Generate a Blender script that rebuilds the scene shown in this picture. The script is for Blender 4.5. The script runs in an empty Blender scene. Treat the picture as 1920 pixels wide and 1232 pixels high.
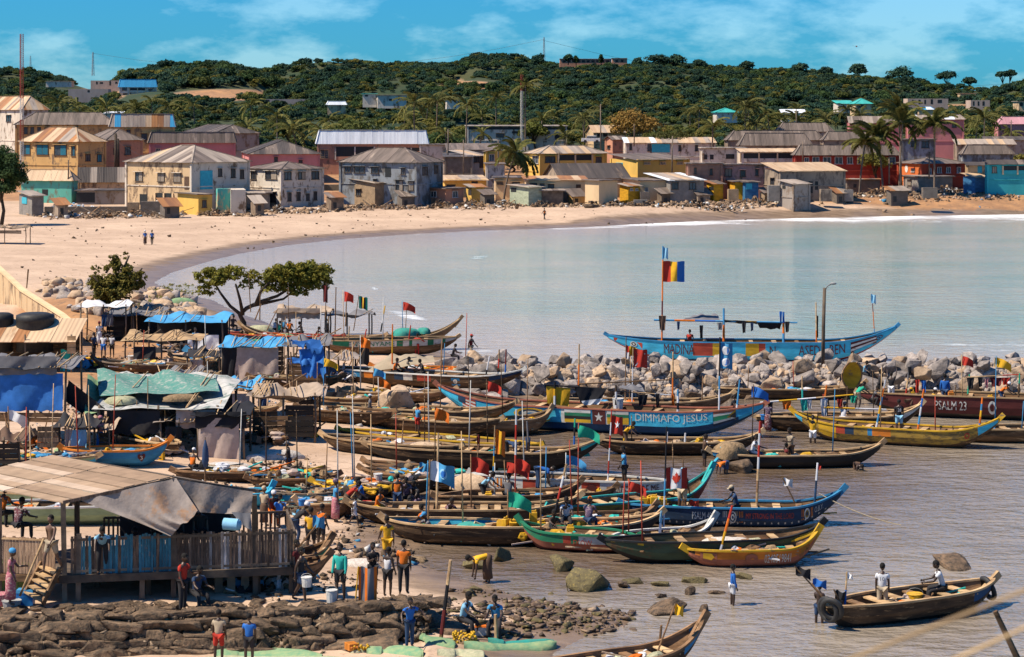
import bpy,bmesh,math,random
import numpy as np
from mathutils import Vector,Matrix,noise as mnoise
S = bpy.context.scene
COL = S.collection
random.seed(7); RS = np.random.RandomState(7)
R = math.radians
# ---------------------------------------------------------------- camera, sky, sun, exposure
F,H,HY = 4000.0,16.7,216.0          # focal length in photo pixels, eye height, horizon row
cam = bpy.data.cameras.new('camera'); camo = bpy.data.objects.new('camera',cam); COL.objects.link(camo)
camo.location = (0,0,H); camo.rotation_euler = (R(90),0,0)
cam.sensor_width = 36; cam.lens = 36 * F / 1920; cam.shift_y = -(616 - HY) / 1920
cam.dof.use_dof = True; cam.dof.focus_distance = 115; cam.dof.aperture_fstop = 4; cam.clip_start = 0.5; cam.clip_end = 9000
S.camera = camo
SUN_EL,SUN_AZ = 54,-104                 # azimuth measured from the view direction, negative = left
sd = Vector((math.sin(R(SUN_AZ)) * math.cos(R(SUN_EL)),math.cos(R(SUN_AZ)) * math.cos(R(SUN_EL)),math.sin(R(SUN_EL))))
world = bpy.data.worlds.new('World'); S.world = world; world.use_nodes = True
nt = world.node_tree; nd = nt.nodes; nd.clear()
def N(t,nt_=None,**kw):
 n = (nt_ or nt).nodes.new(t)
 for k,v in kw.items(): setattr(n,k,v)
 return n
out = N('ShaderNodeOutputWorld'); bg = N('ShaderNodeBackground'); sky = N('ShaderNodeTexSky')
sky.sky_type = 'NISHITA'; sky.sun_disc = False; sky.sun_elevation = R(SUN_EL); sky.sun_rotation = R(SUN_AZ)
sky.air_density = 1.0; sky.dust_density = 0.3; sky.ozone_density = 3.0; sky.altitude = 0
geo = N('ShaderNodeTexCoord'); mp = N('ShaderNodeMapping'); mp.inputs['Scale'].default_value = (1,1,2.6)
nz = N('ShaderNodeTexNoise'); nz.inputs['Scale'].default_value = 13; nz.inputs['Detail'].default_value = 8; nz.inputs['Roughness'].default_value = .6
cr = N('ShaderNodeValToRGB'); cr.color_ramp.elements[0].position = .48; cr.color_ramp.elements[1].position = .62
tint = N('ShaderNodeMix',data_type='RGBA',blend_type='MULTIPLY'); tint.inputs[0].default_value = 1
tint.inputs[7].default_value = (.15,.74,1.32,1)
mixc = N('ShaderNodeMix',data_type='RGBA'); cm_ = N('ShaderNodeMix',data_type='RGBA',blend_type='MULTIPLY'); cm_.inputs[0].default_value = 1; cm_.inputs[7].default_value = (4.2,1.6,1.3,1)
ml = nt.links.new
ml(geo.outputs['Generated'],mp.inputs[0]); ml(mp.outputs[0],nz.inputs[0]); ml(nz.outputs[0],cr.inputs[0])
ml(sky.outputs[0],tint.inputs[6]); ml(tint.outputs[2],mixc.inputs[6]); ml(tint.outputs[2],cm_.inputs[6]); ml(cm_.outputs[2],mixc.inputs[7])
mf = N('ShaderNodeMath',operation='MULTIPLY'); mf.inputs[1].default_value = .95; ml(cr.outputs[0],mf.inputs[0]); ml(mf.outputs[0],mixc.inputs[0])
ml(mixc.outputs[2],bg.inputs[0]); bg.inputs[1].default_value = .062; ml(bg.outputs[0],out.inputs[0])
sl = bpy.data.lights.new('sun','SUN'); sl.energy = 5.0; sl.angle = R(.5); sl.color = (1,.89,.73)
so = bpy.data.objects.new('sun',sl); COL.objects.link(so); so.rotation_euler = sd.to_track_quat('Z','Y').to_euler()
S.view_settings.view_transform = 'Standard'; S.view_settings.look = 'None'; S.view_settings.exposure = 0.6; S.view_settings.gamma = 1
S.view_settings.use_curve_mapping = False
S.render.engine = 'CYCLES'; S.cycles.max_bounces = 4; S.cycles.diffuse_bounces = 2; S.cycles.glossy_bounces = 2
S.cycles.transparent_max_bounces = 6

# ---------------------------------------------------------------- helpers
def W(px,py,z=0.0):                       # the point at height z seen at photo pixel (px, py)
 Y = F * (H - z) / (py - HY); return Vector(((px - 960) * Y / F,Y,z))
def D(px,py,Y):                           # the point at distance Y seen at photo pixel (px, py)
 return Vector(((px - 960) * Y / F,Y,H - (py - HY) * Y / F))
def interp(x,pts): return float(np.interp(x,[p[0] for p in pts],[p[1] for p in pts]))
def inst(name,data,parent=None,loc=None,rot=None,scale=None,kind=None,label=None,cat=None,group=None):
 o = bpy.data.objects.new(name,data); COL.objects.link(o)
 if parent is not None: o.parent = parent
 if loc is not None: o.location = loc
 if rot is not None: o.rotation_euler = rot
 if scale is not None: o.scale = (scale,) * 3 if isinstance(scale,(int,float)) else scale
 if kind: o['kind'] = kind
 if label: o['label'] = label
 if cat: o['category'] = cat
 if group: o['group'] = group
 return o
def thing(name,label,cat,loc=(0,0,0),rz=0.0,group=None):
 return inst(name,None,loc=loc,rot=(0,0,rz),label=label,cat=cat,group=group)
class MB:                                    # mesh builder
 def __init__(s): s.v = []; s.f = []; s.m = []; s.cur = 0
 def add(s,vs,fs,m=None):
  b = len(s.v); s.v += [tuple(v) for v in vs]; s.f += [tuple(b + i for i in f) for f in fs]
  s.m += [s.cur if m is None else m] * len(fs)
 def box(s,c,sz,rot=None,m=None,taper=1.0):
  hx,hy,hz = sz[0] / 2,sz[1] / 2,sz[2] / 2
  P = [Vector((x * (taper if z > 0 else 1),y * (taper if z > 0 else 1),z)) for z in (-hz,hz) for x,y in ((-hx,-hy),(hx,-hy),(hx,hy),(-hx,hy))]
  if rot is not None:
   q = rot if isinstance(rot,Matrix) else Matrix.Rotation(rot,3,'Z'); P = [q @ p for p in P]
  s.add([p + Vector(c) for p in P],[(0,3,2,1),(4,5,6,7),(0,1,5,4),(1,2,6,5),(2,3,7,6),(3,0,4,7)],m)
 def bar(s,a,b,w,h=None,m=None,up=(0,0,1)):
  a,b = Vector(a),Vector(b); h = h or w; d = b - a; L = d.length
  if L < 1e-6: return
  x = d / L; y = Vector(up).cross(x)
  if y.length < 1e-3: y = Vector((0,1,0)).cross(x)
  y.normalize(); z = x.cross(y)
  s.box((a + b) / 2,(L,w,h),Matrix((x,y,z)).transposed(),m)
 def tube(s,path,r,n=6,m=None,caps=True,jit=0):
  path = [Vector(p) for p in path]; k = len(path)
  rs = r if isinstance(r,(list,tuple)) else [r] * k
  vs = []; ref = Vector((.3,.9,.2))
  for i,p in enumerate(path):
   d = (path[min(i + 1,k - 1)] - path[max(i - 1,0)])
   d = d.normalized() if d.length > 1e-9 else Vector((0,0,1))
   if abs(d.dot(ref)) > .95: ref = Vector((.9,-.3,.3))
   a = d.cross(ref).normalized(); b = d.cross(a)
   for j in range(n):
    t = 2 * math.pi * j / n; rr = rs[i] * (1 + jit * (random.random() - .5))
    vs.append(p + a * math.cos(t) * rr + b * math.sin(t) * rr)
  fs = [(i * n + j,i * n + (j + 1) % n,(i + 1) * n + (j + 1) % n,(i + 1) * n + j) for i in range(k - 1) for j in range(n)]
  if caps: fs += [tuple(range(n - 1,-1,-1)),tuple((k - 1) * n + j for j in range(n))]
  s.add(vs,fs,m)
 def grid(s,fn,nu,nv,m=None,mf=None):
  vs = [fn(i / nu,j / nv) for j in range(nv + 1) for i in range(nu + 1)]
  b = len(s.v); s.v += [tuple(v) for v in vs]
  for j in range(nv):
   for i in range(nu):
    q = b + j * (nu + 1) + i
    s.f.append((q,q + 1,q + nu + 2,q + nu + 1)); s.m.append(mf((i + .5) / nu,(j + .5) / nv) if mf else (s.cur if m is None else m))
 def ball(s,c,r,n=8,k=6,m=None,jit=0):
  c = Vector(c); r = (r,) * 3 if isinstance(r,(int,float)) else r
  vs = [c + Vector((0,0,-r[2]))]
  for i in range(1,k):
   a = -math.pi / 2 + math.pi * i / k
   for j in range(n):
    t = 2 * math.pi * j / n; q = 1 + jit * (random.random() - .5)
    vs.append(c + Vector((math.cos(a) * math.cos(t) * r[0] * q,math.cos(a) * math.sin(t) * r[1] * q,math.sin(a) * r[2] * q)))
  vs.append(c + Vector((0,0,r[2]))); e = len(vs) - 1
  fs = [(0,1 + (j + 1) % n,1 + j) for j in range(n)]
  fs += [(1 + i * n + j,1 + i * n + (j + 1) % n,1 + (i + 1) * n + (j + 1) % n,1 + (i + 1) * n + j) for i in range(k - 2) for j in range(n)]
  fs += [(e,1 + (k - 2) * n + j,1 + (k - 2) * n + (j + 1) % n) for j in range(n)]
  s.add(vs,fs,m)
 def mesh(s,name,mats,smooth=False):
  me = bpy.data.meshes.new(name); me.from_pydata(s.v,[],s.f)
  for q in (mats if isinstance(mats,(list,tuple)) else [mats]): me.materials.append(q)
  if len(me.materials) > 1: me.polygons.foreach_set('material_index',s.m)
  if smooth: me.polygons.foreach_set('use_smooth',[True] * len(me.polygons))
  me.update(); return me
 def build(s,name,mats,parent=None,smooth=False,**kw):
  return inst(name,s.mesh(name,mats,smooth),parent,**kw)
def npmesh(name,V,Fc,mats,smooth=False,mi=None):     # fast mesh from arrays; Fc all tris or all quads
 me = bpy.data.meshes.new(name); V = np.asarray(V,np.float32); Fc = np.asarray(Fc,np.int32); k = Fc.shape[1]
 me.vertices.add(len(V)); me.vertices.foreach_set('co',V.ravel()); me.loops.add(Fc.size); me.loops.foreach_set('vertex_index',Fc.ravel())
 me.polygons.add(len(Fc)); me.polygons.foreach_set('loop_start',np.arange(0,Fc.size,k,dtype=np.int32))
 if smooth: me.polygons.foreach_set('use_smooth',np.ones(len(Fc),bool))
 for q in (mats if isinstance(mats,(list,tuple)) else [mats]): me.materials.append(q)
 if mi is not None: me.polygons.foreach_set('material_index',np.asarray(mi,np.int32))
 me.update(calc_edges=True); me.validate(); return me

# ---------------------------------------------------------------- materials
MATS = {}
def mat(name,c1,c2=None,scale=3.0,stretch=(1,1,1),rough=.8,bump=.2,rnd=.25,c3=None,detail=4,wave=None,spec=.3,lo=.35,hi=.65,s3=.7,c3pos=.62,metal=0,bdist=.05,trans=0):
 if name in MATS: return MATS[name]
 m = bpy.data.materials.new(name); m.use_nodes = True; t = m.node_tree; MATS[name] = m
 b = t.nodes['Principled BSDF']; L = t.links.new
 b.inputs['Roughness'].default_value = rough; b.inputs['Specular IOR Level'].default_value = spec; b.inputs['Metallic'].default_value = metal
 tc = N('ShaderNodeTexCoord',t); mp = N('ShaderNodeMapping',t); mp.inputs['Scale'].default_value = stretch; L(tc.outputs['Object'],mp.inputs[0])
 oi = N('ShaderNodeObjectInfo',t); ad = N('ShaderNodeVectorMath',t,operation='ADD'); L(mp.outputs[0],ad.inputs[0])
 mu = N('ShaderNodeMath',t,operation='MULTIPLY'); mu.inputs[1].default_value = 37.0; L(oi.outputs['Random'],mu.inputs[0]); L(mu.outputs[0],ad.inputs[1])
 nz = N('ShaderNodeTexNoise',t); nz.inputs['Scale'].default_value = scale; nz.inputs['Detail'].default_value = detail; nz.inputs['Roughness'].default_value = .62; L(ad.outputs[0],nz.inputs[0])
 rp = N('ShaderNodeMapRange',t); rp.inputs[1].default_value = lo; rp.inputs[2].default_value = hi; L(nz.outputs[0],rp.inputs[0])
 mx = N('ShaderNodeMix',t,data_type='RGBA'); mx.inputs[6].default_value = (*c1,1); mx.inputs[7].default_value = (*(c2 or tuple(x * .6 for x in c1)),1); L(rp.outputs[0],mx.inputs[0])
 col = mx.outputs[2]
 if c3:
  n2 = N('ShaderNodeTexNoise',t); n2.inputs['Scale'].default_value = scale * s3; n2.inputs['Detail'].default_value = 6; n2.inputs['Roughness'].default_value = .7
  a2 = N('ShaderNodeVectorMath',t,operation='ADD'); a2.inputs[1].default_value = (7.7,3.1,9.2); L(ad.outputs[0],a2.inputs[0]); L(a2.outputs[0],n2.inputs[0])
  r2 = N('ShaderNodeMapRange',t); r2.inputs[1].default_value = c3pos - .04; r2.inputs[2].default_value = c3pos + .06; L(n2.outputs[0],r2.inputs[0])
  m2 = N('ShaderNodeMix',t,data_type='RGBA'); L(r2.outputs[0],m2.inputs[0]); L(col,m2.inputs[6]); m2.inputs[7].default_value = (*c3,1); col = m2.outputs[2]
 if rnd:
  mr = N('ShaderNodeMapRange',t); mr.inputs[3].default_value = 1 - rnd; mr.inputs[4].default_value = 1 + rnd; L(oi.outputs['Random'],mr.inputs[0])
  hs = N('ShaderNodeHueSaturation',t); L(mr.outputs[0],hs.inputs['Value']); L(col,hs.inputs['Color']); col = hs.outputs[0]
 L(col,b.inputs['Base Color'])
 if bump:
  bp = N('ShaderNodeBump',t); bp.inputs['Strength'].default_value = bump; bp.inputs['Distance'].default_value = bdist
  src = nz.outputs[0]
  if wave:
   wv = N('ShaderNodeTexWave',t); wv.inputs['Scale'].default_value = wave[1]; wv.bands_direction = wave[0]; wv.inputs['Distortion'].default_value = wave[2] if len(wave) > 2 else 0; L(tc.outputs['Object'],wv.inputs[0])
   am = N('ShaderNodeMath',t,operation='ADD'); L(wv.outputs[1],am.inputs[0]); L(nz.outputs[0],am.inputs[1]); src = am.outputs[0]
  L(src,bp.inputs['Height']); L(bp.outputs[0],b.inputs['Normal'])
 return m
def foliage(name,c1,c2,scale=.5):
 if name in MATS: return MATS[name]
 m = mat(name,c1,c2,scale=scale,rough=.75,bump=0,rnd=.3,spec=.15,lo=.3,hi=.7)
 t = m.node_tree; b = t.nodes['Principled BSDF']; src = b.inputs['Base Color'].links[0].from_socket
 tr = N('ShaderNodeBsdfTranslucent',t); ms = N('ShaderNodeMixShader',t); ms.inputs[0].default_value = .25
 t.links.new(src,tr.inputs[0]); t.links.new(b.outputs[0],ms.inputs[1]); t.links.new(tr.outputs[0],ms.inputs[2])
 t.links.new(ms.outputs[0],t.nodes['Material Output'].inputs[0]); return m
def paint(name,c,worn=(.16,.11,.07),pos=.6): return mat('paint_' + name,c,tuple(x * .62 for x in c),2.2,(.5,1,1.5),.75,.15,.1,c3=worn,s3=1.6,c3pos=pos)
WOODD = mat('wood_dark',(.095,.054,.027),(.026,.016,.010),2.5,(.25,1,1.8),.85,.5,.3,c3=(.30,.18,.085),s3=1.7,c3pos=.6)
WOODM = mat('wood_mid',(.28,.155,.075),(.09,.052,.027),2.5,(.25,1,1.8),.85,.4,.3,c3=(.50,.34,.19),s3=1.2,c3pos=.62)
WOODL = mat('wood_light',(.56,.38,.20),(.30,.185,.095),3,(.4,1,1),.85,.3,.25)
WOODG = mat('wood_grey',(.20,.145,.10),(.08,.058,.043),3,(.3,1,.3),.9,.5,.35)
TAR = mat('tar_wood',(.035,.026,.02),(.015,.012,.01),2,(.3,1,1),.7,.3,.2,c3=(.10,.07,.045),c3pos=.63)
RUBBER = mat('rubber',(.02,.02,.022),(.035,.033,.03),5,rough=.6,rnd=.1)
ROPE = mat('rope',(.35,.29,.2),(.2,.16,.11),20,rnd=.2)
DARK = mat('opening_shade',(.018,.02,.022),(.03,.03,.028),3,rough=.5,bump=0,rnd=.2)  # dark colour standing in for the shade inside openings and verandas
# ---------------------------------------------------------------- terrain
def poly(pts): return np.array([W(x,y,0)[:2] for x,y in pts])
BAY = poly([(5200,398),(2600,399),(1920,402),(1700,405),(1500,409),(1350,413),(1200,420),(1080,427),(900,433),(760,440),(640,449),(540,460),(440,478),(370,497),
   (320,513),(290,530),(330,548),(400,562),(470,600),(560,632),(640,642),(760,650),(850,658),(880,672),(960,684),(1100,698),(1400,706),(2600,706),(5200,706)])
HARB = poly([(5200,722),(2600,726),(1400,728),(1080,736),(1015,745),(1000,772),(960,800),(890,826),(862,860),(840,905),(800,945),(772,975),(778,1000),(800,1016),
    (775,1034),(800,1060),(880,1088),(960,1112),(1040,1132),(1130,1142),(1200,1152),(1170,1176),(1100,1196),(1040,1225),(1010,1300),(1010,1500),(5200,1500)])
def sdist(P,poly):                          # >0 outside the polygon
 x,y = P[:,0],P[:,1]; n = len(poly); d = np.full(len(P),1e18); ins = np.zeros(len(P),bool)
 for i in range(n):
  a,b = poly[i],poly[(i + 1) % n]; e = b - a; wx,wy = x - a[0],y - a[1]
  t = np.clip((wx * e[0] + wy * e[1]) / (e @ e),0,1); d = np.minimum(d,(wx - t * e[0]) ** 2 + (wy - t * e[1]) ** 2)
  c = ((a[1] > y) != (b[1] > y)) & (x < (b[0] - a[0]) * (y - a[1]) / (b[1] - a[1] + 1e-12) + a[0]); ins ^= c
 d = np.sqrt(d); return np.where(ins,-d,d)
def vnoise(x,y,s,seed=0):                 # value noise
 x = x / s + seed * 17.3; y = y / s + seed * 9.1; xi = np.floor(x).astype(np.int64); yi = np.floor(y).astype(np.int64); fx = x - xi; fy = y - yi
 h = lambda i,j: (np.sin(i * 127.1 + j * 311.7 + seed) * 43758.5453) % 1.0
 fx = fx * fx * (3 - 2 * fx); fy = fy * fy * (3 - 2 * fy)
 return (h(xi,yi) * (1 - fx) + h(xi + 1,yi) * fx) * (1 - fy) + (h(xi,yi + 1) * (1 - fx) + h(xi + 1,yi + 1) * fx) * fy
RID = [(-400,122),(0,118),(60,124),(120,136),(175,152),(220,150),(300,130),(420,128),(505,133),(600,119),(700,114),(800,113),(845,116),(895,98),(950,100),(1000,111),
  (1050,119),(1150,119),(1250,118),(1350,124),(1500,131),(1600,138),(1700,151),(1800,168),(1855,176),(1920,156),(2300,150)]
RIDA = [(-400,200),(160,190),(190,148),(230,122),(280,108),(320,104),(420,106),(470,120),(520,152),(600,168),(700,175),(1000,182),(1500,185),(1850,180),(1900,160),(2300,150)]
CY = [(0,0),(318,0),(332,1.6),(350,2.1),(362,2.4),(400,3.7),(450,5.2),(520,8.2),(600,11.5),(700,15)]
LEDGE = [(x,W(x,y,1.25).y) for x,y in ((-900,1170),(-60,1160),(200,1154),(400,1150),(560,1146),(700,1136),(800,1128))]
def sstep(t): t = np.clip(t,0,1); return t * t * (3 - 2 * t)
def gz_arr(X,Y):
 X = np.asarray(X,float); Y = np.asarray(Y,float); P = np.stack([X,Y],1)
 db = sdist(P,BAY); dh = sdist(P,HARB); d = np.minimum(db,dh)
 px = 960 + X / Y * F
 land = 1.5 * (1 - np.exp(-np.maximum(d,0) / 14)) + np.minimum(d,0) * .07 - .07 * (d < 0)
 h = np.maximum(land,-2.2)
 vill = np.interp(Y,[c[0] for c in CY],[c[1] for c in CY]); h = np.where((Y > 300) & (db > 0),np.maximum(h,np.minimum(vill,np.maximum(db,0) * .24)),h)
 zb = H - (np.interp(px,[r[0] for r in RID],[r[1] for r in RID]) - HY) * 1350 / F - 5
 za = H - (np.interp(px,[r[0] for r in RIDA],[r[1] for r in RIDA]) - HY) * 960 / F - 4.5
 nb = (vnoise(X,Y,90,1) - .5) * 16 + (vnoise(X,Y,38,2) - .5) * 7
 fa = sstep((Y - 620) / 340.) * sstep((1250 - Y) / 240.); fb = sstep((Y - 850) / 500.) * sstep((2300 - Y) / 800.)
 ha = vill + (za - vill) * fa; hb = vill + (zb - vill) * fb
 hh = np.maximum(ha,hb) + nb * np.sin(np.clip((Y - 600) / 400,0,1) * np.pi / 2) * np.where(Y > 1250,0.4,1) * np.where((Y > 900) & (Y < 1050),.5,1) - nb * 0
 h = np.where(Y > 600,hh,h)
 # rocky mound behind the market
 m0 = W(215,588,1.2); h = h + 1.6 * np.exp(-(((X - m0[0]) / 9.) ** 2 + ((Y - m0[1]) / 9) ** 2)) * (d > 0)
 near = (Y < 200) & (d > .5)
 h = h + near * ((vnoise(X,Y,3.1,5) - .5) * .22 + (vnoise(X,Y,1.1,6) - .5) * .08)
 YL = np.interp(px,[c[0] for c in LEDGE],[c[1] for c in LEDGE]); lf = px < 800
 h = np.where(lf & (Y < YL),np.minimum(h,.28 + (vnoise(X,Y,1.3,8) - .5) * .1),h); h = np.where(lf & (Y >= YL) & (Y < YL + np.interp(px,[-400,560,640,800],[9,8,1.6,1.0])),1.18,h)
 return h,d,db,px
us = np.concatenate([np.linspace(-.5,-.28,40,endpoint=False),np.linspace(-.28,.28,400),np.linspace(.28,.5,41)[1:]])
vs_ = np.exp(np.concatenate([np.linspace(math.log(50),math.log(640),430,endpoint=False),np.linspace(math.log(640),math.log(2400),150)]))
VV,UU = np.meshgrid(vs_,us,indexing='ij'); GX = (UU * VV).ravel(); GY = VV.ravel()
gh,gd,gdb,gpx = gz_arr(GX,GY); gpy = HY + (H - gh) * F / GY
LUS = np.log(vs_); GH2 = gh.reshape(len(vs_),len(us))
import bisect
_us = us.tolist(); _lv = LUS.tolist()
def gz(X,Y):                                # ground height by lookup in the ground sheet
 u = min(max(X / Y,-.499),.499); v = min(max(math.log(Y),_lv[0] + 1e-6),_lv[-1] - 1e-6)
 i = min(bisect.bisect_right(_us,u) - 1,len(_us) - 2); j = min(bisect.bisect_right(_lv,v) - 1,len(_lv) - 2); a = (u - _us[i]) / (_us[i + 1] - _us[i]); b = (v - _lv[j]) / (_lv[j + 1] - _lv[j])
 return float((GH2[j,i] * (1 - a) + GH2[j,i + 1] * a) * (1 - b) + (GH2[j + 1,i] * (1 - a) + GH2[j + 1,i + 1] * a) * b)
def G(px,py,up=0.0):
 z = 1.0
 for _ in range(6):
  p = W(px,py,z); z = .5 * z + .5 * (gz(p[0],p[1]))
 p = W(px,py,z); p[2] = gz(p[0],p[1]) + up; return p
nu = len(us); nv = len(vs_); ii = (np.arange(nv - 1)[:,None] * nu + np.arange(nu - 1)[None]).ravel()
GF = np.stack([ii,ii + 1,ii + nu + 1,ii + nu],1)
def blob(cx,cy,rx,ry): return np.exp(-(((gpx - cx) / rx) ** 2 + ((gpy - cy) / ry) ** 2) ** 2)
wet = sstep(1 - gd / np.where(gdb < gd + .1,9.,5.)) * (GY < 420)
wet = np.maximum(wet,np.clip(blob(900,1130,330,60) * .35,0,1))
green = sstep((GY - 455) / 40); earth = sstep((GY - 352) / 12) * (1 - green) * (gdb > 3) * (GY > 250)
ear2 = blob(430,178,120,12) + blob(180,178,60,14) + blob(880,160,60,9) + blob(1790,205,110,11) + blob(560,212,20,8)
ear2 = np.clip(ear2,0,1) * (GY > 450); green = green * (1 - ear2); earth = np.maximum(earth,ear2)
earth = np.maximum(earth,np.clip(blob(190,640,130,80) + blob(120,590,100,35) + .45 * blob(300,780,330,130) + .35 * blob(560,1040,300,90),0,1) * (GY < 260));
gmat = bpy.data.materials.new('ground'); gmat.use_nodes = True
def ground_mat(m):
 t = m.node_tree; L = t.links.new; b = t.nodes['Principled BSDF']; b.inputs['Specular IOR Level'].default_value = .3
 at = N('ShaderNodeAttribute',t,attribute_name='zone'); sp = N('ShaderNodeSeparateColor',t); L(at.outputs[0],sp.inputs[0])
 g = N('ShaderNodeNewGeometry',t)
 def nz(s,d=5,st=(1,1,1)):
  mp = N('ShaderNodeMapping',t); mp.inputs['Scale'].default_value = st; L(g.outputs['Position'],mp.inputs[0])
  n = N('ShaderNodeTexNoise',t); n.inputs['Scale'].default_value = s; n.inputs['Detail'].default_value = d; n.inputs['Roughness'].default_value = .65; L(mp.outputs[0],n.inputs[0]); return n.outputs[0]
 def mx(f,a,c,lo=None,hi=None):
  if lo is not None:
   r = N('ShaderNodeMapRange',t); r.inputs[1].default_value = lo; r.inputs[2].default_value = hi; L(f,r.inputs[0]); f = r.outputs[0]
  x = N('ShaderNodeMix',t,data_type='RGBA'); L(f,x.inputs[0])
  for i,q in ((6,a),(7,c)):
   if isinstance(q,tuple): x.inputs[i].default_value = (*q,1)
   else: L(q,x.inputs[i])
  return x.outputs[2]
 sand = mx(nz(.12),(.56,.40,.28),(.42,.29,.20),.35,.65)
 sand = mx(nz(1.1,6,(1,1.6,1)),sand,(.27,.18,.115),.54,.72)
 sand = mx(nz(6,4,(1,1.5,1)),sand,(.15,.10,.065),.62,.72)
 wetc = mx(nz(.35,5,(1,3,1)),(.17,.115,.075),(.26,.18,.12),.4,.6)
 earthc = mx(nz(.3),(.42,.22,.10),(.28,.15,.075),.4,.6); earthc = mx(nz(1.5),earthc,(.16,.11,.075),.55,.7)
 veg = mx(nz(.05),(.025,.045,.018),(.06,.06,.022),.4,.65)
 w2 = N('ShaderNodeMath',t,operation='MULTIPLY_ADD'); L(nz(.25,4,(1,2.5,1)),w2.inputs[0]); w2.inputs[1].default_value = .7;
 sb = N('ShaderNodeMath',t,operation='SUBTRACT'); L(sp.outputs[0],sb.inputs[0]); sb.inputs[1].default_value = .35; L(sb.outputs[0],w2.inputs[2])
 c = mx(w2.outputs[0],sand,wetc,.3,.55); c = mx(sp.outputs[1],c,earthc,.3,.7); c = mx(sp.outputs[2],c,veg,.3,.6); L(c,b.inputs['Base Color'])
 rr = N('ShaderNodeMapRange',t); rr.inputs[1].default_value = .45; rr.inputs[2].default_value = .85; rr.inputs[3].default_value = .9; rr.inputs[4].default_value = .33; L(w2.outputs[0],rr.inputs[0]); L(rr.outputs[0],b.inputs['Roughness'])
 bp = N('ShaderNodeBump',t); bp.inputs['Strength'].default_value = .5; bp.inputs['Distance'].default_value = .12; L(nz(2.5,6,(1,1.8,1)),bp.inputs['Height']); L(bp.outputs[0],b.inputs['Normal'])
ground_mat(gmat)
gme = npmesh('ground',np.stack([GX,GY,gh],1),GF,gmat,True)
ca = gme.color_attributes.new('zone','FLOAT_COLOR','POINT'); ca.data.foreach_set('color',np.stack([wet,earth,green,np.ones_like(wet)],1).astype(np.float32).ravel())
inst('ground',gme,kind='structure')

# ---------------------------------------------------------------- water: the bay and the harbour as one sea sheet
wu = np.concatenate([np.linspace(-.5,-.26,20,endpoint=False),np.linspace(-.26,.28,330),np.linspace(.28,.9,31)[1:]])
wv = np.exp(np.linspace(math.log(50),math.log(440),300))
VV,UU = np.meshgrid(wv,wu,indexing='ij'); WX = (UU * VV).ravel(); WY = VV.ravel(); WP = np.stack([WX,WY],1)
wb = -sdist(WP,BAY); wh = -sdist(WP,HARB); wz = np.zeros(len(WX))
n1 = len(wu); n2 = len(wv); ii = (np.arange(n2 - 1)[:,None] * n1 + np.arange(n1 - 1)[None]).ravel(); WF = np.stack([ii,ii + 1,ii + n1 + 1,ii + n1],1)
ghw = gz_arr(WX,WY)[0]; WF = WF[(ghw[WF] < .35).any(1)]
wpx = 960 + WX / WY * F; wpy = HY + H * F / WY
def wblob(cx,cy,rx,ry,sl=0): return np.exp(-(((wpx - cx) / rx) ** 2 + ((wpy - cy - (wpx - cx) * sl) / ry) ** 2) ** 2)
foam = np.where(WY > 150,sstep(1 - (wb - 1.5) / np.interp(wpx,[600,1100,1400,1900],[2,8,22,42])),0) * (wpx > 560) * np.interp(wpx,[560,1000,1400],[.3,.5,.74]) * (.72 + .5 * vnoise(WX,WY,7,4))
foam = foam + .62 * wblob(765,592,52,7,.22) + .6 * wblob(900,482,28,4,-.1) + .6 * wblob(706,543,14,5,.3) + .45 * wblob(975,640,120,3,.1) + .55 * wblob(1700,1082,26,3) + .5 * wblob(880,636,40,3,.1)
murk = np.clip(sstep(1 - wb / 40) * (wb > -8) ,0,1); murk = np.where(wh > wb,1.0,murk); harbour = (wh > wb).astype(float)
wmat = bpy.data.materials.new('sea_water'); wmat.use_nodes = True
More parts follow.
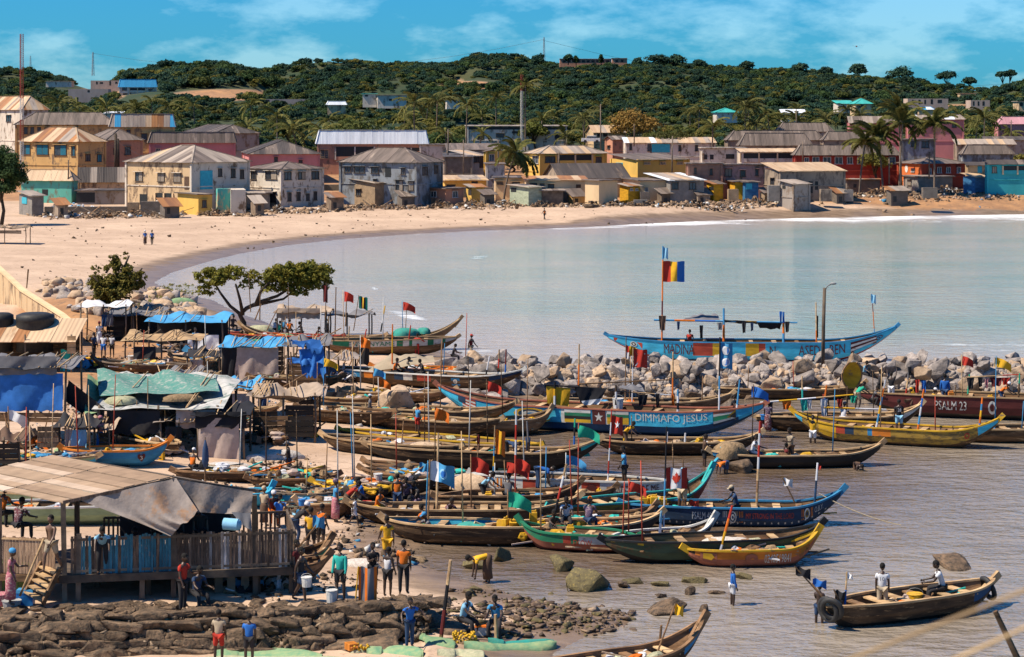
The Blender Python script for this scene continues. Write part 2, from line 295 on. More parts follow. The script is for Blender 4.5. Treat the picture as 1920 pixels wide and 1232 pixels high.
def water_mat(m):
 t = m.node_tree; L = t.links.new; b = t.nodes['Principled BSDF']
 at = N('ShaderNodeAttribute',t,attribute_name='sea'); sp = N('ShaderNodeSeparateColor',t); L(at.outputs[0],sp.inputs[0]); g = N('ShaderNodeNewGeometry',t)
 def nz(s,d=4,st=(1,1,1),ro=.6):
  mp = N('ShaderNodeMapping',t); mp.inputs['Scale'].default_value = st; L(g.outputs['Position'],mp.inputs[0])
  n = N('ShaderNodeTexNoise',t); n.inputs['Scale'].default_value = s; n.inputs['Detail'].default_value = d; n.inputs['Roughness'].default_value = ro; L(mp.outputs[0],n.inputs[0]); return n.outputs[0]
 def mx(f,a,c,lo=None,hi=None):
  if lo is not None:
   r = N('ShaderNodeMapRange',t); r.inputs[1].default_value = lo; r.inputs[2].default_value = hi; L(f,r.inputs[0]); f = r.outputs[0]
  x = N('ShaderNodeMix',t,data_type='RGBA'); L(f,x.inputs[0])
  for i,q in ((6,a),(7,c)):
   if isinstance(q,tuple): x.inputs[i].default_value = (*q,1)
   else: L(q,x.inputs[i])
  return x.outputs[2]
 bay = mx(nz(.03,5,(1,1.5,1)),(.22,.33,.28),(.34,.38,.33),.38,.62)
 bay = mx(nz(.9,5,(.35,1.5,1),.7),bay,(.17,.22,.18),.55,.75)
 shal = (.40,.37,.34); col = mx(sp.outputs[1],bay,shal,.1,.9)
 hb = mx(nz(.08,4,(1,2,1)),(.31,.26,.205),(.24,.195,.15),.35,.65); br = mx(nz(.25,4,(.6,1.4,1)),(.12,.08,.05),(.19,.14,.10),.42,.7); hb = mx(at.outputs['Alpha'],hb,br); col = mx(sp.outputs[2],col,hb)
 fn = N('ShaderNodeMath',t,operation='MULTIPLY_ADD'); L(nz(.35,7,(.5,1.5,1),.75),fn.inputs[0]); fn.inputs[1].default_value = 1.6
 fs = N('ShaderNodeMath',t,operation='SUBTRACT'); L(sp.outputs[0],fs.inputs[0]); fs.inputs[1].default_value = 1.0; L(fs.outputs[0],fn.inputs[2])
 fr = N('ShaderNodeMapRange',t); fr.inputs[1].default_value = .28; fr.inputs[2].default_value = .62; L(fn.outputs[0],fr.inputs[0])
 col = mx(fr.outputs[0],col,(.78,.79,.80)); L(col,b.inputs['Base Color'])
 rr = N('ShaderNodeMapRange',t); rr.inputs[3].default_value = .07; rr.inputs[4].default_value = .8; L(fr.outputs[0],rr.inputs[0]); L(rr.outputs[0],b.inputs['Roughness'])
 ir = N('ShaderNodeMapRange',t); ir.inputs[3].default_value = 1.33; ir.inputs[4].default_value = 1.62; L(sp.outputs[2],ir.inputs[0]); L(ir.outputs[0],b.inputs['IOR'])
 a1 = nz(1.5,3,(.8,1.2,1),.6); a2 = nz(.4,3,(.7,1.3,1)); a3 = nz(.12,2,(.6,1.2,1))
 s1 = N('ShaderNodeMath',t,operation='MULTIPLY_ADD'); L(a2,s1.inputs[0]); s1.inputs[1].default_value = 1.5; L(a1,s1.inputs[2])
 bp = N('ShaderNodeBump',t); bp.inputs['Strength'].default_value = .8; bp.inputs['Distance'].default_value = .2; L(s1.outputs[0],bp.inputs['Height']); L(bp.outputs[0],b.inputs['Normal'])
water_mat(wmat)
wme = npmesh('sea',np.stack([WX,WY,wz],1),WF,wmat,True)
ca = wme.color_attributes.new('sea','FLOAT_COLOR','POINT'); ca.data.foreach_set('color',np.stack([np.clip(foam,0,1),murk,harbour,np.clip(wblob(1230,850,560,150,.12) + wblob(1000,1000,420,120),0,1)],1).astype(np.float32).ravel())
inst('sea',wme,kind='structure')

# ---------------------------------------------------------------- plants
def ico(sub):
 bm = bmesh.new(); bmesh.ops.create_icosphere(bm,subdivisions=sub,radius=1); V = np.array([v.co[:] for v in bm.verts]); Fc = np.array([[v.index for v in f.verts] for f in bm.faces]); bm.free(); return V,Fc
def leafcloud(centers,radii,n,ls,rs,flat=.75,rin=.55):        # n little bent leaves on the shells of many lobes -> arrays (quads)
 centers = np.asarray(centers,float); radii = np.asarray(radii,float); k = rs.randint(len(centers),size=n) if True else 0
 w = radii ** 2 / (radii ** 2).sum(); k = rs.choice(len(centers),n,p=w); d = rs.normal(size=(n,3)); d /= np.linalg.norm(d,axis=1)[:,None]
 d[:,2] = np.where(d[:,2] < -.35,-d[:,2],d[:,2]); r = radii[k] * (rs.uniform(rin,1.12,n)); c = centers[k] + d * r[:,None] * np.array([1,1,flat])
 nrm = d + rs.normal(size=(n,3)) * .55 + np.array([0,0,.3]); nrm /= np.linalg.norm(nrm,axis=1)[:,None]
 a = np.cross(nrm,rs.normal(size=(n,3))); a /= np.linalg.norm(a,axis=1)[:,None]; b = np.cross(nrm,a); s = ls * rs.uniform(.6,1.35,n)[:,None]
 P = np.stack([c - a * s,c - b * s * .55 + nrm * s * .15,c + a * s,c + b * s * .55 + nrm * s * .15],1).reshape(-1,3)
 return P,np.arange(4 * n).reshape(-1,4)
def lobes(n,rx,ry,rz,r0,rs,cz=0):
 d = rs.normal(size=(n,3)); d /= np.linalg.norm(d,axis=1)[:,None]; d *= rs.uniform(.45,1,(n,1)) ** .5; d[:,2] = np.abs(d[:,2]) * .9 - .15
 return d * np.array([rx,ry,rz]) + np.array([0,0,cz]),rs.uniform(.6,1.15,n) * r0
F_DARK = foliage('leaf_dark',(.022,.05,.02),(.055,.085,.022)); F_MID = foliage('leaf_mid',(.04,.07,.018),(.12,.12,.03))
F_OLIVE = foliage('leaf_olive',(.09,.10,.02),(.20,.16,.035)); F_ORANGE = foliage('leaf_orange',(.17,.12,.03),(.30,.16,.04)); F_PALM = foliage('leaf_palm',(.05,.07,.018),(.19,.16,.045),1.5)
F_HILL = foliage('leaf_hill',(.010,.044,.040),(.048,.08,.034),.25); F_HIGH = foliage('leaf_bright',(.20,.20,.035),(.07,.09,.02),1.2)
BARK = mat('bark',(.20,.15,.11),(.09,.065,.05),6,(1,1,.3),.9,.5,.2); BARKD = mat('bark_dark',(.07,.05,.035),(.03,.022,.016),8,(1,1,.4),.9,.6,.2)
def crown_data(nm,seed,mt,n=420,R0=4.0,ls=.55,nl=14):
 rs = np.random.RandomState(seed); c,r = lobes(nl,R0 * .8,R0 * .8,R0 * .55,R0 * .38,rs,R0 * .1); P,Q = leafcloud(c,r,n,ls,rs)
 iv,jf = ico(1); V = [P]; T = []; off = len(P)
 for cc,rr in zip(c,r): V.append(cc + iv * rr * .62); T.append(jf + off); off += len(iv)
 me = bpy.data.meshes.new(nm); V = np.concatenate(V); T = np.concatenate(T)
 fl = [tuple(q) for q in Q.tolist()] + [tuple(q) for q in T.tolist()]; me.from_pydata(V.tolist(),[],fl); me.materials.append(mt); me.update(); return me
HC = [crown_data('crown',40 + i,F_HILL,430,4.2,.62) for i in range(4)] + [crown_data('crown',50,F_MID,430,4.2,.6),crown_data('crown',51,F_OLIVE,330,3.2,.55,9),crown_data('crown',52,F_DARK,500,4.6,.6,20)]
def gn_scatter(name,pts,sc,srcs,seed=0):      # stuff: many crowns on points, by geometry nodes
 me = bpy.data.meshes.new(name); me.from_pydata([tuple(p) for p in pts],[],[])
 a = me.attributes.new('sc','FLOAT','POINT'); a.data.foreach_set('value',np.asarray(sc,np.float32)); q = me.attributes.new('rz','FLOAT_VECTOR','POINT')
 rz = np.zeros((len(pts),3),np.float32); rz[:,2] = RS.uniform(0,6.28,len(pts)); q.data.foreach_set('vector',rz.ravel())
 a = me.attributes.new('vi','INT','POINT'); a.data.foreach_set('value',RS.randint(0,len(srcs),len(pts)).astype(np.int32))
 o = inst(name,me,kind='stuff'); g = bpy.data.node_groups.new(name,'GeometryNodeTree')
 g.interface.new_socket('Geometry',in_out='INPUT',socket_type='NodeSocketGeometry'); g.interface.new_socket('Geometry',in_out='OUTPUT',socket_type='NodeSocketGeometry')
 gi = g.nodes.new('NodeGroupInput'); go = g.nodes.new('NodeGroupOutput'); L = g.links.new; jo = g.nodes.new('GeometryNodeJoinGeometry')
 sn = g.nodes.new('GeometryNodeInputNamedAttribute'); sn.data_type = 'FLOAT'; sn.inputs[0].default_value = 'sc'
 rn = g.nodes.new('GeometryNodeInputNamedAttribute'); rn.data_type = 'FLOAT_VECTOR'; rn.inputs[0].default_value = 'rz'
 vn = g.nodes.new('GeometryNodeInputNamedAttribute'); vn.data_type = 'INT'; vn.inputs[0].default_value = 'vi'
 for i,s in enumerate(srcs):
  so_ = bpy.data.objects.new('crown_source',s); oi = g.nodes.new('GeometryNodeObjectInfo'); oi.inputs[0].default_value = so_; oi.inputs['As Instance'].default_value = True
  cm = g.nodes.new('FunctionNodeCompare'); cm.data_type = 'INT'; cm.operation = 'EQUAL'; L(vn.outputs['Attribute'],cm.inputs[2]); cm.inputs[3].default_value = i
  ip = g.nodes.new('GeometryNodeInstanceOnPoints'); L(gi.outputs[0],ip.inputs['Points']); L(cm.outputs[0],ip.inputs['Selection']); L(oi.outputs['Geometry'],ip.inputs['Instance'])
  L(sn.outputs['Attribute'],ip.inputs['Scale']); L(rn.outputs['Attribute'],ip.inputs['Rotation']); L(ip.outputs[0],jo.inputs[0])
 L(jo.outputs[0],go.inputs[0]); md = o.modifiers.new('scatter','NODES'); md.node_group = g; return o
def clearing(px,py):
 for cx,cy,rx,ry in ((430,178,115,12),(180,176,55,12),(893,158,48,8),(1000,165,30,6),(1790,205,110,10),(258,180,46,26),(725,185,55,10),(1105,113,48,9),(1600,200,36,12),(130,172,40,10),(190,155,35,8)):
  if ((px - cx) / rx) ** 2 + ((py - cy) / ry) ** 2 < 1: return True
 return False
pts = []; sc = []
for band,(y0,y1,n) in enumerate([(650,780,3400),(780,1000,6500),(1000,1200,6500),(1200,1420,7500)]):
 Yv = RS.uniform(y0,y1,n); xv = RS.uniform(-180,2100,n); hv = gz_arr((xv - 960) * Yv / F,Yv)[0]
 for x,y,h in zip(xv,Yv,hv):
  py = HY + (H - h) * F / y
  if clearing(x,py + 2) : continue
  s = (.32 + .6 * RS.rand() ** 1.6) * (.75 if band < 1 else 1) * (1.35 if RS.rand() < .06 else 1); pts.append(((x - 960) * y / F,y,h + 1.1 * s)); sc.append(s)
gn_scatter('hill_forest',pts,sc,HC)
pts = []; sc = []                                   # undergrowth between village and hills
Yv = RS.uniform(455,660,1500); xv = RS.uniform(-180,2100,1500); hv = gz_arr((xv - 960) * Yv / F,Yv)[0]
for x,y,h in zip(xv,Yv,hv):
 if clearing(x,HY + (H - h) * F / y + 2): continue
 s = RS.uniform(.25,.62); pts.append(((x - 960) * y / F,y,h + .5)); sc.append(s)
gn_scatter('undergrowth',pts,sc,[HC[4],crown_data('crown',61,F_MID,380,4.2,.6),crown_data('crown',62,F_OLIVE,380,4.2,.6),HC[0]])
# ---------------------------------------------------------------- palms and trees
def frond_mesh(seed,Lf=4.6,lod=30):
 rs = random.Random(seed); b = MB(); pts = []; up = rs.uniform(.75,1.0); dr = rs.uniform(1.25,1.6)
 for i in range(9):
  t = i / 8; pts.append(Vector((Lf * (t - .12 * t * t * t),0,Lf * (up * t * .55 - dr * t * t * .5))))
 b.tube(pts,[.055 * (1 - .8 * i / 8) for i in range(9)],4)
 def P(t): q = t * 8; i = min(7,int(q)); return pts[i].lerp(pts[i + 1],q - i)
 for k in range(lod):
  t = .1 + .9 * k / lod; p = P(t); l = Lf * .21 * math.sin(math.pi * min(1,t * .85 + .12)) ** .6
  for sg in (-1,1):
   a = rs.uniform(.25,.6); dn = rs.uniform(.35,.85); d = Vector((math.cos(1.0) * a * 2,sg * .8,-dn)).normalized(); e = p + d * l * rs.uniform(.8,1.1); w = Vector((.11,0,.03)); m = p.lerp(e,.45) + Vector((0,0,.04 * l))
   b.add([p - w,p + w,m + w * 1.2,m - w * 1.2,e],[(0,1,2,3),(3,2,4)])
 return b.mesh('frond',F_PALM)
FRONDS = [frond_mesh(i) for i in range(5)]; FROND_FAR = [frond_mesh(20 + i,lod=13) for i in range(2)]
def palm(px,py,Y,cx,cy,size,label,group='palms among the houses',n=22,far=False,lean=0):
 top = D(cx,cy,Y); base = D(px,py,Y); base.z = min(base.z,gz(base.x,base.y) + .1) if not far else gz(base.x,base.y); t = thing('palm_tree',label,'palm',base,group=group)
 d = top - base; path = [Vector((d.x * (.25 * k / 7 + .75 * (k / 7) ** 2),0,d.z * k / 7)) for k in range(8)]
 b = MB(); b.tube(path,[.30 if k == 0 else .2 - .012 * k for k in range(8)],7,jit=.12); b.build('trunk',BARK,t,True)
 rs = random.Random(int(px * 7 + py)); sc = size / 4.6
 if far:
  b2 = MB()
  for k in range(n):
   me = FROND_FAR[k % 2]; M_ = Matrix.Translation(path[-1]) @ Matrix.Rotation(k * 2.399 + rs.random(),4,'Z') @ Matrix.Rotation(-rs.uniform(-.7,.9),4,'Y') @ Matrix.Scale(sc * rs.uniform(.8,1.1),4)
   b2.add([M_ @ v.co for v in me.vertices],[tuple(p.vertices) for p in me.polygons])
  b2.build('crown',F_PALM,t)
 else:
  for k in range(n):
   inst('frond',FRONDS[rs.randrange(5)],t,path[-1],(rs.uniform(-.2,.2),-rs.uniform(-.65,1.0) + lean * math.cos(k * 2.399),k * 2.399 + rs.uniform(-.3,.3)),sc * rs.uniform(.8,1.12))
  b2 = MB()
  for k in range(6): b2.ball(path[-1] + Vector((math.cos(k) * .3,math.sin(k) * .3,-.3)),.17,6,4)
  b2.build('coconut',F_OLIVE,t,True)
 return t
def tree(px,py,Y,w,h,label,mt=None,CZ=None,kind='tree',n=1500,ls=.3,trunk=.35,seed=0,group=None,flat=.62,base=True,bark=None,nl=16,cat='tree',rl=.36):
 rs = np.random.RandomState(int(px) + seed); p = D(px,py,Y)
 if base: p.z = gz(p.x,p.y)
 t = thing(kind,label,cat,p,group=group); s = Y / F; Wm,Hm = w * s,h * s; cz = Hm - Wm * .5 * flat * .9; cz = max(cz,Hm * .5) if CZ is None else Hm * CZ[0]
 c,r = lobes(nl,Wm * .36,Wm * .34,(Hm - cz if cz < Hm * .8 else Wm * .2) if CZ is None else Hm * CZ[1],Wm * rl * .6,rs,cz)
 b = MB(); b.tube([(0,0,-.3),(.05 * Wm,0,cz * .35),(0,0,cz * .75)],[trunk,trunk * .75,trunk * .6],7,jit=.15)
 for q in c[:9]: b.tube([(0,0,cz * .55),tuple(Vector((0,0,cz * .7)).lerp(Vector(q),.5) + Vector((0,0,.1))),tuple(q)],[trunk * .5,trunk * .3,.05],5)
 b.build('trunk',bark or BARKD,t,True)
 P,Q = leafcloud(c,r,n,ls,rs); inst('crown',npmesh('crown',P,Q,mt or F_MID),t); return t
for i,a in enumerate([(944,384,352,968,286,5.0),(1611,376,372,1623,266,4.6),(1656,368,374,1643,253,5.2),(1686,372,370,1693,228,5.4),(1752,372,370,1752,232,5.4),(1690,360,384,1684,205,4.6)]):
 palm(a[0],a[1],a[2],a[3],a[4],a[5],['tall leaning coconut palm in front of the cream houses by the beach','thin coconut palm left of the red building near the beach','bushy coconut palm in front of the red building','tall coconut palm right of the red building end','rightmost tall coconut palm standing on the rubble slope','coconut palm top showing above the red house roofs'][i],'coconut palms on the beach edge',lean=.25)
FP = [(777,240,470,776,193,5.2,'palm left of a pair above the white roof'),(818,245,470,820,190,5.4,'palm between two others above the white roof'),(874,245,480,876,198,5.2,'palm beside the dark round tree'),(930,230,560,930,183,4.2,'palm on the slope left of the lattice mast'),
  (985,240,480,985,160,4.6,'palm whose crown hides the lattice mast'),(1398,250,470,1397,200,4.8,'tall palm above the grey roofs'),(1336,262,440,1336,236,5.2,'low golden palm right of the spreading tree'),(1445,250,500,1440,222,5.0,'palm behind the grey hipped roof'),(1845,262,480,1846,222,5.2,'sunlit palm right of the pink building'),
  (1095,250,520,1096,222,5.0,'palm left of the gabled house'),(1125,250,560,1126,200,4.2,'slender palm right of the bright shrub'),(520,255,500,519,216,5.0,'dark palm behind the brown roofs'),(560,262,470,548,243,5.6,'drooping palm behind the brown roofs'),(600,262,465,604,248,5.2,'low palm left of the white roof'),
  (112,225,560,110,193,5.4,'palm below the grey hillside wall'),(200,230,560,199,203,5.2,'palm below the blue roofed villa'),(284,215,600,285,190,4.8,'palm in front of the blue roofed villa'),(255,232,560,255,205,5.2,'palm left of a gap in the grove'),(318,225,560,315,200,5.2,'palm in the grove under the bare earth'),
  (365,225,560,363,197,4.8,'palm right of the grove'),(150,232,540,150,212,5.0,'short palm in the grove behind the old roofs'),(470,225,560,470,198,4.6,'palm on the slope under the unfinished blocks'),(1310,225,600,1312,205,4.4,'palm behind the flowering tree'),(1500,250,500,1494,225,4.8,'palm left of the dark bush'),
  (1555,245,520,1548,222,4.8,'palm behind the dark bush'),(1420,260,470,1418,232,4.8,'palm between the roofs and the tall one'),(840,262,450,835,250,3.5,'small palm next to the parapet building'),(892,262,450,905,250,3.2,'small palm in front of the long pale building'),(230,226,590,228,208,4.6,'palm in the middle of the grove')]
for i in range(34): x = RS.choice([RS.uniform(90,620),RS.uniform(690,1100),RS.uniform(1290,1900)]); Yp = RS.uniform(480,640); gp = HY + (H - gz((x - 960) * Yp / F,Yp)) * F / Yp; FP.append((x,gp,Yp,x + RS.uniform(-5,5),gp - RS.uniform(55,95) * 300 / Yp,RS.uniform(4.2,5.6),'palm in the grove behind the village'))
for a in FP: palm(a[0],a[1],a[2],a[3],a[4],a[5],'distant coconut ' + a[6],'distant coconut palms behind the village',15,True)
tree(825,262,455,92,62,'round dark green tree behind the large white roof',F_DARK,n=2600,ls=.32)
tree(1000,240,500,62,58,'tall pale leaved tree layered beside the lattice mast',F_HIGH,n=1500,ls=.4)
tree(1190,262,490,112,84,'wide tree with orange brown leaves and pale bare branches',F_ORANGE,n=2600,ls=.36,bark=BARK)
tree(1258,262,455,118,66,'spreading umbrella shaped dark olive tree above the long roof',foliage('leaf_umbrella',(.05,.055,.015),(.09,.085,.02)),n=4200,ls=.28,flat=.4,rl=.3,nl=26)
tree(1567,262,440,76,38,'dense rounded dark bush behind the hipped roof',F_DARK,n=2200,ls=.28,flat=.6)
tree(960,272,440,110,32,'dusty olive thicket in front of the long pale building',F_MID,n=1700,ls=.3)
tree(1080,265,445,50,26,'small bright shrub in front of the pale building',F_HIGH,n=800,ls=.28)
tree(1060,230,560,40,34,'pale bright shrub left of the gabled house',F_HIGH,n=700,ls=.4)
tree(1785,312,398,62,48,'brownish tree between the palms and the grey roof',F_OLIVE,n=1900,ls=.26)
tree(1640,300,392,66,62,'leafy yellow green tree behind the beach palms',F_OLIVE,n=2000,ls=.26)
tree(1915,275,420,60,46,'yellow green tree at the right edge',F_OLIVE,n=1300,ls=.26)
tree(850,262,440,60,20,'low hedge like bush beside the dark tree',F_MID,n=900,ls=.25)
tree(660,262,500,150,62,'brownish dry tree mass behind the white roof',F_MID,n=3000,ls=.42,nl=26)
tree(540,232,520,60,50,'dark screw pine like tree above the brown roofs',F_DARK,n=1400,ls=.45)
tree(390,238,540,62,44,'dark shrubby tree behind the left roofs',F_DARK,n=1500,ls=.42)
tree(1530,235,560,60,34,'bluish green bush behind the hipped roofs',F_DARK,n=1300,ls=.45)
tree(2,425,296,100,172,'large dark leafy tree at the left edge of the beach',F_DARK,n=15000,ls=.2,trunk=.3,nl=70,rl=.32,CZ=(.45,.5))
SK = [(1268,122,34,20,F_HILL,0),(1235,122,44,18,F_HILL,0),(1065,112,14,10,F_HILL,0),(1080,118,7,16,F_DARK,0),(1127,118,7,17,F_DARK,0),(1195,120,16,14,F_HILL,0),(1310,126,26,14,F_HILL,0),(1400,128,24,14,F_HILL,0),(1500,134,30,14,F_HILL,0),
  (1608,142,30,24,F_HILL,0),(1690,152,40,28,F_HILL,0),(1725,162,30,14,F_HILL,0),(1776,166,34,26,F_HILL,1),(1818,172,26,22,F_HILL,1),(1880,166,22,28,F_HILL,1),(1893,166,24,30,F_HILL,1),(1010,118,24,16,F_HILL,0),(1550,138,24,12,F_HILL,0)]
for x,y,w,h,m_,fl in SK:
 tree(x,y + 9,1290,w * 1.25,h + 10,['rounded tree standing on the hill skyline','flat topped tree with bare trunk on the right skyline'][fl],m_,n=900,ls=.8,trunk=.4,nl=26,flat=.35 if fl else .9,CZ=None if fl else (.5,.5),base=False,group='trees on the hill skyline',cat='tree')

# ---------------------------------------------------------------- building kit
def plaster(name,c,worn=(.17,.115,.075),pos=.56,s=.35): return mat('plaster_' + name,c,tuple(x * .8 for x in c),s,(1,1,.5),.9,.25,.05,c3=worn,s3=2.2,c3pos=pos)
def blockmat(name,c,mortar):
 if name in MATS: return MATS[name]
 m = mat(name,c,tuple(x * .6 for x in c),1.2,rnd=.05,bump=0); t = m.node_tree; b = t.nodes['Principled BSDF']; src = b.inputs['Base Color'].links[0].from_socket
 tc = N('ShaderNodeTexCoord',t); sx = N('ShaderNodeSeparateXYZ',t); t.links.new(tc.outputs['Object'],sx.inputs[0]); ad = N('ShaderNodeMath',t,operation='ADD'); t.links.new(sx.outputs[0],ad.inputs[0]); t.links.new(sx.outputs[1],ad.inputs[1])
 cb = N('ShaderNodeCombineXYZ',t); t.links.new(ad.outputs[0],cb.inputs[0]); t.links.new(sx.outputs[2],cb.inputs[1])
 br = N('ShaderNodeTexBrick',t); br.inputs['Scale'].default_value = 1; br.inputs['Brick Width'].default_value = .42; br.inputs['Row Height'].default_value = .2; br.inputs['Mortar Size'].default_value = .018; t.links.new(cb.outputs[0],br.inputs[0])
 mx = N('ShaderNodeMix',t,data_type='RGBA'); t.links.new(br.outputs['Fac'],mx.inputs[0]); t.links.new(src,mx.inputs[6]); mx.inputs[7].default_value = (*mortar,1); t.links.new(mx.outputs[2],b.inputs['Base Color'])
 bp = N('ShaderNodeBump',t); bp.invert = True; bp.inputs['Distance'].default_value = .02; t.links.new(br.outputs['Fac'],bp.inputs['Height']); t.links.new(bp.outputs[0],b.inputs['Normal']); return m
def roofmat(name,c,c2,rust=(.22,.10,.05),pos=.6,rnd=.1): return mat('roof_' + name,c,c2,.5,(1,.15,1),.65,.6,rnd,c3=rust,s3=2.0,c3pos=pos,wave=('X',1.1),bdist=.03,metal=0)
PY = plaster('ochre',(.60,.36,.14)); PB = plaster('beige',(.60,.42,.24),pos=.55); PC = plaster('cream',(.74,.52,.30),pos=.68); PW = plaster('white',(.66,.57,.47),pos=.57); PG = plaster('grey',(.32,.27,.23)); PK = plaster('pink',(.50,.26,.22)); PT = plaster('teal',(.12,.42,.33)); PX = plaster('yellow',(.70,.43,.10),pos=.68)
PR = plaster('red',(.33,.045,.03),(.2,.05,.04),.7); PO = plaster('orange',(.62,.16,.04),pos=.75); PQ = plaster('turquoise',(.05,.42,.44),pos=.75); PV = plaster('salmon',(.50,.24,.15),pos=.62); PD = plaster('dirty',(.34,.26,.19),(.13,.10,.08),.54); PBL = plaster('bluegrey',(.27,.29,.31),(.13,.12,.11),.52); PBR = plaster('rose',(.56,.22,.21),pos=.70)
BKG = blockmat('grey_block',(.30,.27,.24),(.16,.14,.12)); BKT = blockmat('tan_block',(.40,.28,.17),(.17,.12,.08)); BKP = blockmat('pink_block',(.44,.22,.15),(.25,.15,.11)); BKD = blockmat('dark_block',(.20,.165,.135),(.10,.08,.065))
KY = paint('kiosk_yellow',(.70,.36,.02),pos=.72); KB = paint('kiosk_blue',(.04,.16,.32),pos=.7); KG = paint('pale_green',(.48,.52,.36),pos=.7)
RG = roofmat('grey',(.21,.16,.13),(.085,.066,.054),(.36,.28,.22),.62); RD = roofmat('dark',(.10,.08,.07),(.05,.042,.038),(.2,.14,.1),.64); RW = roofmat('white',(.75,.77,.80),(.55,.58,.62),(.35,.33,.32),.72,.08); RC = roofmat('tan',(.56,.40,.25),(.42,.28,.17),(.30,.16,.08),.62)
RR = roofmat('rust',(.38,.17,.06),(.22,.10,.05),(.5,.34,.2),.62); RL = roofmat('light',(.42,.34,.27),(.24,.19,.155),(.15,.12,.1),.6); RB = roofmat('blue',(.05,.36,.62),(.04,.28,.5),(.05,.3,.5),.8,.1); RGN = roofmat('green',(.05,.42,.36),(.04,.3,.28),pos=.8,rnd=.08); RP = roofmat('pink',(.55,.28,.30),(.45,.22,.24),pos=.8)
PANE = mat('window_dark',(.03,.035,.045),(.07,.08,.09),1.5,rough=.25,bump=0,rnd=.4,spec=.5); FRM = mat('frame_dark',(.09,.065,.05),rnd=.2); FRW = mat('frame_white',(.6,.6,.58),rnd=.1); SHB = mat('shutter_blue',(.03,.20,.27),(.02,.12,.18),8,(1,1,4),rnd=.2); SHW = mat('shutter_wood',(.42,.34,.26),(.25,.2,.15),8,(1,1,4),rnd=.2); DRB = mat('door_brown',(.14,.08,.05),rnd=.2); SHC = mat('panel_cyan',(.05,.40,.50),(.04,.3,.4),3,rnd=.1); PIPE = mat('grey_metal',(.35,.35,.34),rnd=.2)
def clip(poly,ax,lo,keep):
 o = []
 for i in range(len(poly)):
  a,b = poly[i],poly[(i + 1) % len(poly)]; da = (a[ax] - lo) * keep; db = (b[ax] - lo) * keep
  if da >= 0: o.append(a)
  if da * db < 0: k = da / (da - db); o.append(a.lerp(b,k))
 return o
def slope(parent,P,mats,rs,sw=1.1,strips=True,th=.05,name='roof_sheet'):      # P[0]->P[1] is the eave; sheets run up the slope
 P = [Vector(p) for p in P]; u = (P[1] - P[0]).normalized(); n = u.cross(P[-1] - P[0]).normalized()
 if n.z < 0: n = -n
 v = n.cross(u); M3 = Matrix((u,v,n)).transposed(); M4 = M3.to_4x4(); M4.translation = P[0]
 Q = [Vector(((p - P[0]).dot(u),(p - P[0]).dot(v),0)) for p in P]; u0 = min(q.x for q in Q); u1 = max(q.x for q in Q); k = max(1,round((u1 - u0) / sw)) if strips else 1
 for i in range(k):
  a,b = u0 + (u1 - u0) * i / k,u0 + (u1 - u0) * (i + 1) / k; q = clip(clip(Q,0,a,1),0,b,-1)
  if len(q) < 3: continue
  j = rs.uniform(0,.03) + (.022 if i % 2 else 0); m = len(q); vs = [Vector((x.x,x.y,j)) for x in q] + [Vector((x.x,x.y,j - th)) for x in q]
  c = sum((x for x in q),Vector()) / m; vs = [x - Vector((c.x,c.y,0)) for x in vs]
  bb = MB(); bb.add(vs,[tuple(range(m)),tuple(range(2 * m - 1,m - 1,-1))] + [(i2,m + i2,m + (i2 + 1) % m,(i2 + 1) % m) for i2 in range(m)])
  mt = mats[min(int(rs.random() ** 1.6 * len(mats)),len(mats) - 1)] if isinstance(mats,(list,tuple)) else mats
  o = bb.build(name,mt,parent); Mo = M4 @ Matrix.Translation((c.x,c.y,0)); o.matrix_local = Mo
